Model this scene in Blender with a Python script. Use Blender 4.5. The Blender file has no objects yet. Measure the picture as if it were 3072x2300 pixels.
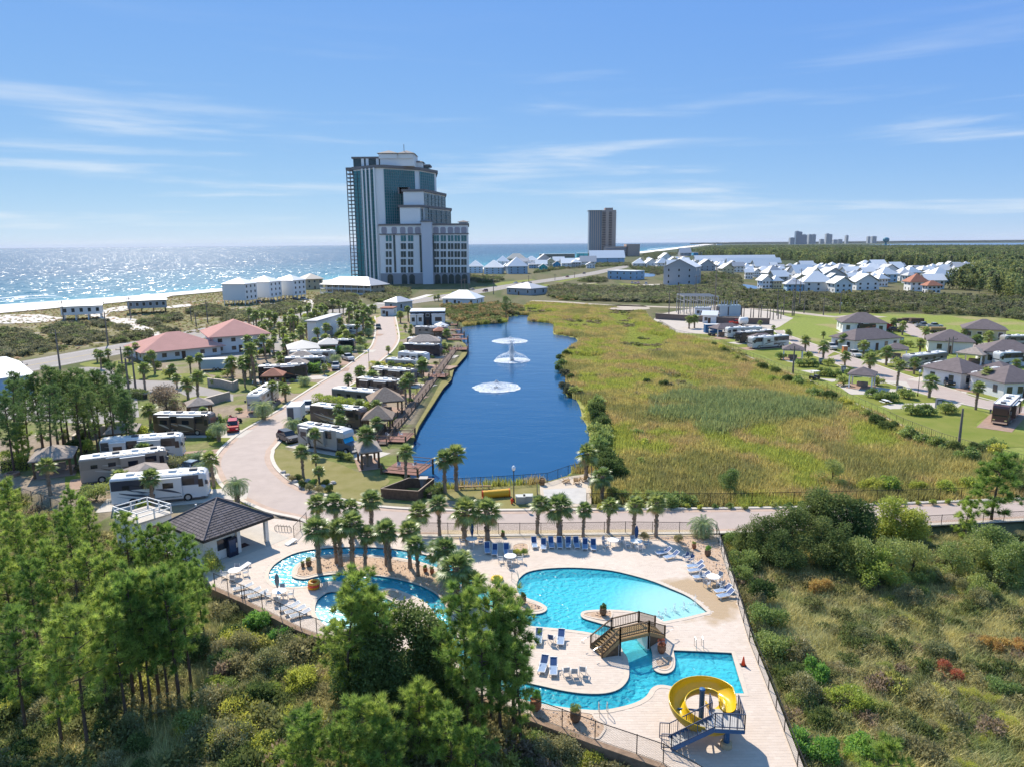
import bpy,math,random
import numpy as np
from mathutils import Vector,Matrix
from mathutils.geometry import tessellate_polygon

SC=bpy.context.scene
COL=SC.collection
R=math.radians

# ------------------------------------------------------------------ camera
FPX,CX,CY=2130.0,1536.0,1150.0          # focal length and centre in photo pixels
CAMH,PITCH,ROLL=31.0,R(11.13),R(-0.47)
cam_d=bpy.data.cameras.new('camera')
cam_d.sensor_width=36.0
cam_d.lens=36.0*FPX/3072.0
cam_d.clip_start=0.5
cam_d.clip_end=200000.0
cam=bpy.data.objects.new('camera',cam_d)
COL.objects.link(cam)
CAMR=Matrix.Rotation(math.pi/2-PITCH,3,'X') @ Matrix.Rotation(ROLL,3,'Z')
cam.matrix_world=Matrix.Translation((0,0,CAMH)) @ CAMR.to_4x4()
SC.camera=cam

# ------------------------------------------------------------------ sky, sun, exposure
SUN_AZ,SUN_EL=R(-26.0),R(43.0)             # azimuth from +Y towards +X
w=bpy.data.worlds.new('World')
SC.world=w
w.use_nodes=True
nt=w.node_tree
nt.nodes.clear()
N=nt.nodes.new
sky=N('ShaderNodeTexSky')
sky.sky_type='NISHITA'
sky.sun_disc=False
sky.sun_elevation=SUN_EL
sky.sun_rotation=SUN_AZ
sky.air_density=0.5
sky.dust_density=0.0
sky.ozone_density=6.0
tc=N('ShaderNodeTexCoord')
sep=N('ShaderNodeSeparateXYZ')
nt.links.new(tc.outputs['Generated'],sep.inputs[0])
def wmath(op,a,b=None):
    n=N('ShaderNodeMath');n.operation=op
    for i,v in enumerate((a,b)):
        if v is None:continue
        if isinstance(v,(int,float)):n.inputs[i].default_value=v
        else:nt.links.new(v,n.inputs[i])
    return n.outputs[0]
az=wmath('ARCTAN2',sep.outputs[0],sep.outputs[1])
cmb=N('ShaderNodeCombineXYZ')
nt.links.new(wmath('MULTIPLY',az,2.6),cmb.inputs[0])
nt.links.new(wmath('MULTIPLY',sep.outputs[2],34.0),cmb.inputs[1])
cmb.inputs[2].default_value=14.3
n1=N('ShaderNodeTexNoise');n1.inputs['Scale'].default_value=1.0
n1.inputs['Detail'].default_value=7.0;n1.inputs['Roughness'].default_value=0.55
n1.inputs['Distortion'].default_value=0.25
nt.links.new(cmb.outputs[0],n1.inputs['Vector'])
rmp=N('ShaderNodeMapRange');rmp.interpolation_type='SMOOTHSTEP'
rmp.inputs['From Min'].default_value=0.505;rmp.inputs['From Max'].default_value=0.80
nt.links.new(n1.outputs['Fac'],rmp.inputs['Value'])
fade=N('ShaderNodeMapRange');fade.interpolation_type='SMOOTHSTEP'
fade.inputs['From Min'].default_value=0.30;fade.inputs['From Max'].default_value=0.03
nt.links.new(sep.outputs[2],fade.inputs['Value'])
fac=wmath('MULTIPLY',wmath('MULTIPLY',rmp.outputs[0],fade.outputs[0]),0.85)
mixc=N('ShaderNodeMix');mixc.data_type='RGBA'
nt.links.new(fac,mixc.inputs[0])
def wscale(c,k):
    n=N('ShaderNodeVectorMath');n.operation='SCALE';n.inputs['Scale'].default_value=k;nt.links.new(c,n.inputs[0]);return n.outputs[0]
SKS=0.105
spc=N('ShaderNodeSeparateColor');cbc=N('ShaderNodeCombineColor')
nt.links.new(sky.outputs[0],spc.inputs[0])
for i_,(top_,ref_,ex_) in enumerate(((.415,.58,.67),(.505,.80,.45),(.585,.94,.07))):   # soften the physical sky's contrast, channel by channel
    nt.links.new(wmath('MAXIMUM',wmath('MULTIPLY',wmath('POWER',wmath('MULTIPLY',spc.outputs[i_],.085/ref_),ex_),top_/SKS),(.115,.25,.5)[i_]/SKS),cbc.inputs[i_])
nt.links.new(cbc.outputs[0],mixc.inputs[6])
mixc.inputs[7].default_value=(.56/SKS,.60/SKS,.63/SKS,1)
bg=N('ShaderNodeBackground');bg.inputs['Strength'].default_value=SKS
nt.links.new(mixc.outputs[2],bg.inputs['Color'])
wo=N('ShaderNodeOutputWorld')
nt.links.new(bg.outputs[0],wo.inputs['Surface'])

sun_d=bpy.data.lights.new('sun','SUN')
sun_d.energy=4.3
sun_d.angle=R(0.53)
sun_d.color=(1.0,0.92,0.80)
sun=bpy.data.objects.new('sun',sun_d)
COL.objects.link(sun)
SUNV=Vector((math.sin(SUN_AZ)*math.cos(SUN_EL),math.cos(SUN_AZ)*math.cos(SUN_EL),math.sin(SUN_EL)))
sun.rotation_euler=(-SUNV).to_track_quat('-Z','Y').to_euler()

SC.view_settings.view_transform='Standard'
SC.view_settings.look='None'
SC.view_settings.gamma=1.0
SC.view_settings.exposure=0.66
SC.view_settings.use_curve_mapping=False
SC.render.engine='CYCLES'
SC.cycles.max_bounces=6
SC.cycles.diffuse_bounces=3
SC.cycles.glossy_bounces=3
SC.cycles.transmission_bounces=4
SC.cycles.transparent_max_bounces=16
SC.cycles.sample_clamp_indirect=6.0
SC.cycles.use_denoising=True
SC.cycles.denoiser='OPENIMAGEDENOISE'
SC.cycles.denoising_input_passes='RGB_ALBEDO_NORMAL'
SC.cycles.denoising_prefilter='ACCURATE'
SC.cycles.denoising_quality='HIGH'

# ------------------------------------------------------------------ photo pixel -> place
ZM={  # reading frames: offset and scale of the enlarged crops in which the positions were read
 'W':(0,0,1.38879),'A':(1000,400,.3020),'B':(0,700,.36232),'C':(700,850,.33207),'D':(200,1150,.33207),
 'E':(1300,600,.36166),'F':(2000,650,.48463),'G':(1900,880,.52984),'H':(800,1400,.63291),
 'I':(1500,1500,.48309),'J':(0,1300,.60403),'K':(700,1650,.45208),'L':(2100,1350,.57379),
 'M':(800,1150,.31646),'N':(1200,900,.40687),'P':(1900,1900,.24155),'Q':(600,800,.27174),
 'R':(1100,850,.18116),'S':(2300,900,.34901),'T':(1900,880,.27125),'V':(2200,750,.35262),
 'X':(1380,720,.37975),'Y':(0,1000,.31646),'Z':(1700,1750,.21137),'s':(0,0,1.0)}
def ray(z,x,y):
    x0,y0,s=ZM[z]
    return CAMR @ Vector((((x0+x*s)-CX)/FPX,-((y0+y*s)-CY)/FPX,-1.0))
def U(z,x,y,h=0.0):
    d=ray(z,x,y)
    t=(h-CAMH)/min(d.z,-1e-4)
    return Vector((d.x*t,d.y*t,h))
def zat(z,x,y,base):
    d=ray(z,x,y)
    return CAMH+d.z*(base.y/d.y)
def SX(p):                                       # photo x of a place, used only to order things from left to right
    c=CAMR.transposed() @ (Vector(p)-Vector((0,0,CAMH)))
    return CX+FPX*c.x/-c.z
def Ul(pts,h=0.0):
    out=[];z='s'
    for p in pts:
        if isinstance(p,str):z=p
        else:out.append(U(z,p[0],p[1],h))
    return out
def sm(pts,n=4,closed=True):
    P=[Vector(p) for p in pts];L=len(P);out=[]
    for i in range(L if closed else L-1):
        if closed:a,b,c,d=P[i-1],P[i],P[(i+1) % L],P[(i+2) % L]
        else:a,b,c,d=P[max(i-1,0)],P[i],P[i+1],P[min(i+2,L-1)]
        for k in range(n):
            t=k/n
            out.append(0.5*((2*b)+(c-a)*t+(2*a-5*b+4*c-d)*t*t+(3*b-a-3*c+d)*t ** 3))
    if not closed:out.append(P[-1])
    return out
def sdist(X,Y,poly):
    """signed distance (negative inside) of points to a polygon"""
    P=np.array([(p[0],p[1]) for p in poly]);Q=np.roll(P,-1,0)
    ins=np.zeros(X.shape,bool);d2=np.full(X.shape,1e18)
    for (x1,y1),(x2,y2) in zip(P,Q):
        dx,dy=x2-x1,y2-y1
        L2=dx*dx+dy*dy+1e-12
        t=np.clip(((X-x1)*dx+(Y-y1)*dy)/L2,0,1)
        d2=np.minimum(d2,(X-x1-t*dx) ** 2+(Y-y1-t*dy) ** 2)
        if abs(dy) > 1e-9:
            ins ^= ((y1 > Y) != (y2 > Y)) & (X < dx*(Y-y1)/dy+x1)
    return np.where(ins,-1,1)*np.sqrt(d2)
def inside(p,poly):
    return sdist(np.array([p[0]]),np.array([p[1]]),poly)[0] < 0

# ------------------------------------------------------------------ materials
MATS={}
def mat(name,col=(.5,.5,.5),rough=.7,metal=0.,spec=.35,var=0.,vscale=1.0,col2=None,bump=0.,bscale=20.,objvar=0.,coord='Object',detail=4.0,trans=0.):
    if name in MATS:return MATS[name]
    m=bpy.data.materials.new(name);m.use_nodes=True
    t=m.node_tree;b=t.nodes['Principled BSDF']
    b.inputs['Roughness'].default_value=rough
    b.inputs['Metallic'].default_value=metal
    b.inputs['Specular IOR Level'].default_value=spec
    b.inputs['Base Color'].default_value=(*col,1)
    co=t.nodes.new('ShaderNodeTexCoord')
    src=None
    if var or col2:
        n=t.nodes.new('ShaderNodeTexNoise');n.inputs['Scale'].default_value=vscale;n.inputs['Detail'].default_value=detail
        n.inputs['Roughness'].default_value=.6
        t.links.new(co.outputs[coord],n.inputs['Vector'])
        mr=t.nodes.new('ShaderNodeMapRange');mr.inputs['From Min'].default_value=.3;mr.inputs['From Max'].default_value=.7
        t.links.new(n.outputs['Fac'],mr.inputs['Value'])
        mx=t.nodes.new('ShaderNodeMix');mx.data_type='RGBA'
        t.links.new(mr.outputs[0],mx.inputs[0])
        c2=col2 or tuple(c*(1+var) for c in col)
        c1=col if col2 else tuple(c*(1-var) for c in col)
        mx.inputs[6].default_value=(*c1,1);mx.inputs[7].default_value=(*c2,1)
        src=mx.outputs[2]
    if objvar:
        oi=t.nodes.new('ShaderNodeObjectInfo')
        hs=t.nodes.new('ShaderNodeHueSaturation')
        mr2=t.nodes.new('ShaderNodeMapRange');mr2.inputs['To Min'].default_value=1-objvar;mr2.inputs['To Max'].default_value=1+objvar
        t.links.new(oi.outputs['Random'],mr2.inputs['Value']);t.links.new(mr2.outputs[0],hs.inputs['Value'])
        if src:t.links.new(src,hs.inputs['Color'])
        else:hs.inputs['Color'].default_value=(*col,1)
        src=hs.outputs[0]
    if src:t.links.new(src,b.inputs['Base Color'])
    if bump:
        n=t.nodes.new('ShaderNodeTexNoise');n.inputs['Scale'].default_value=bscale;n.inputs['Detail'].default_value=3
        t.links.new(co.outputs[coord],n.inputs['Vector'])
        bp=t.nodes.new('ShaderNodeBump');bp.inputs['Strength'].default_value=bump;bp.inputs['Distance'].default_value=.05
        t.links.new(n.outputs['Fac'],bp.inputs['Height']);t.links.new(bp.outputs[0],b.inputs['Normal'])
    MATS[name]=m
    return m
def foliage(name,dark,light,trans=.45,hue=.03,val=.25,gloss=.06):
    """leaf material: colour runs from dark to light by the per-leaf 'tint' attribute, plants vary among themselves"""
    if name in MATS:return MATS[name]
    m=bpy.data.materials.new(name);m.use_nodes=True
    t=m.node_tree;t.nodes.clear();N=t.nodes.new;K=t.links.new
    at=N('ShaderNodeAttribute');at.attribute_name='tint'
    mx=N('ShaderNodeMix');mx.data_type='RGBA'
    mx.inputs[6].default_value=(*[min(.6,c*3.1) for c in dark],1);mx.inputs[7].default_value=(*[min(.75,c*2.8) for c in light],1)
    K(at.outputs['Fac'],mx.inputs[0])
    oi=N('ShaderNodeObjectInfo');hs=N('ShaderNodeHueSaturation')
    a=N('ShaderNodeMapRange');a.inputs['To Min'].default_value=1-val;a.inputs['To Max'].default_value=1+val
    h=N('ShaderNodeMapRange');h.inputs['To Min'].default_value=.5+hue;h.inputs['To Max'].default_value=.5-hue
    K(oi.outputs['Random'],a.inputs['Value']);K(oi.outputs['Random'],h.inputs['Value'])
    K(a.outputs[0],hs.inputs['Value']);K(h.outputs[0],hs.inputs['Hue']);K(mx.outputs[2],hs.inputs['Color'])
    d=N('ShaderNodeBsdfDiffuse');tr=N('ShaderNodeBsdfTranslucent');ms=N('ShaderNodeMixShader');ms.inputs[0].default_value=trans+.12
    K(hs.outputs[0],d.inputs[0]);K(hs.outputs[0],tr.inputs[0]);K(d.outputs[0],ms.inputs[1]);K(tr.outputs[0],ms.inputs[2])
    g=N('ShaderNodeBsdfGlossy');g.inputs['Roughness'].default_value=.45;g.inputs[0].default_value=(1,1,1,1)
    m2=N('ShaderNodeMixShader');m2.inputs[0].default_value=gloss*.5
    K(ms.outputs[0],m2.inputs[1]);K(g.outputs[0],m2.inputs[2])
    o=N('ShaderNodeOutputMaterial');K(m2.outputs[0],o.inputs[0])
    MATS[name]=m
    return m

# ------------------------------------------------------------------ mesh building
class MB:
    def __init__(s):s.v=[];s.f=[]
    def add(s,vs,fs):
        o=len(s.v);s.v += [tuple(v) for v in vs];s.f += [tuple(i+o for i in f) for f in fs];return s
    def box(s,c,d,rz=0.,m=None):
        x,y,z=d[0]/2,d[1]/2,d[2]/2;ca,sa=math.cos(rz),math.sin(rz)
        vs=[]
        for dz in (-z,z):
            for dx,dy in ((-x,-y),(x,-y),(x,y),(-x,y)):
                vs.append((c[0]+dx*ca-dy*sa,c[1]+dx*sa+dy*ca,c[2]+dz))
        return s.add(vs,[(3,2,1,0),(4,5,6,7),(0,1,5,4),(1,2,6,5),(2,3,7,6),(3,0,4,7)])
    def bb(s,x0,x1,y0,y1,z0,z1):return s.box(((x0+x1)/2,(y0+y1)/2,(z0+z1)/2),(abs(x1-x0),abs(y1-y0),abs(z1-z0)))
    def beam(s,a,b,w,h=None):
        """square bar from a to b"""
        a,b=Vector(a),Vector(b);h=h or w;d=(b-a)
        if d.length < 1e-6:return s
        d.normalize();up=Vector((0,0,1)) if abs(d.z) < .95 else Vector((0,1,0))
        sd=d.cross(up).normalized()*w/2;u=sd.cross(d).normalized()*h/2
        vs=[p+q for p in (a,b) for q in (-sd-u,sd-u,sd+u,-sd+u)]
        return s.add(vs,[(3,2,1,0),(4,5,6,7),(0,1,5,4),(1,2,6,5),(2,3,7,6),(3,0,4,7)])
    def tube(s,pts,r,n=6,cap=True):
        pts=[Vector(p) for p in pts];L=len(pts)
        rs=r if isinstance(r,(list,tuple)) else [r]*L
        vs=[];fs=[];pu=None
        for i,p in enumerate(pts):
            d=(pts[min(i+1,L-1)]-pts[max(i-1,0)]).normalized()
            if pu is None:pu=Vector((0,0,1)) if abs(d.z) < .9 else Vector((1,0,0))
            sd=d.cross(pu).normalized();u=sd.cross(d).normalized();pu=u
            for k in range(n):
                a=2*math.pi*k/n
                vs.append(p+(sd*math.cos(a)+u*math.sin(a))*rs[i])
        for i in range(L-1):
            for k in range(n):
                fs.append((i*n+k,i*n+(k+1) % n,(i+1)*n+(k+1) % n,(i+1)*n+k))
        if cap:fs.append(tuple(range(n-1,-1,-1)));fs.append(tuple((L-1)*n+k for k in range(n)))
        return s.add(vs,fs)
    def lathe(s,prof,n=12,c=(0,0,0)):
        vs=[];fs=[];L=len(prof)
        for r,z in prof:
            for k in range(n):
                a=2*math.pi*k/n
                vs.append((c[0]+r*math.cos(a),c[1]+r*math.sin(a),c[2]+z))
        for i in range(L-1):
            for k in range(n):
                fs.append((i*n+k,i*n+(k+1) % n,(i+1)*n+(k+1) % n,(i+1)*n+k))
        fs.append(tuple(range(n-1,-1,-1)));fs.append(tuple((L-1)*n+k for k in range(n)))
        return s.add(vs,fs)
    def prism(s,poly,z0,z1,holes=()):
        loops=[[Vector((p[0],p[1],0)) for p in l] for l in (poly,*holes)]
        flat=[p for l in loops for p in l]
        tris=tessellate_polygon(loops);n=len(flat)
        vs=[(p.x,p.y,z1) for p in flat];fs=[]
        for a,b,c in tris:
            A,B,C_=flat[a],flat[b],flat[c]
            fs.append((a,b,c) if (B-A).cross(C_-A).z > 0 else (a,c,b))
        if z0 is not None:
            vs += [(p.x,p.y,z0) for p in flat];o=0
            for l in loops:
                m=len(l);ar=sum(l[i].x*l[(i+1) % m].y-l[(i+1) % m].x*l[i].y for i in range(m))
                outer=o == 0
                for i in range(m):
                    a,b=o+i,o+(i+1) % m
                    fs.append((a,b,b+n,a+n)[::-1] if (ar > 0) == outer else (a,b,b+n,a+n))
                o += m
        return s.add(vs,fs)
    def plate(s,poly3,thick):
        """planar polygon of 3d points, extruded down along its normal"""
        P=[Vector(p) for p in poly3];nn=(P[1]-P[0]).cross(P[2]-P[0]).normalized()
        if nn.z < 0:P.reverse();nn=-nn
        n=len(P);vs=P+[p-nn*thick for p in P]
        fs=[tuple(range(n)),tuple(range(2*n-1,n-1,-1))]+[(i,i+n,(i+1) % n+n,(i+1) % n) for i in range(n)]
        return s.add(vs,fs)
    def wall(s,a,b,h,t,z0=0.):
        """upright slab from a to b"""
        a,b=Vector((a[0],a[1],0)),Vector((b[0],b[1],0));d=b-a
        return s.box(((a.x+b.x)/2,(a.y+b.y)/2,z0+h/2),(d.length,t,h),math.atan2(d.y,d.x))

def mk(name,mb,m,parent=None,smooth=False,off=None):
    me=bpy.data.meshes.new(name)
    vs=mb.v if off is None else [(v[0]-off[0],v[1]-off[1],v[2]-off[2]) for v in mb.v]
    me.from_pydata(vs,[],mb.f)
    if m:me.materials.append(m)
    if smooth:me.shade_smooth()
    o=bpy.data.objects.new(name,me);COL.objects.link(o)
    if parent is not None:o.parent=parent
    return o
def npmesh(name,V,F,m,parent=None,tint=None,smooth=False,nside=3):
    """big mesh from arrays; F is (n, nside)"""
    me=bpy.data.meshes.new(name)
    V=np.asarray(V,np.float32);F=np.asarray(F,np.int32);k=F.shape[1]
    me.vertices.add(len(V));me.vertices.foreach_set('co',V.ravel())
    me.loops.add(F.size);me.loops.foreach_set('vertex_index',F.ravel())
    me.polygons.add(len(F));me.polygons.foreach_set('loop_start',np.arange(0,F.size,k,dtype=np.int32))
    me.polygons.foreach_set('loop_total',np.full(len(F),k,np.int32))
    me.update(calc_edges=True)
    if tint is not None:
        t=np.asarray(tint,np.float32)
        if t.ndim == 1:
            a=me.attributes.new('tint','FLOAT','POINT');a.data.foreach_set('value',t)
        else:
            a=me.attributes.new('tint','FLOAT_COLOR','POINT')
            a.data.foreach_set('color',np.concatenate([t,np.ones((len(t),1),np.float32)],1).ravel())
    if m:me.materials.append(m)
    (me.shade_smooth if smooth else me.shade_flat)()
    if parent == 'mesh':return me
    o=bpy.data.objects.new(name,me);COL.objects.link(o)
    if parent is not None:o.parent=parent
    return o
def place(name,me,parent=None,loc=(0,0,0),rz=0.,sc=1.):
    o=bpy.data.objects.new(name,me);COL.objects.link(o)
    if parent is not None:o.parent=parent
    o.location=loc;o.rotation_euler=(0,0,rz);o.scale=(sc,sc,sc) if not isinstance(sc,(tuple,list)) else sc
    return o
def tag(o,label,cat,group=None):
    o['label']=label;o['category']=cat
    if group:o['group']=group
    return o
def struct(o):o['kind']='structure';return o
def stuff(o):o['kind']='stuff';return o
def thing(name,label,cat,loc=(0,0,0),rz=0.,group=None):
    o=bpy.data.objects.new(name,None);COL.objects.link(o);o.empty_display_size=.2
    o.location=loc;o.rotation_euler=(0,0,rz)
    return tag(o,label,cat,group)
def dup(root,loc=None,rz=None,sc=None,label=None,group=None):
    r=root.copy();COL.objects.link(r)
    if loc is not None:r.location=loc
    if rz is not None:r.rotation_euler=(0,0,rz)
    if sc is not None:r.scale=(sc,sc,sc) if not isinstance(sc,(tuple,list)) else sc
    if label:r['label']=label
    if group:r['group']=group
    for ch in root.children:
        c=ch.copy();COL.objects.link(c);c.parent=r
        for g in ch.children:
            d=g.copy();COL.objects.link(d);d.parent=c
    return r
ORD=['first','second','third','fourth','fifth','sixth','seventh','eighth','ninth','tenth','eleventh','twelfth','thirteenth','fourteenth','fifteenth','sixteenth','seventeenth','eighteenth','nineteenth','twentieth']
TENS={2:'twenty',3:'thirty',4:'forty',5:'fifty',6:'sixty',7:'seventy',8:'eighty',9:'ninety'}
def ordw(i):
    if i < 20:return ORD[i]
    t,u=divmod(i+1,10)
    if t >= 10:return '%dth' % (i+1)
    return (TENS[t][:-1]+'ieth') if u == 0 else TENS[t]+'-'+ORD[u-1]
def order(objs,text,group=None):
    """labels that single things out by their place in a row: text has one %s for 'third from the left'"""
    objs=sorted(objs,key=lambda o:SX(o.location));n=len(objs)
    for i,o in enumerate(objs):
        w_='leftmost' if i == 0 else 'rightmost' if i == n-1 else (ordw(i)+' from the left' if i <= n // 2 else ordw(n-1-i)+' from the right')
        o['label']=text % w_
        if group:o['group']=group
rnd=random.Random(7)
# ------------------------------------------------------------------ outlines of the place (read off the photo, laid on the ground)
WET,LAKEZ,LOWZ=-0.8,-1.0,-1.6
DECK=Ul(['D',(1150,1500),(1560,1560),'D',(1640,1290),(1870,1215),'H',(190,262),(500,300),(700,318),(1000,322),(1300,318),(1700,312),(2090,318),
           'I',(1352,215),(1400,380),(1462,560),(1560,880),(1680,1180),(1780,1440),(1862,1656),'s',(2440,2400),(2150,2400),
           'I',(1000,1648),(840,1592),(580,1502),(180,1352),'K',(1700,1000),(1200,800),(800,650),(540,562),(430,520),(60,335),'J',(1190,825),(1055,765),(1010,690)])
LAKE=sm(Ul(['N',(90,1290),(100,1170),(100,1055),(130,960),(200,845),(280,740),(330,645),(390,560),(402,500),(480,430),(505,372),(480,330),(430,262),(432,210),(640,182),(800,165),(790,122),
              (940,118),(935,158),(1110,180),(1122,250),(1200,266),(1285,287),(1290,320),(1170,420),(1160,500),(1208,545),(1190,640),(1200,700),(1300,765),(1300,870),(1350,930),(1355,1050),(1340,1150),(1325,1205),
              (1255,1255),(1085,1335),(700,1368),(320,1385),(200,1380)],LAKEZ),4)
MARSH=Ul(['N',(800,112),'X',(560,490),(1100,518),(1450,560),'T',(200,300),(290,335),(470,445),(700,495),(1000,568),(1250,690),(1450,770),'S',(130,605),(370,688),(640,828),(900,946),(1170,1078),
            (1500,1210),(1750,1285),'s',(3000,1370),(3300,1430),(3400,1480),(3072,1490),(2754,1502),(2192,1514),(2100,1514),'N',(1420,1480),(1440,1285),(1300,1255),(1000,1345),(320,1392),(80,1300),(80,1050),(250,740),(380,500),(480,372),(420,205),(500,150)])
LOWN=Ul(['J',(-500,250),(60,300),(210,352),(420,420),(600,480),(860,570),(975,610),(1045,765),(1190,828),'K',(430,525),(540,568),(1200,805),'I',(180,1358),(580,1508),(1000,1650),'s',(2150,2420)])+[Vector((28,-80,0)),Vector((-320,-80,0)),Vector((-320,60,0))]
LOWE=Ul(['I',(1356,215),(1466,560),(1565,880),(1685,1180),(1785,1440),(1866,1656),'s',(2440,2420)])+[Vector((22,-80,0)),Vector((330,-80,0)),Vector((330,60,0))]+Ul(['s',(3600,1545),(3072,1574),(2760,1588),(2500,1600),(2300,1608)])
PARK=Ul(['B',(-300,1300),(700,1110),(1200,1000),'Q',(420,700),(900,640),'R',(0,480),(500,360),(800,400),(1300,560),(1450,800),(1560,980),(1250,1450),(1000,1656),'N',(60,1050),(80,1300),(320,1388),(1050,1350),(1420,1260),(1420,1490),'s',(1700,1530),(1500,1600),(1000,1600),'J',(860,560),(600,470),(420,415),(210,350),(60,295),(-400,250)])
PADS=Ul(['T',(230,300),(300,340),(480,450),(700,500),(1000,572),(1250,695),(1450,775),'S',(130,612),(370,695),(640,835),(900,955),(1170,1085),(1500,1215),(1750,1290),(2400,1500),(3000,1200),(3000,250),(2100,160),(1200,120),(300,120)])
DUNE=Ul(['B',(-600,700),(0,668),(600,612),(1000,577),(1400,532),(1880,484),(2208,450),'Q',(1100,250),'Q',(1350,300),(1150,470),(870,600),'B',(1500,850),(1250,865),(900,935),(600,968),(0,1075),(-600,1180)])
NEARW=PARK

def smooth01(a,b,x):
    t=np.clip((x-a)/(b-a),0,1)
    return t*t*(3-2*t)
def axis(core0,core1,step,lo,hi,g=1.13):
    a=list(np.arange(core0,core1+step,step));s=step;v=a[-1]
    while v < hi:s *= g;v += s;a.append(v)
    s=step;v=a[0];pre=[]
    while v > lo:s *= g;v -= s;pre.append(v)
    return np.array(pre[::-1]+a)
GX=axis(-170,200,1.7,-45000,60000);GY=axis(10,270,1.7,-900,60000)
def hash2(x,y):
    v=np.sin(x*12.9898+y*78.233)*43758.5453
    return v-np.floor(v)
def vnoise(x,y):
    xi,yi=np.floor(x),np.floor(y);xf,yf=x-xi,y-yi
    u,v=xf*xf*(3-2*xf),yf*yf*(3-2*yf)
    return (hash2(xi,yi)*(1-u)+hash2(xi+1,yi)*u)*(1-v)+(hash2(xi,yi+1)*(1-u)+hash2(xi+1,yi+1)*u)*v
def fbm(x,y,o=4):
    s=0;a=.5
    for i in range(o):s=s+a*vnoise(x+17.3*i,y-9.1*i);x,y,a=x*2.03,y*2.03,a*.5
    return s
def ground(X,Y):
    X=np.asarray(X,float);Y=np.asarray(Y,float)
    z=np.zeros(X.shape)+0.0
    m=smooth01(.6,-1.0,sdist(X,Y,MARSH));z=z*(1-m)+(WET+.25*(fbm(X/9,Y/9)-.5))*m
    for pl in (LOWN,LOWE):
        m=smooth01(1.2,-.6,sdist(X,Y,pl));z=z*(1-m)+(LOWZ+.5*(fbm(X/7,Y/7)-.5))*m
    m=smooth01(.5,-.5,sdist(X,Y,DECK));z=z*(1-m)+(-1.75)*m
    m=smooth01(.9,-1.6,sdist(X,Y,LAKE));z=z*(1-m)+(-2.6)*m
    return z
def gz(p):return float(ground(np.array([p[0]]),np.array([p[1]]))[0])
XX,YY=np.meshgrid(GX,GY)
ZZ=ground(XX,YY)
d=sdist(XX,YY,DUNE)
ZZ += smooth01(0,-25,d)*.5*(fbm(XX/14,YY/14)-.42)
# base colours of the ground
def paint(c,m,col):
    return c*(1-m[...,None])+np.array(col)*m[...,None]
Cg=np.zeros(XX.shape+(3,))+np.array((.115,.105,.055))
nz=fbm(XX/11,YY/11);nz2=fbm(XX/3.1+40,YY/3.1)
Cg=paint(Cg,smooth01(.45,.62,nz),(.07,.085,.03))
far=smooth01(600,900,YY)*smooth01(-100,300,XX-.1*YY)
Cg=paint(Cg,far,(.045,.06,.03))
m=smooth01(6,-6,d);Cg=paint(Cg,m,(.17,.15,.07))
Cg=paint(Cg,m*smooth01(.50,.66,nz),(.13,.135,.045))
Cg=paint(Cg,m*smooth01(.56,.72,nz2),(.30,.26,.21))
m=smooth01(1,-1,sdist(XX,YY,PARK));Cg=paint(Cg,m,(.235,.185,.135));Cg=paint(Cg,m*smooth01(.44,.56,nz),(.125,.145,.04));Cg=paint(Cg,m*.6*smooth01(.5,.65,nz2),(.20,.17,.085))
m=smooth01(1,-1,sdist(XX,YY,PADS));Cg=paint(Cg,m,(.175,.205,.045));Cg=paint(Cg,m*smooth01(.5,.7,nz),(.24,.21,.09))
m=smooth01(1,-2,sdist(XX,YY,MARSH));Cg=paint(Cg,m,(.25,.235,.08));Cg=paint(Cg,m*smooth01(.45,.6,nz),(.19,.21,.05))
for pl in (LOWN,LOWE):
    m=smooth01(1,-1,sdist(XX,YY,pl));Cg=paint(Cg,m,(.085,.075,.04));Cg=paint(Cg,m*smooth01(.45,.62,nz2),(.13,.12,.05))
V=np.stack([XX,YY,ZZ],-1).reshape(-1,3)
ny,nx=XX.shape
ii=np.arange(ny*nx).reshape(ny,nx)
Fq=np.stack([ii[:-1,:-1],ii[:-1,1:],ii[1:,1:],ii[1:,:-1]],-1).reshape(-1,4)
gm=bpy.data.materials.new('ground_mix');gm.use_nodes=True
t=gm.node_tree;b=t.nodes['Principled BSDF'];b.inputs['Roughness'].default_value=.95;b.inputs['Specular IOR Level'].default_value=.1
at=t.nodes.new('ShaderNodeAttribute');at.attribute_name='tint'
co=t.nodes.new('ShaderNodeTexCoord');n=t.nodes.new('ShaderNodeTexNoise');n.inputs['Scale'].default_value=1.1;n.inputs['Detail'].default_value=6;n.inputs['Roughness'].default_value=.7
t.links.new(co.outputs['Object'],n.inputs['Vector'])
mr=t.nodes.new('ShaderNodeMapRange');mr.inputs['From Min'].default_value=.3;mr.inputs['From Max'].default_value=.7;mr.inputs['To Min'].default_value=.9;mr.inputs['To Max'].default_value=1.6
t.links.new(n.outputs['Fac'],mr.inputs['Value'])
vm=t.nodes.new('ShaderNodeVectorMath');vm.operation='SCALE'
t.links.new(at.outputs['Color'],vm.inputs[0]);t.links.new(mr.outputs[0],vm.inputs['Scale']);t.links.new(vm.outputs[0],b.inputs['Base Color'])
bp=t.nodes.new('ShaderNodeBump');bp.inputs['Strength'].default_value=.5;bp.inputs['Distance'].default_value=.12
t.links.new(n.outputs['Fac'],bp.inputs['Height']);t.links.new(bp.outputs[0],b.inputs['Normal'])
struct(npmesh('ground',V,Fq,gm,tint=Cg.reshape(-1,3),smooth=True))

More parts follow.
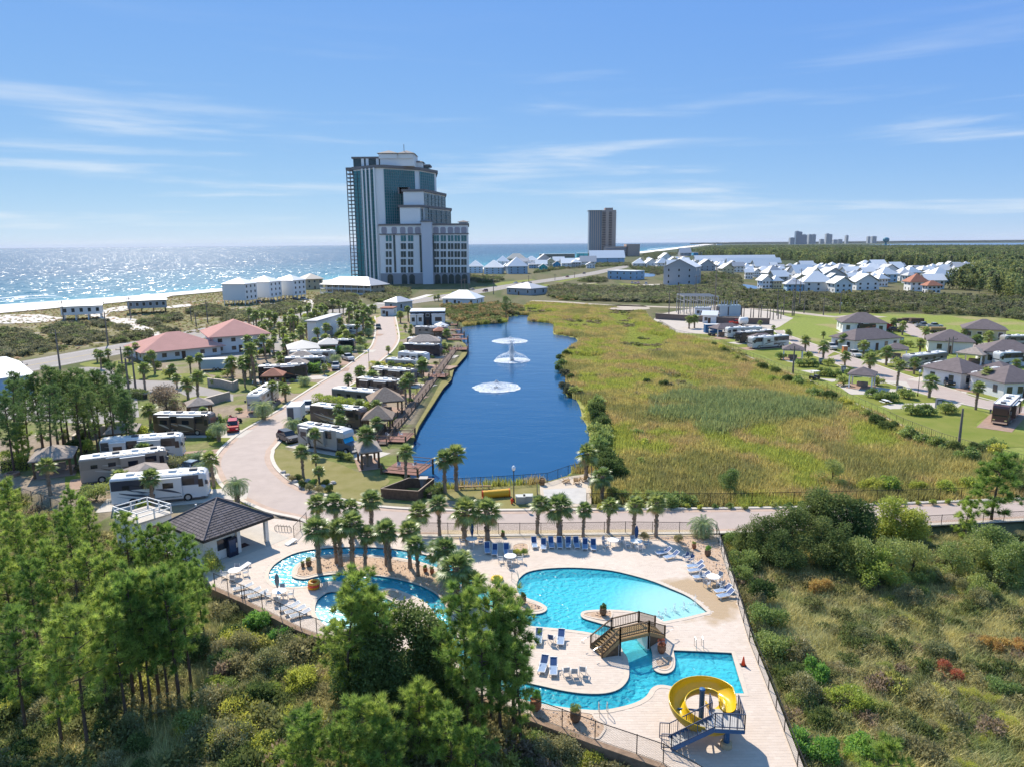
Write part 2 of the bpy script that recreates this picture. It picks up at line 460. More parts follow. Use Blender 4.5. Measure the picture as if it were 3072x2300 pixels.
# ------------------------------------------------------------------ flat surfaces
M_road=mat('road_pavers',(.42,.34,.295),.85,var=.08,vscale=.5,bump=.15,bscale=6,detail=8)
M_roade=mat('road_edge_pavers',(.45,.325,.25),.85,var=.12,vscale=.8)
M_curb=mat('kerb_concrete',(.56,.50,.42),.8,var=.08,vscale=1.5)
M_asph=mat('old_asphalt',(.29,.26,.235),.9,var=.08,vscale=.25,detail=6)
M_conc=mat('pale_concrete',(.50,.45,.385),.85,var=.08,vscale=.8,detail=6)
M_pad=mat('brick_pavers',(.34,.225,.165),.9,var=.15,vscale=1.2,bump=.2,bscale=9)
M_lawn=mat('mown_lawn',(.15,.19,.03),.9,var=0,col2=(.235,.235,.06),vscale=.22,bump=.4,bscale=30,spec=.1,detail=6)
M_lawn2=mat('dry_lawn',(.20,.185,.055),.9,col2=(.27,.235,.10),vscale=.5,bump=.4,bscale=30,spec=.1,detail=6)
M_sand=mat('white_sand',(.66,.60,.53),.95,var=.06,vscale=.15,spec=.1,detail=6)
M_dirt=mat('tan_dirt',(.46,.39,.31),.95,var=.12,vscale=.2,spec=.1,detail=6)
def sheet(name,pts,z,m,holes=(),n=0,thick=None):
    if n:pts=sm(pts,n)
    mb=MB();mb.prism(pts,None if thick is None else z-thick,z,holes)
    return struct(mk(name,mb,m))
def offline(pts,d,closed=False):
    out=[];L=len(pts)
    for i,p in enumerate(pts):
        a=pts[i-1] if (i or closed) else pts[0];b=pts[(i+1) % L] if (i < L-1 or closed) else pts[-1]
        t=Vector((b[0]-a[0],b[1]-a[1],0))
        if t.length < 1e-9:t=Vector((1,0,0))
        t.normalize();out.append(Vector((p[0]-t.y*d,p[1]+t.x*d,0)))
    return out
def ribbon(name,pts,d0,d1,z,h,m,closed=False):
    """strip between two offsets of a line; h = thickness below the top"""
    A,B=offline(pts,d0,closed),offline(pts,d1,closed);mb=MB();L=len(pts)
    vs=[(p.x,p.y,z) for p in A]+[(p.x,p.y,z) for p in B]+[(p.x,p.y,z-h) for p in A]+[(p.x,p.y,z-h) for p in B]
    fs=[]
    for i in range(L if closed else L-1):
        j=(i+1) % L
        fs += [(i,j,L+j,L+i),(2*L+i,2*L+j,j,i),(L+i,L+j,3*L+j,3*L+i)]
    if not closed:fs += [(0,L,3*L,2*L),(L-1,3*L-1,4*L-1,2*L-1)]
    mb.add(vs,fs)
    return mk(name,mb,m)
for k_,pl in enumerate((['B',(-60,690),(300,678),(480,718),(300,745),(-60,750)],['B',(880,632),(1040,606),(1060,640),(900,655)],['B',(1380,610),(1560,590),(1600,605),(1400,625)],['B',(620,650),(900,640),(880,690),(850,712)],['B',(1000,710),(1140,720),(1120,755),(1010,740)])):sheet('sand_patch',Ul(pl),.26+.002*k_,M_sand,n=3)
# the resort road: west edge, east edge
RW=sm(Ul(['C',(1285,300),(1290,380),(1285,480),(1245,585),(1140,668),(1030,752),(920,826),(780,905),(640,995),(540,1060),(440,1135),'D',(1750,345),(1600,432),(1480,525),(1375,640),(1340,735),(1385,862),(1445,942),(1570,1035),(1830,1150),(2108,1212),
           's',(960,1578),(1050,1596),(1250,1604),(1500,1603),(1800,1599),(2150,1595),(2500,1583),(2760,1572),(3072,1556),(3500,1535)]),4,False)
RE=sm(Ul(['C',(1458,300),(1478,400),(1490,505),(1440,600),(1340,690),(1245,765),(1105,885),(1000,950),(890,1020),(760,1080),(640,1175),(500,1270),(425,1405),(345,1500),'M',(42,650),(32,705),(62,785),(135,865),(300,982),(600,1082),(960,1160),(1330,1195),
           's',(1400,1533),(1700,1531),(2192,1527),(2500,1521),(2754,1511),(3072,1498),(3500,1480)]),4,False)
sheet('road',RW+RE[::-1],.02,M_road)
struct(ribbon('road_edge',RW,0.0,.8,.026,.004,M_roade));struct(ribbon('road_edge',RE,-.8,0.0,.026,.004,M_roade))
struct(ribbon('kerb',RW,-.55,-.003,.13,.14,M_curb));struct(ribbon('kerb',RE,.003,.55,.13,.14,M_curb))
# the beach road and the other carriageways
HW=sm(Ul(['s',(-400,1180),(54,1103),(326,1053),(560,1010),(736,973),(1000,936),(1281,899),(1420,877),(1570,852),(1760,824),(1862,803),(1950,786),(2030,772),(2100,762)]),4,False)
struct(ribbon('beach_road',HW,-9,9,.03,.01,M_asph))
for a_ in (-.25,.12):struct(ribbon('road_marking',HW,a_,a_+.13,.036,.004,mat('yellow_paint',(.55,.38,.06),.8)))
for a_ in (-7.2,7.05):struct(ribbon('road_marking',HW,a_,a_+.15,.036,.004,mat('white_paint',(.7,.69,.66),.8)))
PRW=sm(Ul(['S',(60,260),(100,292),(330,440),(560,532),(830,645),(1150,745),(1560,865),(2000,955),(2300,1010),(2800,1100)]),4,False)
PRE=sm(Ul(['S',(140,262),(180,302),(400,382),(640,468),(900,548),(1180,645),(1500,742),(1700,802),(2000,882),(2300,935),(2800,1010)]),4,False)
sheet('road',PRW+PRE[::-1],.02,M_road)
struct(ribbon('kerb',PRW,-.45,-.003,.12,.13,M_curb));struct(ribbon('kerb',PRE,.003,.45,.12,.13,M_curb))
sheet('road',Ul(['S',(1100,205),(1240,190),(1320,260),(1520,320),(1800,372),(2212,360),(2500,365),(2500,420),(2212,395),(1800,410),(1390,345),(1250,310),(1120,250)]),.02,M_road)
sheet('driveway',Ul(['C',(300,480),(420,470),(480,560),(380,640),(200,650),(0,670),(0,700),(-200,760),(-330,700),(-200,640),(120,600),(250,560)]),.012,M_asph,n=3)
sheet('driveway',Ul(['Y',(700,330),(860,318),(1060,340),(1140,420),(1300,445),(1640,452),(1900,500),(2212,580),(2212,640),(2030,640),(1900,660),(1700,560),(1500,530),(1300,620),(1320,790),(1240,800),(1200,560),(1000,480),(850,400)]),.014,M_asph)
sheet('car_park',Ul(['Y',(-200,500),(300,560),(1000,700),(1250,820),(900,860),(400,830),(-200,800)]),.01,M_asph)
sheet('gravel_yard',Ul(['T',(225,292),(470,440),(820,452),(940,440),(1500,420),(1620,370),(1770,275),(1500,200),(900,132),(520,190),(270,235)]),.016,mat('pale_gravel',(.50,.44,.375),.95,var=.1,vscale=.5,spec=.1),n=0)
struct(ribbon('dirt_track',sm(Ul(['X',(560,482),(800,490),(1100,512),(1450,525),(1760,535),'T',(1300,170),(1800,215),(2212,260),'S',(800,135),(1000,150)]),4,False),-3,3,.02,.01,M_dirt))
sheet('sand_clearing',Ul(['X',(1040,520),(1400,515),(1500,545),(1300,555),(1100,540)]),.02,M_dirt,n=3)
sheet('sand_clearing',Ul(['Q',(380,440),(600,425),(900,395),(1190,365),(1330,350),(1250,420),(1230,500),(1120,520),(1150,450),(980,395),(800,420),(650,470),(500,445)]),.02,M_sand,n=0)
sheet('sand_clearing',Ul(['X',(1380,355),(1700,345),(1870,360),(1640,375),(1420,365)]),.02,M_conc)
sheet('sand_clearing',Ul(['X',(930,350),(1080,340),(1050,385),(960,370)]),.02,M_dirt)
struct(ribbon('sand_track',sm(Ul(['B',(880,700),(1000,735),(1150,790),(1260,830),(1400,860)]),4,False),-3.2,3.2,.30,.01,M_sand))
struct(ribbon('sand_track',sm(Ul(['B',(290,680),(400,700),(520,712)]),4,False),-2,2,.31,.01,M_sand))
struct(ribbon('sand_track',sm(Ul(['R',(150,330),(400,330),(560,300),(800,260),(1050,190)]),4,False),-2.5,2.5,.05,.01,M_sand))
for pl in (['X',(210,362),(330,335),(560,312),(600,318),(420,345),(240,372)],['X',(730,335),(860,310),(930,298),(940,305),(800,335)],['X',(955,350),(1080,345),(1100,362),(1000,368)],['X',(1250,345),(1400,350),(1440,365),(1300,368)],
           ['X',(560,365),(700,350),(720,375),(600,385)],['R',(1180,185),(1400,150),(1560,130),(1540,155),(1200,190)],['R',(840,240),(1080,205),(1080,225),(850,250)]):
    sheet('verge',Ul(pl),.045,M_lawn)
# lawns
for pl in (['M',(60,640),(110,620),(240,640),(300,700),(560,730),(690,760),(900,850),(1150,900),(1140,960),(1080,990),(1085,1100),(960,1140),(620,1070),(300,960),(140,850),(75,770)],):
    sheet('lawn',Ul(pl),.03,M_lawn2,n=3)
LAWNS=(['C',(520,900),(780,900),(640,980),(520,985)],['C',(840,820),(925,812),(860,850)],['C',(950,760),(1035,742),(975,775)],['C',(1080,675),(1145,668),(1090,702)],['C',(1140,610),(1235,606),(1200,640),(1130,640)],['C',(1160,575),(1255,578),(1200,592)],
         ['C',(1060,910),(1105,895),(1105,940),(1070,945)],['C',(690,1180),(640,1210),(690,1230)],['C',(1400,1240),(1500,1200),(1480,1260),(1420,1310)],['C',(1640,940),(1730,880),(1700,960),(1650,1010)],['M',(780,500),(850,510),(840,560),(790,550)],['M',(1030,560),(1100,530),(1060,600)],
         ['Y',(1080,270),(1230,250),(1330,290),(1660,390),(1960,400),(1980,470),(1880,480),(1640,445),(1300,440),(1180,420),(1100,340)],['B',(1460,1165),(1720,1170),(1720,1240),(1480,1215)],['B',(1720,1160),(1850,1135),(1850,1180)],['Y',(760,290),(930,262),(1060,290),(940,322),(800,312)],
         ['Y',(1660,655),(1900,590),(2020,620),(1950,660)],['D',(1250,130),(1320,140),(1290,165),(1220,160)],['B',(1680,1350),(1760,1372),(1720,1400),(1640,1385)],['D',(1570,1040),(1830,1160),(1760,1165),(1580,1075)],['D',(1290,520),(1520,470),(1470,530),(1330,570)],['D',(1100,690),(1340,650),(1335,740),(1150,745)],
         ['D',(1300,890),(1390,880),(1430,940),(1320,960)],['D',(0,800),(120,780),(130,940),(0,960)],['Q',(950,650),(1090,650),(1080,690),(960,690)],['Q',(1010,690),(1160,700),(1080,750)],['R',(80,560),(210,535),(200,560),(90,585)],['R',(480,690),(570,690),(570,720),(490,722)],['R',(500,760),(590,760),(590,790),(505,790)],['R',(512,825),(625,820),(625,855),(516,858)],['R',(525,895),(640,890),(630,925),(530,930)],['R',(535,980),(600,975),(580,1040),(530,1055)])
for k_,pl in enumerate(LAWNS):sheet('lawn',Ul(pl),.0335+.0001*k_,M_lawn,n=3)
for pl in (['S',(0,490),(80,500),(250,545),(480,545),(640,555),(780,600),(700,640),(560,600),(330,590),(150,560)],['S',(330,640),(480,625),(640,645),(680,680),(440,670)],['S',(780,815),(900,830),(1300,812),(1560,868),(1300,885),(1070,890),(960,905)],['S',(920,735),(1050,712),(1200,750),(1100,765)],
           ['S',(1040,945),(1230,935),(1450,940),(1700,925),(1900,985),(1800,1060),(1900,1110),(2300,1150),(2500,1250),(2100,1262),(1750,1262),(1500,1190),(1200,1060)],['S',(930,550),(1230,555),(1240,600),(1100,590)],['S',(1180,620),(1420,620),(1400,660),(1250,660)],['S',(1700,800),(1850,790),(2020,850),(1900,862)],['S',(370,360),(640,370),(640,400),(480,395)],['S',(1810,390),(2010,385),(2000,412),(1850,410)],['S',(1090,300),(1250,320),(1150,322)],['S',(520,490),(620,470),(650,460),(600,440)],['T',(1280,620),(1620,640),(1560,700),(1440,690)],['T',(980,510),(1260,580),(1240,610),(1020,560)],['T',(680,460),(830,455),(840,490),(720,480)]):
    sheet('lawn',Ul(pl),.03,M_lawn,n=3)
for pl in (['S',(60,515),(200,520),(330,545),(300,560),(120,550)],['S',(290,605),(440,600),(640,630),(420,640)],['S',(590,720),(700,720),(900,740),(1000,690),(1200,700),(1250,770),(900,810),(720,810)],['S',(960,900),(1220,885),(1500,880),(1700,880),(1640,925),(1230,940),(1090,945)],['S',(930,520),(1080,500),(1200,540),(1000,545)],['S',(420,665),(700,680),(560,705)],['S',(1620,750),(1760,745),(1780,800),(1700,800)]):
    sheet('driveway',Ul(pl),.022,M_conc)
# bank of grass between boardwalk and lake
sheet('lake_bank',[Vector((p.x,p.y,0)) for p in Ul(['R',(1450,960),(1580,975),(1650,1030),(1670,1100),(1640,1200),(1480,1380),(1430,1480),(1400,1600),'N',(320,650),(250,760),(140,930),(105,1030),(60,1030),(40,900),(200,650),(300,560),'R',(1150,1540),(1280,1290),(1420,1090)],-.35)],-.3,M_lawn2,n=2)
# lot at the lake's end: grass run and concrete
sheet('lawn',Ul(['N',(330,1395),(700,1375),(1010,1358),(1015,1420),(1005,1500),(900,1540),(760,1540),(340,1470)]),.032,M_lawn2)
sheet('court',Ul(['N',(1030,1358),(1240,1300),(1410,1275),(1410,1500),(1390,1520),(1040,1520)]),.03,mat('court_sand',(.55,.46,.36),.95,var=.08,vscale=.6))
sheet('court_slab',Ul(['N',(1055,1395),(1370,1382),(1375,1500),(1070,1500)]),.045,mat('court_slab',(.50,.47,.43),.9,var=.1,vscale=.8))
sheet('verge',Ul(['H',(820,300),(1300,300),(1700,296),(2090,300),(2090,328),(1700,328),(1300,335),(820,340)]),.05,mat('planting_sand',(.52,.41,.27),.95,var=.12,vscale=1.2))
# water
def water_mat(name,deep,rough,bumps,shallow=None,line=None,aniso=(1,1,1),strength=.6,spec=.5):
    m=bpy.data.materials.new(name);m.use_nodes=True;t=m.node_tree;b=t.nodes['Principled BSDF']
    b.inputs['Base Color'].default_value=(*deep,1);b.inputs['Roughness'].default_value=rough;b.inputs['Specular IOR Level'].default_value=spec;b.inputs['IOR'].default_value=1.333
    g=t.nodes.new('ShaderNodeNewGeometry');mp=t.nodes.new('ShaderNodeMapping');mp.inputs['Scale'].default_value=aniso
    t.links.new(g.outputs['Position'],mp.inputs['Vector']);last=None
    for sc_,dist in bumps:
        n=t.nodes.new('ShaderNodeTexNoise');n.inputs['Scale'].default_value=sc_;n.inputs['Detail'].default_value=4
        t.links.new(mp.outputs[0],n.inputs['Vector'])
        bp=t.nodes.new('ShaderNodeBump');bp.inputs['Strength'].default_value=strength;bp.inputs['Distance'].default_value=dist
        t.links.new(n.outputs['Fac'],bp.inputs['Height'])
        if last:t.links.new(last,bp.inputs['Normal'])
        last=bp.outputs[0]
    t.links.new(last,b.inputs['Normal'])
    if shallow:
        (px,py),(nx_,ny_)=line
        dp=t.nodes.new('ShaderNodeVectorMath');dp.operation='DOT_PRODUCT';dp.inputs[1].default_value=(nx_,ny_,0)
        t.links.new(g.outputs['Position'],dp.inputs[0])
        rp=t.nodes.new('ShaderNodeValToRGB');mr=t.nodes.new('ShaderNodeMapRange')
        mr.inputs['From Min'].default_value=px*nx_+py*ny_;mr.inputs['From Max'].default_value=px*nx_+py*ny_+420
        t.links.new(dp.outputs['Value'],mr.inputs['Value']);t.links.new(mr.outputs[0],rp.inputs[0])
        e=rp.color_ramp.elements;e[0].position=0;e[0].color=(*shallow,1);e[1].position=1;e[1].color=(*deep,1)
        k=e.new(.12);k.color=tuple((shallow[i]*.45+deep[i]*.55) for i in range(3))+(1,)
        t.links.new(rp.outputs[0],b.inputs['Base Color'])
    return m
M_lake=water_mat('lake_water',(.010,.078,.19),.14,((.25,.6),(1.3,.12),(4.5,.03)),aniso=(.5,1,1),strength=.18)
mb=MB();mb.prism(offline(LAKE,1.2 if sum(LAKE[i].x*LAKE[(i+1) % len(LAKE)].y-LAKE[(i+1) % len(LAKE)].x*LAKE[i].y for i in range(len(LAKE))) < 0 else-1.2,True),None,LAKEZ)
struct(mk('lake',mb,M_lake))
SHORE=Ul(['B',(-900,690),(-300,628),(0,600),(500,566),(1000,531),(1500,489),(1880,458)])+[Vector((-60,900,0)),Vector((57,1246,0)),Vector((422,2400,0)),Vector((1100,4700,0)),Vector((2490,9400,0)),Vector((14000,48000,0))]
INNER=Ul(['B',(-900,790),(-300,700),(0,668),(300,641),(600,612),(1000,577),(1400,532),(1880,482)])+[Vector((-22,900,0)),Vector((100,1246,0)),Vector((480,2400,0)),Vector((1190,4700,0)),Vector((2650,9400,0)),Vector((14500,48000,0))]
M_sea=water_mat('sea_water',(.004,.062,.12),.24,((.035,14.0),(.14,5.0),(.5,1.2)),shallow=(.03,.24,.28),line=((-219,537),(-.95,.31)),aniso=(1,.30,1),strength=.8,spec=.34)
mb=MB();mb.prism(sm(SHORE,3,False)+[Vector((14000,70000,0)),Vector((-70000,70000,0)),Vector((-70000,-300,0)),Vector((-700,-300,0))],None,.30)
t=M_sea.node_tree;b=t.nodes['Principled BSDF']                      # chop: facets tilted by noise, so that the sun breaks up into glitter
g=t.nodes.new('ShaderNodeNewGeometry');acc=None
for sc_,amp in (((.24,.07,1),1.25),((.8,.22,1),1.0),((.05,.014,1),.35)):
    mp=t.nodes.new('ShaderNodeMapping');mp.inputs['Scale'].default_value=sc_;n=t.nodes.new('ShaderNodeTexNoise');n.inputs['Scale'].default_value=1;n.inputs['Detail'].default_value=2
    t.links.new(g.outputs['Position'],mp.inputs['Vector']);t.links.new(mp.outputs[0],n.inputs['Vector'])
    v1=t.nodes.new('ShaderNodeVectorMath');v1.operation='SUBTRACT';v1.inputs[1].default_value=(.5,.5,.5);t.links.new(n.outputs['Color'],v1.inputs[0])
    v2=t.nodes.new('ShaderNodeVectorMath');v2.operation='SCALE';v2.inputs['Scale'].default_value=amp;t.links.new(v1.outputs[0],v2.inputs[0])
    if acc is None:acc=v2.outputs[0]
    else:v3=t.nodes.new('ShaderNodeVectorMath');v3.operation='ADD';t.links.new(acc,v3.inputs[0]);t.links.new(v2.outputs[0],v3.inputs[1]);acc=v3.outputs[0]
v4=t.nodes.new('ShaderNodeVectorMath');v4.operation='MULTIPLY';v4.inputs[1].default_value=(1,1,0);t.links.new(acc,v4.inputs[0])
v5=t.nodes.new('ShaderNodeVectorMath');v5.operation='ADD';v5.inputs[1].default_value=(0,0,1);t.links.new(v4.outputs[0],v5.inputs[0])
v6=t.nodes.new('ShaderNodeVectorMath');v6.operation='NORMALIZE';t.links.new(v5.outputs[0],v6.inputs[0]);t.links.new(v6.outputs[0],b.inputs['Normal'])
struct(mk('sea',mb,M_sea))
mb=MB();mb.prism(sm(offline(SHORE,0.5),3,False)+sm(INNER,3,False)[::-1],None,.38)
struct(mk('beach',mb,mat('beach_sand',(.78,.73,.66),.95,var=.05,vscale=.05,spec=.1)))
M_foam=mat('sea_foam',(.82,.85,.86),.9)
for k,(a_,c_) in enumerate(((['B',(-300,575),(0,545),(230,522),(470,520)],1.6),(['B',(-300,600),(0,573),(240,545),(520,532)],1.2),(['B',(-200,622),(0,597),(500,563),(1000,528)],.9),(['B',(560,470),(800,450),(960,440)],.8),(['X',(1480,78),(1580,66),(1700,58)],5),(['X',(1430,92),(1560,84),(1640,72),(1740,64)],5))):
    struct(ribbon('surf',sm(Ul(a_),6,False),-c_,c_,.32+.008*k,.005,M_foam))
# lagoons behind the woods and ponds between the houses
M_bay=water_mat('bay_water',(.10,.18,.30),.3,((.05,2.0),))
def pond(pts):
    mb=MB();mb.prism(sm(Ul(pts),3),None,.12);struct(mk('pond',mb,M_bay))
pond(['F',(640,214),(820,208),(830,216),(650,222)]);pond(['V',(-20,290),(60,292),(200,312),(215,350),(100,325),(-20,315)]);pond(['V',(840,450),(950,452),(1060,462),(1090,485),(920,478),(840,465)]);pond(['X',(1410,268),(1530,268),(1530,290),(1430,290)]);pond(['X',(600,378),(680,378),(680,396),(610,394)])
mb=MB();mb.prism(Ul(['F',(1150,178),(1500,168),(2300,163),(3000,160),(3000,184),(2300,181),(1700,182),(1150,183)]),None,.2);struct(mk('bay',mb,M_bay))
# ------------------------------------------------------------------ the pool
OUT=sm(Ul(['H',(40,560),(10,530),(15,488),(50,450),(120,412),(200,392),(300,381),(450,378),(600,386),(700,402),(800,428),(880,462),(960,520),(1020,560),(1090,605),'I',(0,638),(60,668),(130,693),(220,702),(275,690),(290,665),(250,635),(180,610),(130,590),(106,560),(105,510),(130,470),(180,440),(280,422),(420,415),(560,420),(700,435),(830,465),(950,500),(1060,545),(1180,600),(1285,687)]),3,False) \
    +Ul(['I',(1290,692),(1150,727),(1020,752)]) \
    +sm(Ul(['I',(1010,748),(940,715),(800,685),(640,678),(530,685),(503,705),(520,730),(600,755),(700,785),(800,820),(905,850),(935,905),(950,960),(950,1030),(975,1062),(1030,1072),(1075,1050),(1086,1000),(1075,935)]),3,False) \
    +Ul(['I',(1076,928),(1250,935),(1440,945),(1480,1080),(1518,1200),(1300,1195)]) \
    +sm(Ul(['I',(1150,1178),(1040,1150),(980,1148),(940,1170),(915,1210),(870,1243),(800,1270),(700,1293),(640,1302),(560,1302),(430,1290),(300,1270),'K',(1950,1000),(1800,935),(1600,840),(1500,765),(1440,650),(1390,530),(1330,410),(1250,330),(1140,280),(1060,253),(1000,252),(970,272),(990,302),(1060,338),(1090,375),(1010,410),(920,480),(800,520),(650,515),(560,450),(540,390),(555,330),(600,290),(650,272),(760,270),(800,240),(740,212),(660,205),(600,212),(500,235),(400,242),(330,240)]),3,False)
ISLE=sm(Ul(['H',(120,505),(132,470),(180,440),(280,416),(400,412),(550,420),(700,442),(790,470),(860,505),(920,555),(980,605),(1050,660),'I',(20,708),(100,738),(150,765),(190,780),(300,790),(430,803),(560,822),(650,850),(735,880),(757,930),(790,980),(800,1060),(790,1115),(740,1168),(650,1195),(520,1196),(400,1180),(270,1152),'K',(1850,850),(1700,790),(1600,720),(1530,640),(1480,555),(1450,480),(1420,390),(1370,310),(1280,240),(1150,190),(1000,160),(880,148),(760,146),'H',(400,500),(260,512),(180,530),(128,522)]),3)
def ccw(l):
    a=sum(l[i].x*l[(i+1) % len(l)].y-l[(i+1) % len(l)].x*l[i].y for i in range(len(l)))
    return l if a > 0 else l[::-1]
OUT,ISLE,DECK=ccw(OUT),ccw(ISLE),ccw(DECK)
M_basin=mat('pool_plaster',(.03,.50,.62),.5,var=.05,vscale=.6)
M_cop=mat('pool_coping',(.60,.50,.40),.8,var=.08,vscale=2)
M_slab=mat("paver_joint",(.55,.465,.385),.95)
TIP=U('I',1155,665)
# deck slab with the water cut out of it, and the island's slab
mb=MB();mb.prism(DECK,-1.7,-.006,[OUT]);deck=struct(mk('pool_deck',mb,M_slab))
mb=MB();mb.prism(ISLE,-1.4,-.006);isle=struct(mk('pool_island',mb,M_slab))
# basin: plaster walls and a floor that rises to the beach entry
allx=[p.x for p in OUT];ally=[p.y for p in OUT]
gx=np.arange(min(allx)-1,max(allx)+1,.6);gy=np.arange(min(ally)-1,max(ally)+1,.6)
PX,PY=np.meshgrid(gx,gy)
dt=np.hypot(PX-TIP.x,(PY-TIP.y))
KID=U('K',640,400)
fz=-.15-.62*smooth01(2.5,13.0,dt)
fz=np.maximum(fz,-.24-.5*smooth01(3.2,6.5,np.hypot(PX-KID.x,PY-KID.y)))
ii=np.arange(PX.size).reshape(PX.shape)
fq=np.stack([ii[:-1,:-1],ii[:-1,1:],ii[1:,1:],ii[1:,:-1]],-1).reshape(-1,4)
so=sdist(PX,PY,OUT).ravel();fq=fq[(so[fq] < .9).all(1)]
fl=npmesh('pool_floor',np.stack([PX,PY,fz],-1).reshape(-1,3),fq,None,smooth=True)
struct(fl)
fm=bpy.data.materials.new('pool_floor_plaster');fm.use_nodes=True;t=fm.node_tree;b=t.nodes['Principled BSDF'];b.inputs['Roughness'].default_value=.6
g=t.nodes.new('ShaderNodeNewGeometry');sp=t.nodes.new('ShaderNodeSeparateXYZ');t.links.new(g.outputs['Position'],sp.inputs[0])
rp=t.nodes.new('ShaderNodeValToRGB');mr=t.nodes.new('ShaderNodeMapRange');mr.inputs['From Min'].default_value=-.77;mr.inputs['From Max'].default_value=-.1
t.links.new(sp.outputs[2],mr.inputs['Value']);t.links.new(mr.outputs[0],rp.inputs[0])
e=rp.color_ramp.elements;e[0].color=(.06,.66,.76,1);e[1].color=(.74,.80,.74,1);k=e.new(.55);k.color=(.18,.70,.76,1)
t.links.new(rp.outputs[0],b.inputs['Base Color']);fl.data.materials.append(fm)
def wallstrip(name,loop,z0,z1,m):
    mb=MB();L=len(loop);mb.add([(p.x,p.y,z0) for p in loop]+[(p.x,p.y,z1) for p in loop],[(i,(i+1) % L,L+(i+1) % L,L+i) for i in range(L)])
    return struct(mk(name,mb,m))
wallstrip('pool_wall',offline(OUT,.012,True),-1.6,-.06,M_basin);wallstrip('pool_wall',offline(ISLE,-.012,True),-1.6,-.06,M_basin)
tm=mat('waterline_tile',(.02,.06,.11),.3)
wallstrip('waterline_tile',offline(OUT,.02,True),-.16,-.03,tm);wallstrip('waterline_tile',offline(ISLE,-.02,True),-.16,-.03,tm)
struct(ribbon('coping',OUT,.03,-.34,.015,.05,M_cop,True));struct(ribbon('coping',ISLE,-.03,.34,.015,.05,M_cop,True))
# clear water: a tinted clear film that mirrors the sky by its angle, its ripples bend the mirror image
pm=bpy.data.materials.new('pool_water');pm.use_nodes=True;t=pm.node_tree;t.nodes.clear();Nn=t.nodes.new;K=t.links.new
g=Nn('ShaderNodeNewGeometry')
vo=Nn('ShaderNodeTexVoronoi');vo.feature='SMOOTH_F1';vo.inputs['Scale'].default_value=2.3;vo.inputs['Smoothness'].default_value=.6
nz_=Nn('ShaderNodeTexNoise');nz_.inputs['Scale'].default_value=1.1;nz_.inputs['Detail'].default_value=3
ad=Nn('ShaderNodeVectorMath');ad.operation='ADD';K(g.outputs['Position'],ad.inputs[0]);K(nz_.outputs['Color'],ad.inputs[1]);K(g.outputs['Position'],nz_.inputs['Vector'])
K(ad.outputs[0],vo.inputs['Vector'])
bp=Nn('ShaderNodeBump');bp.inputs['Strength'].default_value=1.0;bp.inputs['Distance'].default_value=.32;K(vo.outputs['Distance'],bp.inputs['Height'])
n3=Nn('ShaderNodeTexNoise');n3.inputs['Scale'].default_value=4.5;n3.inputs['Detail'].default_value=2;K(g.outputs['Position'],n3.inputs['Vector'])
bp2=Nn('ShaderNodeBump');bp2.inputs['Strength'].default_value=.5;bp2.inputs['Distance'].default_value=.08;K(n3.outputs['Fac'],bp2.inputs['Height']);K(bp.outputs[0],bp2.inputs['Normal'])
fr=Nn('ShaderNodeFresnel');fr.inputs[0].default_value=1.34;pass
tr=Nn('ShaderNodeBsdfTransparent');tr.inputs[0].default_value=(.80,.97,.99,1)
bp3=Nn('ShaderNodeBump');bp3.inputs['Strength'].default_value=.6;bp3.inputs['Distance'].default_value=.11;K(vo.outputs['Distance'],bp3.inputs['Height'])
gl=Nn('ShaderNodeBsdfGlossy');gl.inputs['Roughness'].default_value=.26;K(bp3.outputs[0],gl.inputs['Normal'])
dw=Nn('ShaderNodeBsdfDiffuse');dw.inputs[0].default_value=(.05,.62,.74,1);K(bp2.outputs[0],dw.inputs['Normal'])
m0=Nn('ShaderNodeMixShader');dA=Nn('ShaderNodeVectorMath');dA.operation='DISTANCE';dA.inputs[1].default_value=TIP;K(g.outputs['Position'],dA.inputs[0]);dB=Nn('ShaderNodeVectorMath');dB.operation='DISTANCE';dB.inputs[1].default_value=KID;K(g.outputs['Position'],dB.inputs[0])
rA=Nn('ShaderNodeMapRange');rA.interpolation_type='SMOOTHSTEP';rA.inputs['From Min'].default_value=1.5;rA.inputs['From Max'].default_value=12;K(dA.outputs['Value'],rA.inputs['Value']);rB=Nn('ShaderNodeMapRange');rB.interpolation_type='SMOOTHSTEP';rB.inputs['From Min'].default_value=3;rB.inputs['From Max'].default_value=7;K(dB.outputs['Value'],rB.inputs['Value']);mA=Nn('ShaderNodeMath');mA.operation='MINIMUM';K(rA.outputs[0],mA.inputs[0]);K(rB.outputs[0],mA.inputs[1]);mC=Nn('ShaderNodeMath');mC.operation='MULTIPLY_ADD';mC.inputs[1].default_value=.34;mC.inputs[2].default_value=.06;K(mA.outputs[0],mC.inputs[0]);K(mC.outputs[0],m0.inputs[0]);K(tr.outputs[0],m0.inputs[1]);K(dw.outputs[0],m0.inputs[2])
ms=Nn('ShaderNodeMixShader');K(fr.outputs[0],ms.inputs[0]);K(m0.outputs[0],ms.inputs[1]);K(gl.outputs[0],ms.inputs[2])
o=Nn('ShaderNodeOutputMaterial');K(ms.outputs[0],o.inputs[0])
mb=MB();mb.prism(offline(OUT,-.01,True),None,-.13,[offline(ISLE,.01,True)]);struct(mk('pool_water',mb,pm))
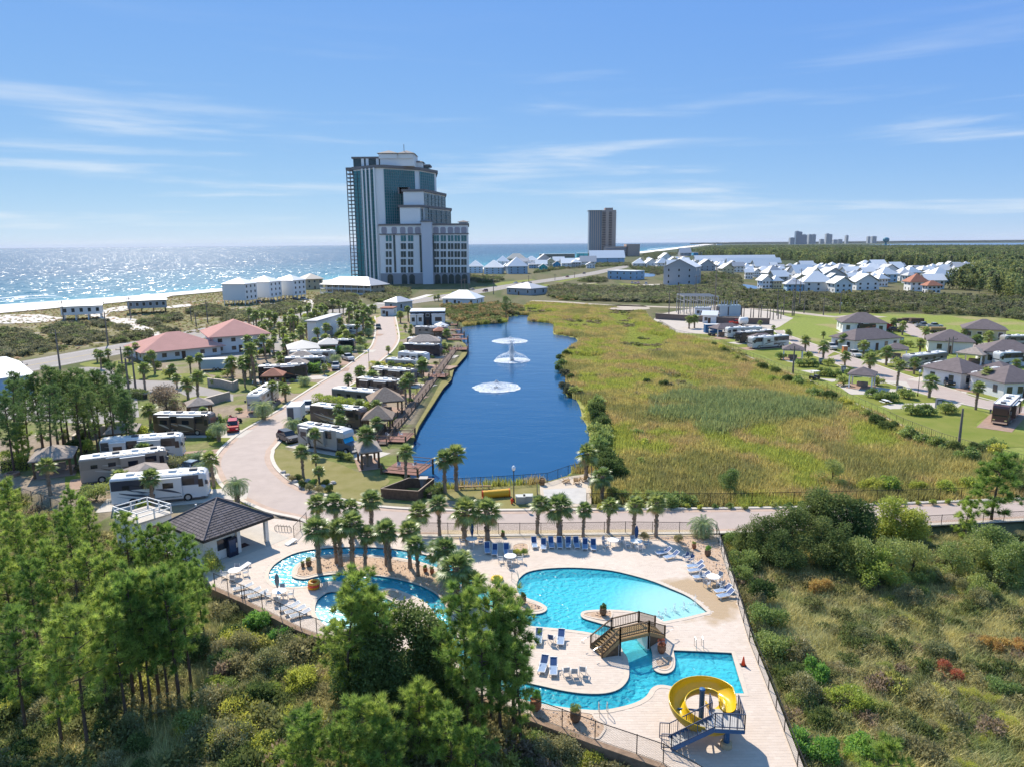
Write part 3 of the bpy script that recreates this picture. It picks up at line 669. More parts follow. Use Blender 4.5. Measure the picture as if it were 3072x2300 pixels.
# planting beds
M_bed=mat('river_gravel',(.44,.29,.18),.95,col2=(.58,.44,.33),vscale=3.5,bump=.9,bscale=7,spec=.1,detail=6)
BEDS=[['H',(140,500),(150,475),(192,450),(285,427),(400,423),(550,431),(690,453),(775,480),(845,518),(900,565),(950,620),'K',(1500,440),(1440,400),(1388,322),(1290,254),(1150,204),(1000,174),(880,161),(760,158),'H',(400,492),(260,503),(185,520),(143,513)],
        ['I',(-40,515),(20,520),(60,530),(92,572),(168,624),(238,648),(270,667),(260,681),(218,688),(132,679),(64,654),(0,622),(-60,590)],['I',(514,705),(545,692),(640,686),(696,690),(690,735),(640,743),(535,722)],
        ['I',(968,985),(1066,965),(1074,1000),(1063,1038),(1030,1055),(988,1048),(966,1020)],['I',(195,1282),(330,1298),(555,1318),(590,1350),(655,1400),(640,1450),(585,1484),(400,1420),(200,1345)],
        ['I',(880,235),(1060,222),(1345,228),(1395,380),(1455,560),(1420,560),(1350,490),(1280,430),(1200,365),(1120,300),(1100,265),(1000,250)],['H',(1165,372),(1200,360),(1238,366),(1240,395),(1205,404),(1168,398)],
        ['K',(985,275),(1010,262),(1060,263),(1130,290),(1085,325),(1000,300)]]
BEDP=[ccw(sm(Ul(b_),3)) for b_ in BEDS]
for b_ in BEDP:
    mb=MB();mb.prism(b_,None,.02);struct(mk('gravel_bed',mb,M_bed));struct(ribbon('bed_edging',b_,-.02,.12,.045,.07,M_cop,True))
# stones lying in the beds
sv,sf,st=[],[],[]
rs=np.random.RandomState(5)
for b_ in BEDP:
    bx=[p.x for p in b_];by=[p.y for p in b_];k=int((max(bx)-min(bx))*(max(by)-min(by))*9)
    x_=rs.uniform(min(bx),max(bx),k);y_=rs.uniform(min(by),max(by),k);ok=sdist(x_,y_,b_) <-.1
    for x,y in zip(x_[ok],y_[ok]):
        s_=rs.uniform(.04,.11);q=rs.uniform(.6,1.4,(4,3))*s_*np.array([[1,0,0],[-.5,.87,0],[-.5,-.87,0],[0,0,.9]])
        o_=len(sv);sv += [(x+a[0],y+a[1],.02+a[2]) for a in q];sf += [(o_,o_+1,o_+3),(o_+1,o_+2,o_+3),(o_+2,o_,o_+3)];st += [rs.rand()]*4
stm=bpy.data.materials.new('loose_stone');stm.use_nodes=True;t=stm.node_tree;at=t.nodes.new('ShaderNodeAttribute');at.attribute_name='tint';rp=t.nodes.new('ShaderNodeValToRGB')
rp.color_ramp.elements[0].color=(.26,.16,.10,1);rp.color_ramp.elements[1].color=(.70,.60,.50,1);t.links.new(at.outputs['Fac'],rp.inputs[0]);t.links.new(rp.outputs[0],t.nodes['Principled BSDF'].inputs['Base Color'])
tag(stuff(npmesh('loose_stones',sv,sf,stm,tint=st)),'loose tan stones scattered over the planting beds','stones')
# pavers of the deck: real blocks with open joints
M_pav=bpy.data.materials.new('deck_paver');M_pav.use_nodes=True;t=M_pav.node_tree;b=t.nodes['Principled BSDF'];b.inputs['Roughness'].default_value=.85
at=t.nodes.new('ShaderNodeAttribute');at.attribute_name='tint';rp=t.nodes.new('ShaderNodeValToRGB')
rp.color_ramp.elements[0].color=(.53,.43,.345,1);rp.color_ramp.elements[1].color=(.66,.555,.46,1)
t.links.new(at.outputs['Fac'],rp.inputs[0])
# the wet patch by the beach entry
gg=t.nodes.new('ShaderNodeNewGeometry');vd=t.nodes.new('ShaderNodeVectorMath');vd.operation='DISTANCE';WETP=U('I',1220,610);vd.inputs[1].default_value=WETP
mpn=t.nodes.new('ShaderNodeTexNoise');mpn.inputs['Scale'].default_value=.5;t.links.new(gg.outputs['Position'],mpn.inputs['Vector'])
mm=t.nodes.new('ShaderNodeMath');mm.operation='MULTIPLY_ADD';mm.inputs[1].default_value=4.0;t.links.new(mpn.outputs['Fac'],mm.inputs[0]);t.links.new(gg.outputs['Position'],vd.inputs[0]);t.links.new(vd.outputs['Value'],mm.inputs[2])
mr=t.nodes.new('ShaderNodeMapRange');mr.inputs['From Min'].default_value=6.5;mr.inputs['From Max'].default_value=5.2;t.links.new(mm.outputs[0],mr.inputs['Value'])
mx=t.nodes.new('ShaderNodeMix');mx.data_type='RGBA';t.links.new(mr.outputs[0],mx.inputs[0]);t.links.new(rp.outputs[0],mx.inputs[6]);mx.inputs[7].default_value=(.42,.30,.18,1)
t.links.new(mx.outputs[2],b.inputs['Base Color'])
PW,PD_=.42,.26
x0,x1=min(p.x for p in DECK),max(p.x for p in DECK);y0,y1=min(p.y for p in DECK),max(p.y for p in DECK)
cols=np.arange(x0,x1,PW);rows=np.arange(y0,min(y1,200),PD_)
cxx,cyy=np.meshgrid(cols,rows);cxx=cxx+(np.arange(len(rows)) % 2)[:,None]*PW/2
cxx,cyy=cxx.ravel(),cyy.ravel()
hw,hd=PW/2-.005,PD_/2-.005
keep=(sdist(cxx,cyy,DECK) <-.16) & (sdist(cxx,cyy,OUT) > .40) | (sdist(cxx,cyy,ISLE) <-.40)
for b_ in BEDP:keep &= sdist(cxx,cyy,b_) > .2
cxx,cyy=cxx[keep],cyy[keep]
tint=np.clip(.5+.8*(fbm(cxx/5,cyy/5)-.47)+rs.normal(0,.12,len(cxx)),0,1)
zj=rs.normal(0,.0012,len(cxx))
near=np.argsort(np.hypot(cxx-10,cyy-30))[:300]
rest=np.setdiff1d(np.arange(len(cxx)),near)
corn=np.array([(-hw,-hd,-.035),(hw,-hd,-.035),(hw,hd,-.035),(-hw,hd,-.035),(-hw,-hd,.0),(hw,-hd,.0),(hw,hd,.0),(-hw,hd,.0)])
fcs=np.array([(4,5,6,7),(0,1,5,4),(1,2,6,5),(2,3,7,6),(3,0,4,7)])
c3=np.stack([cxx,cyy,zj],-1)[rest]
pv=(c3[:,None,:]+corn[None]).reshape(-1,3);pf=(fcs[None]+8*np.arange(len(c3))[:,None,None]).reshape(-1,4)
field=npmesh('paver_field',pv,pf,M_pav,parent=deck,tint=np.repeat(tint[rest],8));stuff(field)
pmesh=[]
for k in range(6):
    pmesh.append(npmesh('paver',corn,fcs,M_pav,parent='mesh',tint=np.full(8,.15+.14*k)))
for i in near:place('paver',pmesh[min(5,int(tint[i]*6))],deck,(cxx[i],cyy[i],zj[i]))

# ------------------------------------------------------------------ retaining walls round the deck
M_ret=mat('split_face_block',(.30,.20,.13),.95,var=.25,vscale=2.5,bump=.6,bscale=4)
def block_wall(pts,z0,z1,label,name='retaining_wall',m=None,th=.35,bl=1.2,course=.2,capm=None):
    """a wall of separate stretches; its face is laid in courses of blocks"""
    root=thing(name,label,'wall',(pts[0][0],pts[0][1],z0));off=root.location
    mb=MB();cap=MB()
    for a,b_ in zip(pts[:-1],pts[1:]):
        mb.wall(a,b_,z1-z0-.1,th,z0);cap.wall(a,b_,.1,th+.1,z1-.1)
    mk('wall_body',mb,m or M_ret,root,off=off);mk('cap',cap,capm or M_cop,root,off=off)
    return root
EDGE_S=Ul(['J',(1055,765),(1190,825),'K',(60,335),(430,520),(540,562),(800,650),(1200,800),(1700,1000),'I',(180,1352),(580,1502),(840,1592),(1000,1648),'s',(2150,2400)])
block_wall(EDGE_S,-2.0,.05,'brown block retaining wall along the pool deck edge above the thicket',capm=M_ret)
EDGE_E=Ul(['I',(1352,215),(1400,380),(1462,560),(1560,880),(1680,1180),(1780,1440),(1862,1656),'s',(2440,2400)])
block_wall(EDGE_E,-2.0,.05,'low tan wall under the chain link fence right of the deck',th=.3)

# ------------------------------------------------------------------ chain link fences
M_post=mat('black_steel',(.035,.032,.03),.5,metal=.3)
lm=bpy.data.materials.new('chain_link');lm.use_nodes=True;t=lm.node_tree;t.nodes.clear();Nn=t.nodes.new;K=t.links.new
tcn=Nn('ShaderNodeTexCoord');rot=Nn('ShaderNodeMapping');rot.inputs['Rotation'].default_value=(0,R(45),0);rot.inputs['Scale'].default_value=(11,11,11);K(tcn.outputs['Object'],rot.inputs['Vector'])
sp=Nn('ShaderNodeSeparateXYZ');K(rot.outputs[0],sp.inputs[0]);outs=[]
for i in (0,2):
    fc=Nn('ShaderNodeMath');fc.operation='FRACT';K(sp.outputs[i],fc.inputs[0]);ls=Nn('ShaderNodeMath');ls.operation='LESS_THAN';ls.inputs[1].default_value=.09;K(fc.outputs[0],ls.inputs[0]);outs.append(ls.outputs[0])
mxm=Nn('ShaderNodeMath');mxm.operation='MAXIMUM';K(outs[0],mxm.inputs[0]);K(outs[1],mxm.inputs[1])
tr=Nn('ShaderNodeBsdfTransparent');df=Nn('ShaderNodeBsdfDiffuse');df.inputs[0].default_value=(.04,.035,.03,1);ms=Nn('ShaderNodeMixShader');K(mxm.outputs[0],ms.inputs[0]);K(tr.outputs[0],ms.inputs[1]);K(df.outputs[0],ms.inputs[2]);o=Nn('ShaderNodeOutputMaterial');K(ms.outputs[0],o.inputs[0])
def fence(pts,label,h=1.35,gap=2.6,z0=0.,r=.03,bars=None,name='chain_link_fence',m=None,lower=True):
    """posts, rails and one panel of netting (or upright bars) between each pair of posts"""
    root=thing(name,label,'fence',(pts[0][0],pts[0][1],z0));off=root.location;m=m or M_post
    line=[Vector((pts[0][0],pts[0][1],z0))]
    for a,b_ in zip(pts[:-1],pts[1:]):
        a,b_=Vector((a[0],a[1],z0)),Vector((b_[0],b_[1],z0));n_=max(1,round((b_-a).length/gap))
        line += [a.lerp(b_,(k+1)/n_) for k in range(n_)]
    pmb=MB().tube([(0,0,-.05),(0,0,h+.06)],r*1.15,6);pme=None
    for p in line:
        if pme is None:o_=mk('post',pmb,m,root);pme=o_.data;o_.location=p-off
        else:place('post',pme,root,p-off)
    rl=MB();rl.tube([p+Vector((0,0,h)) for p in line],r,5)
    mk('top_rail',rl,m,root,off=off)
    if lower:
        rl=MB();rl.tube([p+Vector((0,0,.08 if not bars else .15)) for p in line],r*.6,4);mk('bottom_rail',rl,m,root,off=off)
    for a,b_ in zip(line[:-1],line[1:]):
        L=(b_-a).length
        if bars:
            mb=MB();k=int(L/bars)
            for q in range(1,k):mb.box((L*q/k,0,h/2+.05),(.022,.022,h-.12))
            o_=mk('bar_panel',mb,m,root)
        else:
            mb=MB().add([(0,0,.06),(L,0,.06),(L,0,h),(0,0,h)],[(0,1,2,3)]);o_=mk('netting',mb,lm,root)
        o_.location=a-off;o_.rotation_euler=(0,0,math.atan2(b_.y-a.y,b_.x-a.x))
    return root
def inset(pts,d):return offline(pts,d)
fence(inset(EDGE_S,.25),'black chain link fence along the near edge of the pool deck')
fence(inset(EDGE_E,-.15),'black chain link fence along the right side of the pool deck')
FN=Ul(['H',(190,268),(130,335)]);fence(FN,'short black chain link fence beside the bicycle rack')
fence(Ul(['H',(720,318),(1000,322),(1300,320),(1700,314),(2085,318)]),'black chain link fence between loungers and the road palms')
fence(Ul(['N',(318,1388),(460,1384),(730,1370),(1085,1345),(1240,1290),(1410,1255)]),'black chain link fence at the near end of the lake')
fence(Ul(['N',(1010,1420),(1015,1500)]),'short chain link fence beside the sandy court')
fence(Ul(['N',(1410,1265),(1412,1500)]),'tall chain link fence at the right of the court',h=2.2)
fence(Ul(['s',(1760,1512),(2192,1512),(2754,1500),(3072,1488),(3300,1478)]),'dark fence behind the shrub row north of the road',h=1.4)
fence(Ul(['s',(2400,1592),(2760,1577),(3072,1562),(3300,1550)]),'thin dark fence along the near side of the road',h=1.2)
fence(Ul(['T',(290,335),(470,445),(700,495),(1000,568),(1250,690),(1450,770),'S',(130,605),(370,688),(640,828),(900,946),(1170,1078),(1500,1210),(1750,1285),(2300,1430)]),'long black picket fence along the marsh side of the right lots',h=1.3,bars=.45,name='picket_fence',gap=2.4)
fence(Ul(['J',(-60,262),(60,300),(210,352),(300,385)]),'black chain link fence below the left picnic lawn',h=1.3)
block_wall(Ul(['T',(290,335),(470,445),(700,495),(1000,568),(1250,690),(1450,770),'S',(130,605),(370,688),(640,828),(900,946),(1170,1078),(1500,1210),(1750,1285),(2300,1430)]),-1.3,.0,'low reddish retaining wall under the picket fence by the marsh',m=mat('red_block',(.42,.24,.15),.95,var=.2,vscale=2))
M_stuc=mat('beige_wall_block',(.36,.31,.26),.9,var=.12,vscale=1.5)
block_wall(Ul(['Y',(700,1060),(740,1030),(860,990),(980,960),(1100,945)]),0,1.6,'beige block wall left of the white striped motorhome',name='garden_wall',m=M_stuc)
block_wall(Ul(['Y',(1780,760),(1950,690),(2180,625)]),0,1.7,'beige block wall behind the small picnic shelter and cafe tables',name='garden_wall',m=M_stuc)
block_wall(Ul(['Y',(1975,500),(2100,515),(2212,545),'Q',(420,1340)]),0,1.9,'grey block wall at the curve below the palms',name='garden_wall',m=M_stuc)
block_wall(Ul(['T',(245,285),(770,318)]),0,2.4,'brown block wall at the left of the substation yard',name='yard_wall',m=mat('brown_block',(.19,.14,.115),.9,var=.1,vscale=.8))
block_wall(Ul(['T',(912,330),(1200,340),(1505,345)]),0,2.4,'brown block wall in front of the transformers',name='yard_wall',m=MATS['brown_block'])
# ------------------------------------------------------------------ timber footbridge over the lazy river
M_wood=mat('weathered_timber',(.30,.19,.085),.85,col2=(.42,.28,.13),vscale=6,detail=6)
M_woodd=mat('dark_rail_timber',(.13,.085,.05),.85,var=.25,vscale=5)
M_white=mat('white_plaster',(.78,.76,.72),.75,var=.03,vscale=1.5)
M_steel=mat('stainless_tube',(.55,.53,.50),.3,metal=.9)
def V3(p,z):return Vector((p.x,p.y,z))
BZ=1.35
A0,B0=U('Z',500,1050),U('Z',342,905);C0,E0=U('Z',760,785,BZ),U('Z',640,648,BZ);D0,F0=U('Z',1165,690,BZ),U('Z',1022,552,BZ);G0,H0=U('Z',1390,765),U('Z',1252,625)
br=thing('footbridge','arched timber footbridge with railings and steps over the lazy river','bridge',(A0.x,A0.y,0));off=br.location
for k,(p,q,r_,s_) in enumerate(((A0,B0,C0,E0),(G0,H0,D0,F0))):
    nst=8
    for i in range(nst):                                       # treads
        t0,t1=i/nst,(i+1)/nst;z=BZ*(i+1)/nst
        quad=[V3(p.lerp(r_,t0),z),V3(q.lerp(s_,t0),z),V3(q.lerp(s_,t1),z),V3(p.lerp(r_,t1),z)]
        mk('tread',MB().plate(quad,.06),M_wood,br,off=off)
    for a,b_ in ((p,r_),(q,s_)):
        mk('stringer',MB().beam(V3(a,.02),V3(b_,BZ-.1),.08,.28),M_wood,br,off=off)
        mb=MB();mb.add([V3(a.lerp(b_,.12),.0),V3(b_,.0),V3(b_,BZ-.12),V3(a.lerp(b_,.12),.1)],[(0,1,2,3)]);mk('side_boarding',mb,M_woodd,br,off=off)
for i in range(20):
    t0,t1=i/20+.004,(i+1)/20-.004
    mk('deck_board',MB().plate([V3(C0.lerp(D0,t0),BZ+.03),V3(C0.lerp(D0,t1),BZ+.03),V3(E0.lerp(F0,t1),BZ+.03),V3(E0.lerp(F0,t0),BZ+.03)],.04),M_wood,br,off=off)
for a,b_ in ((C0,D0),(E0,F0)):mk('beam',MB().beam(V3(a,BZ-.12),V3(b_,BZ-.12),.12,.25),M_wood,br,off=off)
for a,b_ in ((C0,E0),(D0,F0)):mk('abutment',MB().wall(a,b_,BZ+.1,.22,-.3),M_white,br,off=off)
RH=.95
bal=None
for a,z0,b_,z1 in ((A0,.1,C0,BZ),(C0,BZ,D0,BZ),(G0,.1,D0,BZ),(B0,.1,E0,BZ),(E0,BZ,F0,BZ),(H0,.1,F0,BZ)):
    mk('handrail',MB().beam(V3(a,z0+RH),V3(b_,z1+RH),.11,.06),M_woodd,br,off=off)
    mk('lower_rail',MB().beam(V3(a,z0+.16),V3(b_,z1+.16),.05,.09),M_woodd,br,off=off)
    L=(b_-a).length;n_=int(L/.15)
    for i in range(1,n_):
        p=V3(a,z0).lerp(V3(b_,z1),i/n_)
        if bal is None:o=mk('baluster',MB().box((0,0,.55),(.035,.035,.74)),M_woodd,br);bal=o.data
        else:o=place('baluster',bal,br)
        o.location=p-off
    for p in (V3(a,z0),V3(b_,z1)):mk('newel_post',MB().box((p.x,p.y,p.z/2+.5),(.12,.12,p.z+1.0)),M_woodd,br,off=off)
for p,z0 in ((A0,.1),(B0,.1),(G0,.1),(H0,.1)):
    s=-1 if p in (A0,B0) else 1;dd=(D0-C0).normalized()*s
    mk('end_handrail',MB().tube([V3(p,1.0),V3(p+dd*.4,.95),V3(p+dd*.75,.8),V3(p+dd*.8,.6),V3(p+dd*.55,.52)],.025,6),M_steel,br,off=off)

# ------------------------------------------------------------------ water slide
M_yel=mat('yellow_fibreglass',(.66,.43,.015),.22,spec=.5)
M_yel2=mat('yellow_fibreglass_outside',(.52,.33,.03),.45)
M_blue=mat('blue_painted_steel',(.035,.12,.26),.45,var=.1,vscale=2)
M_rail=mat('slide_rail_paint',(.05,.07,.12),.5)
M_grate=mat('pale_tread_plate',(.45,.43,.40),.7,var=.1,vscale=4)
SZ=2.1
pf=[U('P',1012,1175,SZ),U('P',1382,1195,SZ)];ex=(pf[1]-pf[0]);PWD=ex.length;ex.normalize();ey=Vector((-ex.y,ex.x,0))
O=pf[0].copy();PDP=1.9
PC=U('P',858,690,2.95);PC.z=0
sl=thing('water_slide','yellow spiral water slide with blue stair tower above the square pool','slide',(PC.x,PC.y,0));off=sl.location
def loc(x,y,z):p=O+ex*x+ey*y;return Vector((p.x,p.y,z))
mk('column',MB().lathe([(.17,0),(.17,2.9),(.19,2.92),(.19,3.0),(0.01,3.0)],16,(PC.x,PC.y,0)),M_blue,sl,True,off=off)
pcn=U('P',1152,1400)
mk('column',MB().lathe([(.19,0),(.19,SZ-.1)],16,(pcn.x,pcn.y,0)),M_blue,sl,True,off=off)
mk('column_footing',MB().lathe([(.36,0),(.36,.32),(.24,.36)],16,(pcn.x,pcn.y,0)),mat('sand_concrete',(.48,.38,.24),.9),sl,off=off)
mk('platform',MB().plate([loc(0,0,SZ),loc(PWD,0,SZ),loc(PWD,PDP,SZ),loc(0,PDP,SZ)],.06),M_grate,sl,off=off)
mb=MB()
for a,b_ in (((0,0),(PWD,0)),((PWD,0),(PWD,PDP)),((PWD,PDP),(0,PDP)),((0,PDP),(0,0)),((PWD/2,0),(PWD/2,PDP))):mb.beam(loc(*a,SZ-.16),loc(*b_,SZ-.16),.08,.2)
mk('platform_frame',mb,M_blue,sl,off=off)
S0a,S0b=U('P',470,1450),U('P',315,1330)                # foot of the stair
sdir=loc(0,0,0)-V3(S0a,0);nst=11;wst=ey*1.05
foot=V3(S0a,0)
for i in range(nst):
    t_=(i+.5)/nst;p=foot.lerp(loc(0,0,0),t_);z=SZ*(i+1)/(nst+1);q=sdir.normalized()*.14
    mk('tread',MB().plate([V3(p-q,z),V3(p+q,z),V3(p+q+wst,z),V3(p-q+wst,z)],.04),M_grate,sl,off=off)
for w_ in (Vector((0,0,0)),wst):
    mk('stringer',MB().beam(V3(foot+w_,.05),V3(loc(0,0,0)+w_,SZ-.08),.06,.26),M_blue,sl,off=off)
def rail(a,b_,za,zb,n=5):
    """two rails, posts and thin bars"""
    for h in (1.05,.12):mk('guard_rail',MB().beam(V3(a,za+h),V3(b_,zb+h),.05),M_rail,sl,off=off)
    for i in range(n+1):
        p=V3(a,za).lerp(V3(b_,zb),i/n);mk('rail_post',MB().beam(p,p+Vector((0,0,1.06)),.05),M_rail,sl,off=off)
    k=int((Vector(b_)-Vector(a)).length/.12);mb=MB()
    for i in range(1,k):
        p=V3(a,za).lerp(V3(b_,zb),i/k);mb.beam(p+Vector((0,0,.12)),p+Vector((0,0,1.04)),.014)
    mk('rail_bars',mb,M_rail,sl,off=off)
rail(foot,loc(0,0,0),.1,SZ);rail(foot+wst,loc(0,0,0)+wst,.1,SZ);rail(loc(0,0,0),loc(PWD,0,0),SZ,SZ,4);rail(loc(PWD,0,0),loc(PWD,PDP,0),SZ,SZ,4);rail(loc(0,PDP,0),loc(0,1.1,0),SZ,SZ,2)
rail(foot-sdir.normalized()*.6,foot,.0,.1,1);rail(foot-sdir.normalized()*.6+wst,foot+wst,.0,.1,1)
# the flume: one swept trough that turns once round the column
rf=1.55;path=[];stp=loc(PWD*.58,PDP*.75,0)
a0=0.0
for i in range(4):
    t_=i/4;p=V3(stp,0).lerp(Vector((PC.x+rf,PC.y-.1,0)),t_);path.append((p,SZ+.12-.12*t_))
for i in range(45):
    a=i/44*R(372);path.append((Vector((PC.x+rf*math.cos(a),PC.y+rf*math.sin(a),0)),SZ-(SZ-.42)*i/44))
p=path[-1][0];tdir=(path[-1][0]-path[-2][0]).normalized()
for i in range(1,5):path.append((p+tdir*.4*i,.42-.06*i))
def flume(shift,w0,name,m,bank=.18):
    vs,fs=[],[];prof=13;L=len(path)
    for i,(p,z) in enumerate(path):
        tg=(path[min(i+1,L-1)][0]-path[max(i-1,0)][0]).normalized();sd=Vector((tg.y,-tg.x,0))   # right = outside of the turn
        bk=bank if 4 < i < L-5 else 0
        for k in range(prof):
            th=R(-14)+R(208)*k/(prof-1);x=-math.cos(th)*w0;h=.5-math.sin(th)*w0+bk*(1 if x > 0 else-.2)*abs(x)/w0
            vs.append((p.x+sd.x*x,p.y+sd.y*x,z+h+shift))
    for i in range(L-1):
        for k in range(prof-1):fs.append((i*prof+k,(i+1)*prof+k,(i+1)*prof+k+1,i*prof+k+1))
    return mk(name,MB().add(vs,fs),m,sl,True,off=off)
flume(0,.50,'flume',M_yel);flume(-.03,.535,'flume_shell',M_yel2)
for sgn in (-1,1):
    pts=[]
    for i,(p,z) in enumerate(path):
        L=len(path);tg=(path[min(i+1,L-1)][0]-path[max(i-1,0)][0]).normalized();sd=Vector((tg.y,-tg.x,0));bk=.18 if 4 < i < L-5 else 0
        pts.append(p+sd*sgn*.515+Vector((0,0,z+.62+(bk if sgn > 0 else-.2*bk))))
    mk('flume_lip',MB().tube(pts,.045,6),M_yel,sl,True,off=off)
for a in (R(80),R(170),R(260)):
    q=Vector((PC.x+1.1*math.cos(a),PC.y+1.1*math.sin(a),0));zz=SZ-(SZ-.42)*a/R(372)+.1
    mk('support_arm',MB().tube([V3(PC,zz),V3(q,zz),V3(q+Vector((math.cos(a),math.sin(a),0))*.4,zz-.05)],.06,6),M_blue,sl,off=off)

# ------------------------------------------------------------------ deck furniture
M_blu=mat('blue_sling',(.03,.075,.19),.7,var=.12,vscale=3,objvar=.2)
M_seat=mat('pale_blue_sling',(.24,.33,.47),.7,var=.1,vscale=3)  # sling split in colour: sunlit seat here, shaded backrests in the navy
M_gsl=mat('grey_sling',(.33,.36,.40),.7,var=.1,vscale=3)
M_frm=mat('white_resin',(.78,.77,.74),.5)
def lounger(name,sling,back):
    r_=thing(name,'','lounger')
    mb=MB();mb.beam((-.31,-.95,.33),(-.31,.35,.33),.06);mb.beam((.31,-.95,.33),(.31,.35,.33),.06);mb.beam((-.31,-.95,.33),(.31,-.95,.33),.06);mb.beam((-.31,.35,.33),(.31,.35,.33),.06);mk('frame',mb,M_frm,r_)
    for x in (-.31,.31):
        for y in (-.72,.25):mk('leg',MB().beam((x,y,.33),(x*1.05,y+(.08 if y > 0 else-.08),0),.055),M_frm,r_)
        mk('armrest',MB().tube([(x*1.1,-.15,.33),(x*1.12,-.1,.52),(x*1.12,.3,.55)],.03,5),M_frm,r_)
    s=MB();n_=6
    for i in range(n_):y0,y1=-.93+1.28*i/n_,-.93+1.28*(i+1)/n_-.015;s.plate([(-.29,y0,.37),(.29,y0,.37),(.29,y1,.37 ),(-.29,y1,.37)],.02)
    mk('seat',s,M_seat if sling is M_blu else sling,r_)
    c,sn=math.cos(back),math.sin(back)
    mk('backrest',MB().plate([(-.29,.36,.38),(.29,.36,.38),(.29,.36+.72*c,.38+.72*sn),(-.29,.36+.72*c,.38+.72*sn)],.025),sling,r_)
    mb=MB()
    for x in (-.32,.32):mb.beam((x,.34,.36),(x,.36+.76*c,.38+.76*sn),.05)
    mb.beam((-.32,.36+.76*c,.38+.76*sn),(.32,.36+.76*c,.38+.76*sn),.06);mk('back_frame',mb,M_frm,r_)
    return r_
def chair(name,sling):
    r_=thing(name,'','chair');mk('seat',MB().plate([(-.24,-.24,.43),(.24,-.24,.43),(.24,.22,.41),(-.24,.22,.41)],.03),sling,r_)
    mk('backrest',MB().plate([(-.24,.22,.46),(.24,.22,.46),(.24,.36,.98),(-.24,.36,.98)],.03),sling,r_)
    for x in (-.27,.27):
        mk('leg',MB().beam((x,-.26,.62),(x,-.3,0),.04),M_frm,r_);mk('leg',MB().beam((x,.38,1.0),(x,.24,0),.04),M_frm,r_);mk('armrest',MB().beam((x,-.27,.62),(x,.3,.64),.05),M_frm,r_)
    return r_
def table(name):
    r_=thing(name,'','table');mk('tabletop',MB().lathe([(.6,.70),(.62,.73),(.6,.745),(.02,.745)],20),M_frm,r_)
    for a in range(4):mk('leg',MB().beam((.42*math.cos(a*math.pi/2+.5),.42*math.sin(a*math.pi/2+.5),0),(.35*math.cos(a*math.pi/2+.5),.35*math.sin(a*math.pi/2+.5),.71),.05),M_frm,r_)
    return r_
PROTO={'lb':lounger('sun_lounger',M_blu,R(58)),'lf':lounger('sun_lounger',M_blu,R(35)),'lg':lounger('sun_lounger',M_gsl,R(14)),'c':chair('patio_chair',M_blu),'cg':chair('patio_chair',M_gsl),'t':table('patio_table')}
USED=set()
def put(k,p,rz,label,group=None,z=0.):
    o=PROTO[k]
    if k in USED:o=dup(o)
    if k[0] in 'lc':o.scale=(.84,.84,.84)
    USED.add(k);o.location=(p.x,p.y,z);o.rotation_euler=(0,0,rz);o['label']=label
    if group:o['group']=group
    return o
row=[put('lb',U('I',x,y),R(a),'') for x,y,a in ((213,285,4),(270,296,-3),(318,286,2),(370,286,0),(424,286,-4),(475,286,3),(528,296,-6),(580,300,-4))]
order(row,'raised blue lounger, %s in the row below the road palms','loungers in the row by the fence')
row=[put('lb',U('H',x,y),R(a),'') for x,y,a in ((1046,402,5),(1081,410,-2),(1137,408,3))]
order(row,'blue lounger left of the small square planter, %s of three','loungers left of the planter')
for (x,y,a),tx in zip(((1015,336,-72),(1062,360,-68),(1208,418,-78),(1215,445,-76),(1250,487,-80),(1382,572,-72),(1398,602,-70)),
    ('blue lounger lying flat, upper of the pair near the terracotta pots','blue lounger lying flat, lower of the pair near the terracotta pots','blue lounger by the gravel bed, upper of the pair below two chairs','blue lounger by the gravel bed, lower of the pair below two chairs','blue lounger just left of the table by the right fence','blue lounger nearest the right fence, upper of its pair','blue lounger nearest the right fence, lower of its pair')):
    put('lf',U('I',x,y),R(a),tx,'loungers along the right gravel bed')
for (x,y,a),tx in zip(((240,872,-6),(378,878,-8),(268,1046,-14),(332,1062,-4)),('blue lounger on the island deck, left of the upper row','blue lounger on the island deck, right of the upper row','blue lounger half behind the pine, left of the lower row','blue lounger right of the lower island row beside chairs')):
    put('lf',U('I',x,y),R(a),tx,'loungers on the island deck')
put('c',U('I',320,880),R(160),'blue sling chair turned away between two island loungers')
for x,y,a in ((408,1085,10),(460,1092,0),(515,1080,-14)):put('cg',U('I',x,y),R(a+180),'')
order([o for o in bpy.data.objects if o.name.startswith('patio_chair') and o.get('label') == '' and o.location.length > 1],'white framed chair, %s of three on the island deck','three chairs on the island deck')
for (x,y,a),tx in zip(((62,262,64),(112,292,62),(160,312,60)),('top','middle','bottom')):put('lg',U('K',x,y),R(-a),'grey lounger on the left deck edge, %s of the three above the grey umbrella' % tx,'loungers on the left deck edge')
for (x,y,a),tx in zip(((370,392,58),(408,416,60),(440,440,58)),('top','middle','bottom')):put('lg',U('K',x,y),R(-a),'grey lounger on the left deck edge, %s of the three below the grey umbrella' % tx,'loungers on the left deck edge')
def diner(p,angs,where,kind='cg'):
    put('t',p,rnd.random(),'round white table '+where)
    cs=[]
    for a in angs:
        q=p+Vector((math.cos(R(a)),math.sin(R(a)),0))*.95;cs.append(put(kind,q,R(a)-math.pi/2,''))
    order(cs,'chair, %s at the table '+where,'chairs at the tables')
diner(U('H',1155,452),(0,90,180,265),'between planter and big pool');diner(U('H',1642,375),(30,140,210),'nearest the sixth road palm');diner(U('H',1752,380),(0,100,190,280),'under the right blue umbrella')
diner(U('H',2115,552),(40,140,220,300),'by the right fence between loungers');diner(U('H',62,622),(10,95,190,275),'under the closed grey umbrella');diner(U('H',972,368),(0,180,270),'under the left blue umbrella');diner(U('J',1168,712),(20,100,190,280),'on the deck below the pool house')
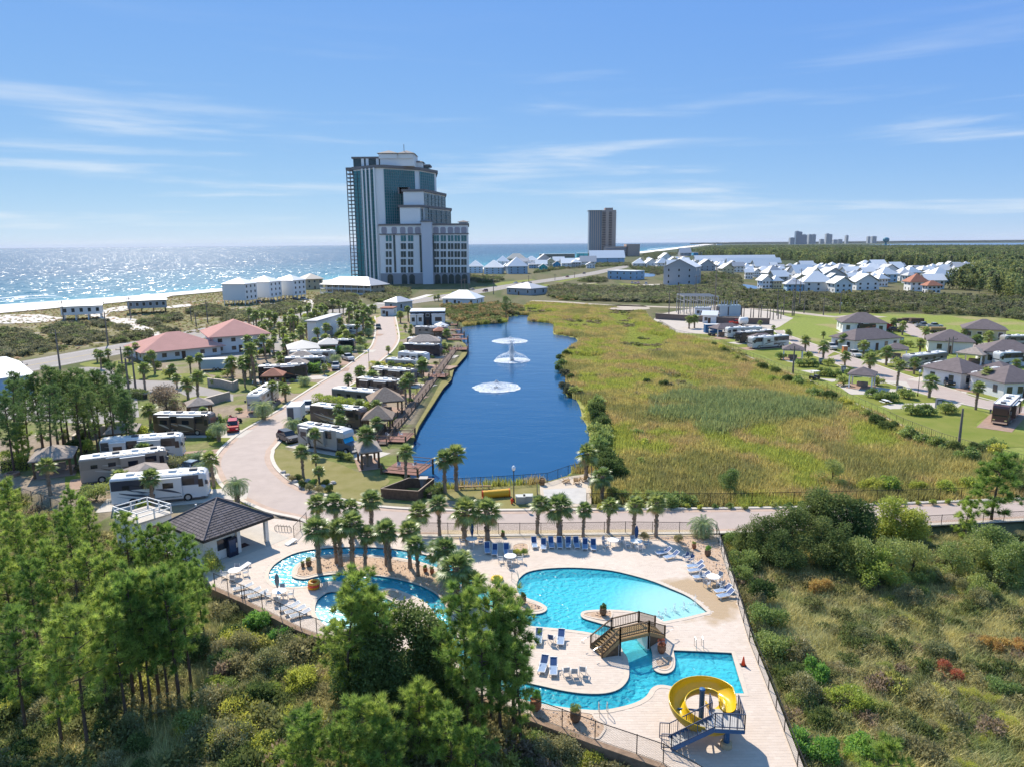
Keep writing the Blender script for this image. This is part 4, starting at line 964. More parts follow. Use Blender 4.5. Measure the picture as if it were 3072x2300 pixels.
for (x,y,a),tx in zip(((1152,372,30),(1182,385,30)),('left','right')):put('c',U('I',x,y),R(a-90),'blue chair facing the pool by the gravel bed, %s of two' % tx)
def umbrella(p,m,label,h=2.3):
    r_=thing('closed_umbrella',label,'umbrella',(p.x,p.y,0));mk('pole',MB().tube([(0,0,0),(0,0,h)],.025,6),M_steel,r_)
    pr=[]
    for i in range(9):
        t_=i/8;pr.append((.05+.15*math.sin(math.pi*(1-t_) ** .8)*(1-.3*t_),h-1.35+1.35*t_))
    mb=MB().lathe(pr,10);mb.v=[(x*(1+.25*(i % 2)),y*(1+.25*(i % 2)),z) for i,(x,y,z) in enumerate(mb.v)];mk('folded_canopy',mb,m,r_)
    mk('base',MB().lathe([(.25,0),(.25,.06),(.05,.1)],10),M_frm,r_)
M_cb=mat('navy_canvas',(.02,.06,.16),.8);M_cg=mat('grey_canvas',(.22,.23,.24),.8)
umbrella(U('H',975,366),M_cb,'closed navy umbrella at the table by the palms');umbrella(U('H',1752,376),M_cb,'closed navy umbrella at the table right of the loungers');umbrella(U('H',55,618),M_cg,'closed grey umbrella at the table on the left deck edge')
# planters
M_ter=mat('terracotta',(.34,.14,.07),.8,var=.15,vscale=4);M_clay=mat('dark_clay',(.16,.10,.06),.8,var=.2,vscale=4)
POTS=[]
def pot(p,m,label,s=1.):
    s *= .82
    r_=thing('planter_pot',label,'pot',(p.x,p.y,.02));mk('pot',MB().lathe([(.22*s,0),(.36*s,.25*s),(.38*s,.5*s),(.32*s,.68*s),(.38*s,.74*s),(.30*s,.76*s),(.28*s,.66*s),(.01,.64*s)],14),m,r_,True);POTS.append((r_,s));return r_
for z_,x,y,m,s,tx in (('I',36,578,M_ter,.9,'clay pot on the peninsula bed, left of two'),('I',142,640,M_clay,1.,'dark pot with spiky plant on the peninsula bed, right of two'),('I',640,712,M_clay,1.,'pot with a dark bushy plant on the rounded bed by the bridge'),('I',1003,945,M_ter,1.1,'terracotta pot with red leaved plant below the bridge steps'),('I',468,1372,M_clay,1.2,'large clay urn in the gravel bed near the lower fence'),('I',222,1300,M_ter,1.3,'large terracotta urn beside the tall pine at the river'),
    ('I',1205,300,M_ter,.75,'small terracotta pot in the upper right gravel bed'),('I',1289,345,M_clay,1.05,'big clay pot near the upper right deck corner'),('H',200,470,M_clay,.9,'dark pot at the left end of the palm island'),('H',172,474,M_clay,.6,'small dark pot at the tip of the palm island'),('H',752,497,M_ter,.7,'small terracotta pot on the palm island, left of two'),('H',784,505,M_ter,.7,'small terracotta pot on the palm island, right of two'),('H',1120,330,M_clay,.7,'low pot by the fence below the road')):pot(U(z_,x,y),m,tx,s)
# small things on the deck
p=U('P',1365,390);r_=thing('traffic_cone','orange traffic cone standing right of the square pool','cone',(p.x,p.y,0));M_or=mat('orange_rubber',(.75,.07,.02),.5)
mk('cone',MB().lathe([(.17,.03),(.04,.70),(.03,.72)],14),M_or,r_,True);mk('base',MB().box((0,0,.02),(.42,.42,.04)),mat('black_rubber',(.03,.03,.03),.8),r_);mk('collar',MB().lathe([(.121,.26),(.085,.42)],14),mat('pale_band',(.8,.5,.42),.5),r_)
for z_,x,y,rr,cols_,tx in (('K',535,250,.42,((.75,.3,.02),(.75,.07,.05),(.7,.35,.05)),'stack of orange and red swim rings at the river edge'),('H',1092,535,.45,((.75,.5,.03),),'yellow swim ring lying beside the palms')):
    p=U(z_,x,y);r_=thing('swim_ring',tx,'swim ring',(p.x,p.y,0))
    for i,c_ in enumerate(cols_):
        mk('ring',MB().tube([(rr*math.cos(a*.3927)+.05*i,rr*math.sin(a*.3927)-.08*i,.16+.25*i) for a in range(17)],.15,8,False),mat('ring_%d_%d' % (i,len(cols_)),c_,.4),r_,True)
def ladder(p,rz,label,name='pool_ladder'):
    r_=thing(name,label,'ladder',(p.x,p.y,0),rz)
    for x in (-.28,.28):mk('rail',MB().tube([(x,-.35,0),(x,-.32,.7),(x,-.15,.85),(x,.15,.8),(x,.3,.3),(x,.3,-.5)],.025,6),M_steel,r_)
    for z in (-.1,-.3):mk('rung',MB().beam((-.28,.3,z),(.28,.3,z),.05),M_steel,r_)
ladder(U('I',640,1325),0,'steel pool ladder at the lower river bend');ladder(U('I',95,490),R(-90),'thin steel handrail at the left end of the big pool');ladder(U('I',1235,915),R(180),'bent steel handrail above the square pool');ladder(U('K',600,250),R(180),'steel handrail beside the swim rings')
for z_,x,y,a,tx in (('H',115,362,55,'white cornhole board on the deck beside the pool house'),('J',1215,665,55,'white cornhole board next to the table below the pool house')):
    p=U(z_,x,y);r_=thing('cornhole_board',tx,'game board',(p.x,p.y,0),R(a)-math.pi/2);mk('board',MB().plate([(-.3,-.6,.1),(.3,-.6,.1),(.3,.6,.36),(-.3,.6,.36)],.03),M_white,r_)
    for x_ in (-.27,.27):mk('leg',MB().beam((x_,.5,.32),(x_,.5,0),.05),M_white,r_)
    mb=MB();mb.beam((-.28,-.58,.05),(.28,-.58,.05),.05,.09);mb.beam((-.28,-.58,.06),(-.28,.55,.26),.04,.1);mb.beam((.28,-.58,.06),(.28,.55,.26),.04,.1);mk('frame',mb,M_white,r_)
p=U('H',78,300);r_=thing('bicycle_rack','black looped bicycle rack beside the pool house','bike rack',(p.x,p.y,0),R(-12))
mk('frame',MB().tube([(-1,0,0),(-1,0,.35),(-.9,0,.5),(.9,0,.5),(1,0,.35),(1,0,0)],.035,6),M_post,r_)
for i in range(5):mk('hoop',MB().tube([(-.7+.35*i,-.25,.02),(-.7+.35*i,-.2,.6),(-.7+.35*i,.2,.6),(-.7+.35*i,.25,.02)],.02,5),M_post,r_)
# water jets of the beach entry
M_spray=bpy.data.materials.new('white_spray');M_spray.use_nodes=True;t=M_spray.node_tree;b=t.nodes['Principled BSDF'];b.inputs['Base Color'].default_value=(.9,.93,.95,1);b.inputs['Roughness'].default_value=.3;b.inputs['Alpha'].default_value=.75
def droplets(n,fn,size,seed):
    r0=np.random.RandomState(seed);vs,fs=[],[]
    for i in range(n):
        c,s_=fn(r0);q=r0.normal(0,1,(4,3));q /= np.linalg.norm(q,axis=1)[:,None];q=q*size*s_+np.array(c);o_=len(vs);vs += [tuple(a) for a in q];fs += [(o_,o_+1,o_+2),(o_,o_+2,o_+3),(o_,o_+3,o_+1),(o_+1,o_+3,o_+2)]
    return MB().add(vs,fs)
jets=[]
for i,(x,y,h) in enumerate(((985,716,.5),(1027,702,.6),(1084,686,.75),(1142,668,.8),(1210,642,.95))):
    p=U('I',x,y,-.1);r_=thing('water_jet','','water jet',(p.x,p.y,-.12))
    mk('spray',droplets(90,lambda q,h=h:((q.normal(0,.05+.06*0),q.normal(0,.05),h*q.beta(1.4,1.2)),q.uniform(.4,1)),.05,i),M_spray,r_);mk('foam',droplets(60,lambda q:((q.normal(0,.2),q.normal(0,.2),.03),q.uniform(.4,1)),.06,i+9),M_spray,r_);jets.append(r_)
order(jets,'small white water jet, %s of five at the beach entry','jets at the beach entry')

# ------------------------------------------------------------------ pool house
M_tile=mat('slate_brown_tile',(.135,.11,.11),.75,var=.25,vscale=1.5,objvar=.22)
def tile_face(a,b_,top0,top1,rows,tw,root,off,near=None,nm='roof_tile',m=None):
    """tiles in courses on one roof slope; eave a-b, ridge top0-top1"""
    m=m or M_tile;nn=(b_-a).cross(top0-a).normalized()
    if nn.z < 0:nn=-nn
    big=MB();singles=[]
    for i in range(rows):
        t0,t1=i/rows,(i+1)/rows+.012
        l0,r0=a.lerp(top0,t0),b_.lerp(top1,t0);l1,r1=a.lerp(top0,min(t1,.999)),b_.lerp(top1,min(t1,.999));n_=max(1,round((r0-l0).length/tw));sh=(i % 2)*.5/n_
        for k in range(n_+(1 if sh else 0)):
            u0,u1=max(0,k/n_-sh)+.003,min(1,(k+1)/n_-sh)-.003
            if u1-u0 < .01:continue
            q=[l0.lerp(r0,u0)+nn*.06,l0.lerp(r0,u1)+nn*.06,l1.lerp(r1,u1)+nn*.02,l1.lerp(r1,u0)+nn*.02]
            if near is not None and len(near) < 300:near.append(1);mk(nm,MB().plate(q,.035),m,root,off=off)
            else:big.plate(q,.035)
    if big.f:stuff(mk('roof_tiles',big,m,root,off=off))
EZ=2.85
Lc,Fc,Rc=U('D',905,1252,EZ),U('D',1235,1422,EZ),U('D',1868,1197,EZ)
ey_=(Rc-Fc);ly=ey_.length;ey_.normalize();ex_=Vector((-ey_.y,ey_.x,0));ex_=ex_ if ex_.dot(Lc-Fc) > 0 else-ex_;lx=min(12.0,(Lc-Fc).dot(ex_));Lc=Fc+ex_*lx;Bc=Lc+ey_*ly
mid=(Lc+Rc)/2;az_=zat('D',1395,1032,mid);ap=V3(mid,az_)
ph=thing('pool_house','pool house with dark tiled hipped roof on white columns','building',(mid.x,mid.y,0));off=ph.location
def PHp(x,y,z):p=Fc+ex_*x+ey_*y;return Vector((p.x,p.y,z))
pr_ang=math.atan2(ey_.y,ey_.x)
roof=mk('roof',MB().add([Lc,Fc,Rc,Bc,ap],[(0,1,4),(1,2,4),(2,3,4),(3,0,4),(3,2,1,0)]),mat('roof_underlay',(.05,.04,.04),.9),ph,off=off)
near_t=[]
tile_face(Fc,Rc,ap,ap,15,.62,roof,off,near_t);tile_face(Lc,Fc,ap,ap,15,.62,roof,off,near_t)
tile_face(Rc,Bc,ap,ap,15,.62,roof,off);tile_face(Bc,Lc,ap,ap,15,.62,roof,off)
for c_ in (Lc,Fc,Rc,Bc):mk('hip_cap',MB().tube([c_+Vector((0,0,.06)),ap+Vector((0,0,.06))],.09,6),M_tile,roof,off=off)
mb=MB()
for a,b_ in ((Lc,Fc),(Fc,Rc),(Rc,Bc),(Bc,Lc)):mb.beam(a-Vector((0,0,.12)),b_-Vector((0,0,.12)),.12,.22)
mk('fascia',mb,mat('dark_fascia',(.06,.05,.045),.7),roof,off=off)
mk('vent_pipe',MB().tube([PHp(lx*.72,ly*.32,az_-1.4),PHp(lx*.72,ly*.32,az_-.6)],.1,8),M_white,roof,off=off)
rc=PHp(lx*.5,ly*.27,1.4)
mk('wall',MB().box(rc,(ly*.40,lx-1.6,2.8),pr_ang),M_white,ph,off=off)
for x,y in ((.8,.45),(.8,ly*.52),(.8,ly-.5),(lx-.8,ly-.5),(lx-.8,ly*.52)):mk('column',MB().box(PHp(x,y,1.35),(.38,.38,2.7),pr_ang),M_white,ph,off=off)
mk('door',MB().box(PHp(lx*.42,ly*.475,1.05),(.08,1.0,2.1),pr_ang),mat('brown_door',(.10,.055,.035),.6),ph,off=off)
mk('window',MB().box(PHp(.78,ly*.33,1.5),(1.6,.08,1.1),pr_ang),mat('dark_glass',(.015,.02,.03),.08,spec=.6),ph,off=off)
p=PHp(.62,ly*.41,0);r_=thing('vending_machine','dark blue vending machine against the pool house wall','vending machine',(p.x,p.y,0),pr_ang);mk('cabinet',MB().box((0,0,.95),(1.0,.7,1.9)),mat('navy_cabinet',(.012,.02,.05),.4),r_);mk('front_panel',MB().box((-.1,-.36,1.15),(.7,.03,1.3)),mat('lit_panel',(.03,.06,.12),.2),r_);mk('coin_panel',MB().box((.38,-.36,1.1),(.16,.03,.5)),M_steel,r_)  # front panel: a slightly lighter blue than the cabinet
for k,(x,y) in enumerate(((1.9,ly*.62),(1.6,ly*.42))):
    p=PHp(x,y,0);m_=MB().box((0,0,.012),(1.8,1.0,.016));o=mk('door_mat',m_,mat('dark_mat',(.06,.025,.02),.95));o.location=(p.x,p.y,0);o.rotation_euler=(0,0,pr_ang);tag(o,('dark red mat on the patio beside the pool house columns','dark mat in front of the vending machine')[k],'mat')
sheet('patio',[PHp(-.4,0,0),PHp(-.4,ly+1.5,0),PHp(lx*.8,ly+1.5,0),PHp(lx+1.5,ly,0),PHp(lx+.5,-.5,0)],.012,M_conc)
# flat-roofed store with a railed roof terrace behind the pool house
q0,q1,q2=U('D',640,1262,2.9),U('D',945,1168,2.9),U('D',430,1195,2.9);q3=q1+q2-q0
ts=thing('store_building','low white store with a railed roof terrace beside the pool house','building',(q0.x,q0.y,0));off=ts.location
mb=MB();mb.prism([q0,q1,q3,q2],-1.6,2.8);mk('wall',mb,M_white,ts,off=off);mb=MB();mb.prism(ccw(offline(ccw([q0,q1,q3,q2]),-.2,True)),2.8,2.95);mk('roof_terrace',mb,M_conc,ts,off=off)
for a,b_ in ((q0,q1),(q1,q3),(q3,q2),(q2,q0)):
    for h in (1.0,.55):mk('rail',MB().beam(V3(a,2.95+h),V3(b_,2.95+h),.08),M_frm,ts,off=off)
    n_=max(2,round((b_-a).length/1.8))
    for i in range(n_):p=a.lerp(b_,i/n_);mk('rail_post',MB().box((p.x,p.y,3.45),(.12,.12,1.05)),M_frm,ts,off=off)
for t_ in (.5,.8):p=q0.lerp(q1,t_);d_=(q1-q0).normalized();n_=Vector((d_.y,-d_.x,0));mk('shutter',MB().box((p.x+n_.x*.03,p.y+n_.y*.03,1.6),(1.3,.1,1.1),math.atan2(d_.y,d_.x)),mat('brown_shutter',(.22,.12,.09),.7),ts,off=off)

# ------------------------------------------------------------------ things at the lake's end
M_brd=mat('brown_fence_boards',(.13,.085,.06),.9,var=.3,vscale=3)
e0,e1,e2=U('M',1085,1088),U('M',1440,1114),U('M',1588,990);eh=zat('M',1440,1018,e1);e3=U('M',1350,985)
en=thing('bin_enclosure','brown board enclosure for bins beside the lake fence','enclosure',(e0.x,e0.y,0));off=en.location
for a,b_ in ((e0,e1),(e1,e2),(e2,e3),(e3,e0)):
    mb=MB();n_=int((b_-a).length/.16)
    for i in range(n_):
        p,q=a.lerp(b_,i/n_+.0006),a.lerp(b_,(i+1)/n_-.0006);mb.wall(p,q,eh-.04*rnd.random(),.03)
    stuff(mk('board_wall',mb,M_brd,en,off=off));mk('top_rail',MB().beam(V3(a,eh),V3(b_,eh),.14,.06),mat('pale_cap_board',(.36,.27,.20),.85),en,off=off)
p=U('M',1490,985);r_=thing('waste_bin','grey wheeled waste bin inside the board enclosure','bin',(p.x,p.y,0));mk('body',MB().lathe([(.5,.1),(.6,1.3)],4),M_cg,r_);mk('lid',MB().box((0,0,1.34),(1.1,1.1,.08)),M_conc,r_)
def post_lamp(p,h,label,head='acorn',arm=0.):
    r_=thing('lamp_post',label,'lamp post',(p.x,p.y,0));mk('post',MB().lathe([(.13,0),(.12,.4),(.065,.55),(.05,h-.45)],8),M_post,r_,True)
    if head == 'acorn':mk('globe',MB().lathe([(.1,h-.45),(.24,h-.2),(.2,h+.05),(.06,h+.2)],10),mat('white_globe',(.85,.85,.84),.3),r_,True);mk('collar',MB().lathe([(.05,h-.55),(.16,h-.46)],10),M_post,r_)
    else:mk('lamp_head',MB().box((0,-.35,h-.4),(.35,.7,.15)),M_post,r_)
    return r_
post_lamp(U('N',840,1490),4.5,'black lamp post with white globe in front of the lake');post_lamp(U('M',1,1),1,'') if False else None
post_lamp(U('C',1228,780),5.0,'black lamp post beside the winding road among motorhomes');post_lamp(U('S',1297,825),5.2,'black lamp post with white globe among the right lots')
p=U('N',708,1452);r_=thing('agility_tunnel','yellow agility tunnel on the dry grass by the lake','tunnel',(p.x,p.y,0),R(12))
M_tun=mat('yellow_tunnel',(.66,.36,.02),.6);mb=MB();seg=[]
for i in range(13):seg.append((-1.7+3.4*i/12,0,.5))
mb.tube(seg,[.48+.03*(i % 2) for i in range(13)],14,False);mk('tunnel_skin',mb,M_tun,r_,True)
for x in (-1.7,1.7):mk('end_ring',MB().tube([(x,.5*math.cos(a*.5236),.5+.5*math.sin(a*.5236)) for a in range(13)],.05,6,False),M_or,r_)
for x in (-1,1):mk('cradle',MB().box((x,0,.08),(.12,1.1,.16)),M_woodd,r_)
M_gbx=mat('grey_green_box',(.36,.37,.33),.6)
for k,(x,y) in enumerate(((888,1495),(945,1490))):
    p=U('N',x,y);r_=thing('utility_box',('grey utility box right of the lamp post, left of two','grey utility box right of the lamp post, right of two')[k],'utility box',(p.x,p.y,0));mk('body',MB().box((0,0,.45),(1.1,.9,.9)),M_gbx,r_);mk('lid',MB().box((0,0,.94),(1.2,1.0,.08)),mat('pale_lid',(.5,.5,.45),.6),r_)
p=U('N',825,1500);r_=thing('fire_hydrant','red fire hydrant at the foot of the lamp post','hydrant',(p.x,p.y,0));mk('barrel',MB().lathe([(.12,0),(.11,.5),(.15,.52),(.13,.66),(.03,.72)],10),M_or,r_);mk('nozzle',MB().beam((-.2,0,.42),(.2,0,.42),.1),M_or,r_)
p=U('N',1047,1362);r_=thing('timber_barrel','brown barrel bin at the corner of the sandy court','barrel',(p.x,p.y,0));mk('staves',MB().lathe([(.32,0),(.4,.45),(.34,.9),(.3,.9),(.3,.8),(.01,.8)],12),mat('barrel_wood',(.30,.17,.08),.85),r_);mk('hoop',MB().lathe([(.41,.4),(.41,.5)],12),M_post,r_)
M_adi=mat('tan_chair_wood',(.42,.27,.13),.85)
for k,(x,y,a) in enumerate(((1225,1345,100),(1300,1350,170),(1355,1335,210))):
    p=U('N',x,y);r_=thing('adirondack_chair','tan slatted garden chair on the court sand, %s of three' % ('left','middle','right')[k],'chair',(p.x,p.y,0),R(a))
    for i in range(5):mk('back_slat',MB().beam((-.24+.12*i,.25,.3),(-.26+.13*i,.65,1.05),.1,.025),M_adi,r_)
    for i in range(4):mk('seat_slat',MB().beam((-.3,-.35+.16*i,.42-.04*i),(.3,-.35+.16*i,.42-.04*i),.13,.025),M_adi,r_)
    for x_ in (-.34,.34):mk('leg',MB().beam((x_,-.4,.58),(x_,-.4,0),.1,.03),M_adi,r_);mk('leg',MB().beam((x_,-.4,.4),(x_,.5,.05),.03,.12),M_adi,r_);mk('armrest',MB().beam((x_,-.45,.6),(x_,.45,.6),.13,.03),M_adi,r_)
p=U('N',553,1392);r_=thing('plank_bench','long low plank bench by the lake fence','bench',(p.x,p.y,0),R(2));mk('seat',MB().box((0,0,.42),(4.2,.35,.08)),M_wood,r_)
for x in (-1.8,0,1.8):mk('leg',MB().box((x,0,.2),(.1,.3,.4)),M_woodd,r_)
# lake fountains
fmn=bpy.data.materials.new('fountain_foam');fmn.use_nodes=True;t=fmn.node_tree;b=t.nodes['Principled BSDF'];b.inputs['Base Color'].default_value=(.62,.66,.70,1);b.inputs['Roughness'].default_value=.6
co=t.nodes.new('ShaderNodeTexCoord');n=t.nodes.new('ShaderNodeTexNoise');n.inputs['Scale'].default_value=1.6;n.inputs['Detail'].default_value=8;n.inputs['Roughness'].default_value=.75;t.links.new(co.outputs['Object'],n.inputs['Vector'])
ln=t.nodes.new('ShaderNodeVectorMath');ln.operation='LENGTH';t.links.new(co.outputs['Generated'],ln.inputs[0])
mr=t.nodes.new('ShaderNodeMapRange');mr.inputs['From Min'].default_value=.30;mr.inputs['From Max'].default_value=.50;t.links.new(n.outputs['Fac'],mr.inputs['Value']);t.links.new(mr.outputs[0],b.inputs['Alpha'])
ft=[]
for k,(x,y,rx,hx,hy,hmax,hole) in enumerate(((812,305,135,812,268,2.2,0),(825,446,134,785,352,6.0,0),(712,645,178,660,605,2.4,1))):
    p=U('N',x,y,LAKEZ);rad=(U('N',x+rx,y,LAKEZ)-p).length;r_=thing('lake_fountain',('white ring of spray, farthest of the three lake fountains','tall white plume, middle of the three lake fountains','wide white spray ring, nearest of the three lake fountains')[k],'fountain',(p.x,p.y,LAKEZ),0,'fountains in the lake')
    rr=np.random.RandomState(k);vs=[(0,0,.03)];
    for ring in range(1,9):
        for a in range(48):q=rad*ring/8*(1+(.035*rr.randn() if ring == 8 else 0));vs.append((q*math.cos(a*math.pi/24),q*math.sin(a*math.pi/24),.03+.02*rr.rand()))
    fs=[(0,1+a,1+(a+1) % 48) for a in range(48)]+[(1+r0*48+a,1+(r0+1)*48+a,1+(r0+1)*48+(a+1) % 48,1+r0*48+(a+1) % 48) for r0 in range(7) for a in range(48)]
    mk('foam',MB().add(vs,fs),fmn,r_)
    hx_=U('N',hx,y,LAKEZ)-p
    def arc(q,rad=rad,hmax=hmax):a=q.uniform(0,6.283);u=q.beta(1.0,1.1);rr_=rad*.96*u;h=hmax*4*u*(1-u)*.28+hmax*.75*(1-u) ** 5;return ((rr_*math.cos(a),rr_*math.sin(a),.05+h*q.uniform(.85,1)),q.uniform(.4,1.2))
    mk('spray',droplets(3600,arc,.11,k),M_spray,r_);mk('nozzle_float',MB().lathe([(.6,-.1),(.6,.12),(.1,.2),(.08,.5)],10),M_post,r_)
    if hmax > 4:mk('plume',droplets(1700,lambda q:((q.normal(0,.12+.25*q.rand()),q.normal(0,.2),5.6*q.beta(1,1.6)),q.uniform(.4,1.2)),.17,33),M_spray,r_)
# ------------------------------------------------------------------ plants: templates
def rot_frame(r0,n,bias):
    """random leaf frames: direction along the leaf and across it"""
    d=r0.normal(0,1,(n,3))+bias;d /= np.linalg.norm(d,axis=1)[:,None]+1e-9
    s=np.cross(d,r0.normal(0,1,(n,3)));s /= np.linalg.norm(s,axis=1)[:,None]+1e-9
    return d,s
def leaf_quads(P,d,s,ln,wd):
    """pointed four-sided leaves"""
    ln=np.asarray(ln)[:,None];wd=np.asarray(wd)[:,None]
    V=np.stack([P,P+d*ln*.45+s*wd*.5,P+d*ln,P+d*ln*.45-s*wd*.5],1).reshape(-1,3)
    return V,np.arange(len(P)*4).reshape(-1,4)
def shrub_mesh(name,seed,rx,h,n,size,m,lumps=13,up=.4,asp=.5,gap=.35):
    r0=np.random.RandomState(seed);cs=[]
    for i in range(lumps):
        a=r0.uniform(0,6.283);q=rx*.62*math.sqrt(r0.rand());cr=r0.uniform(.2,.5)*min(rx,h*.8);cs.append((q*math.cos(a),q*math.sin(a),max(cr*.6,(h-cr)*r0.uniform(.35,1)*(1-.5*q/rx)),cr,r0.uniform(-.22,.22)))
    w_=np.array([c[3] ** 2 for c in cs]);k=r0.choice(lumps,n,p=w_/w_.sum())
    C=np.array(cs)[k];u=r0.normal(0,1,(n,3));u /= np.linalg.norm(u,axis=1)[:,None];u[:,2]=np.where(u[:,2] <-.35,-u[:,2],u[:,2])
    tw=np.sin(u[:,0]*7+k)*np.sin(u[:,1]*6+2*k)*np.sin(u[:,2]*5+k)
    P=C[:,:3]+u*(C[:,3]*(1+.16*tw)*r0.uniform(1-gap,1.06,n)*np.where(r0.rand(n) < .16,r0.uniform(1,1.4,n),1))[:,None];P[:,2]=np.maximum(P[:,2],.03)
    d,s=rot_frame(r0,n,u*.9+np.array([0,0,up]));ln=size*r0.uniform(.6,1.35,n)
    V,F=leaf_quads(P,d,s,ln,ln*asp);tn=np.clip(.5+C[:,4]+r0.normal(0,.2,n),0,1)
    return npmesh(name,V,F,m,parent='mesh',tint=np.repeat(tn,4))
def merge(parts):
    V=[];F=[];T=[];o=0
    for v,f,t_ in parts:V.append(v);F.append(f+o);T.append(t_);o += len(v)
    return np.concatenate(V),np.concatenate(F),np.concatenate(T)
def tufts(r0,P,D,nn,ln,wd,spread=.75):
    """needle bunches at points P pointing along D"""
    n=len(P);Pn=np.repeat(P,nn,0);Dn=np.repeat(D,nn,0);d=Dn+r0.normal(0,spread,(n*nn,3));d /= np.linalg.norm(d,axis=1)[:,None]
    s=np.cross(d,r0.normal(0,1,d.shape));s /= np.linalg.norm(s,axis=1)[:,None]+1e-9;L=ln*r0.uniform(.7,1.25,(n*nn,1));base=Pn+d*L*.08
    V=np.stack([base-s*wd/2,base+s*wd/2,Pn+d*L-np.array([0,0,.05])*L],1).reshape(-1,3)
    tt=np.clip(np.repeat(r0.normal(.45,.22,n),nn)+r0.normal(0,.2,n*nn),0,1)
    return V,np.arange(len(V)).reshape(-1,3),np.repeat(tt,3)
M_bark=mat('pine_bark',(.11,.075,.055),.95,var=.35,vscale=4,bump=.5,bscale=8)
M_dbark=mat('dark_bark',(.06,.05,.04),.95,var=.3,vscale=4)
F_pine=foliage('pine_needles',(.034,.06,.012),(.21,.265,.055),.32,.02,.18)
F_pined=foliage('pine_needles_dark',(.035,.058,.018),(.11,.15,.045),.3,.02,.2)
F_oak=foliage('dark_evergreen_leaf',(.022,.036,.012),(.085,.108,.032),.3,.02,.2,.02)
F_myr=foliage('wax_myrtle_leaf',(.05,.07,.018),(.155,.185,.055),.35,.03,.2)
F_oli=foliage('olive_scrub_leaf',(.06,.062,.026),(.18,.168,.075),.3,.03,.25)
F_yel=foliage('yellow_green_leaf',(.08,.10,.018),(.22,.235,.045),.4,.03,.2)
F_gld=foliage('goldenrod',(.10,.10,.03),(.36,.29,.04),.4,.01,.15)
F_org=foliage('orange_autumn_leaf',(.14,.075,.03),(.44,.19,.06),.4,.01,.15)
F_red=foliage('red_autumn_leaf',(.10,.045,.025),(.26,.075,.04),.4,.01,.15)
F_grn=foliage('glossy_green_leaf',(.04,.09,.015),(.12,.20,.04),.35,.02,.2,.12)
F_scr=foliage('dune_scrub_leaf',(.032,.034,.020),(.095,.092,.05),.2,.02,.25,.04)
F_palm=foliage('fan_palm_leaf',(.04,.058,.016),(.145,.175,.05),.35,.02,.2,.12)
F_pind=foliage('pindo_palm_leaf',(.06,.085,.035),(.19,.22,.10),.35,.02,.15,.1)
F_dead=foliage('dead_frond',(.16,.10,.05),(.30,.20,.10),.2,.01,.15)
M_trunk=mat('palm_trunk',(.20,.15,.11),.95,col2=(.34,.27,.20),vscale=5,bump=1.,bscale=9)
def pine_meshes(seed,H,rad,base,ntuft,nn,ln,wd,m,spread=.75):
    """trunk and crown of a young slash pine"""
    r0=np.random.RandomState(seed);bend=r0.normal(0,.05*H,2);tp=[]
    for i in range(9):t_=i/8;tp.append(Vector((bend[0]*t_*t_,bend[1]*t_*t_,H*.985*t_)))
    mb=MB().tube(tp,[.02*H*(1-t/8.6)*.75+.015 for t in range(9)],7)
    nb=int(14+H*1.6);P,D=[],[]
    def axis_at(z):t_=z/H;return np.array([bend[0]*t_*t_,bend[1]*t_*t_,z])
    for i in range(nb):
        u=i/(nb-1);z=H*(base+(1-base)*u ** .9)*.985;a=i*2.4+r0.normal(0,.3)
        rr=rad*(math.sin(math.pi*min(1,(1-u)*.82+.12)) ** .8*(.55+.5*(1-u))+.08)*r0.uniform(.65,1.15)
        rise=rr*(.15+.55*u)+r0.normal(0,.1);p0=axis_at(z);tip=p0+np.array([rr*math.cos(a),rr*math.sin(a),rise])
        q1=p0+(tip-p0)*.5+np.array([0,0,-.06*rr]);mb.tube([p0,q1,tip],[.012*H*.45+.008,.02,.008],4,False)
        k=max(2,int(ntuft/nb*(.5+rr/rad)))
        for j in range(k):
            f=r0.uniform(.38,1.0);c=p0+(tip-p0)*f+r0.normal(0,.13*rr+.05,3)*np.array([1,1,.8]);P.append(c);dd=(tip-p0)/(np.linalg.norm(tip-p0)+1e-9)*.8+np.array([0,0,.7]);D.append(dd/np.linalg.norm(dd))
    for j in range(6):P.append(axis_at(H*r0.uniform(.93,1.0))+r0.normal(0,.07,3));D.append(np.array([0,0,1.]))
    V,F,T=tufts(r0,np.array(P),np.array(D),nn,ln,wd,spread)
    tme=bpy.data.meshes.new('trunk');tme.from_pydata(mb.v,[],mb.f);tme.materials.append(M_bark);tme.shade_smooth()
    return tme,npmesh('crown',V,F,m,parent='mesh',tint=T)
PINES=[pine_meshes(s,10,r_,b_,int(nt_*.62),46,.50,.040,F_pine,.60) for s,r_,b_,nt_ in ((1,1.9,.30,430),(2,2.2,.36,460),(3,1.7,.24,400),(4,2.0,.42,420),(5,2.4,.33,480))]
PINEY=[pine_meshes(s,6,1.7,.10,190,50,.50,.040,F_pine,.55) for s in (11,12,13)]
PINEM=[pine_meshes(s,12,r_,.38,300,20,.5,.06,F_pined,.8) for s,r_ in ((21,2.3),(22,2.7),(23,2.0))]
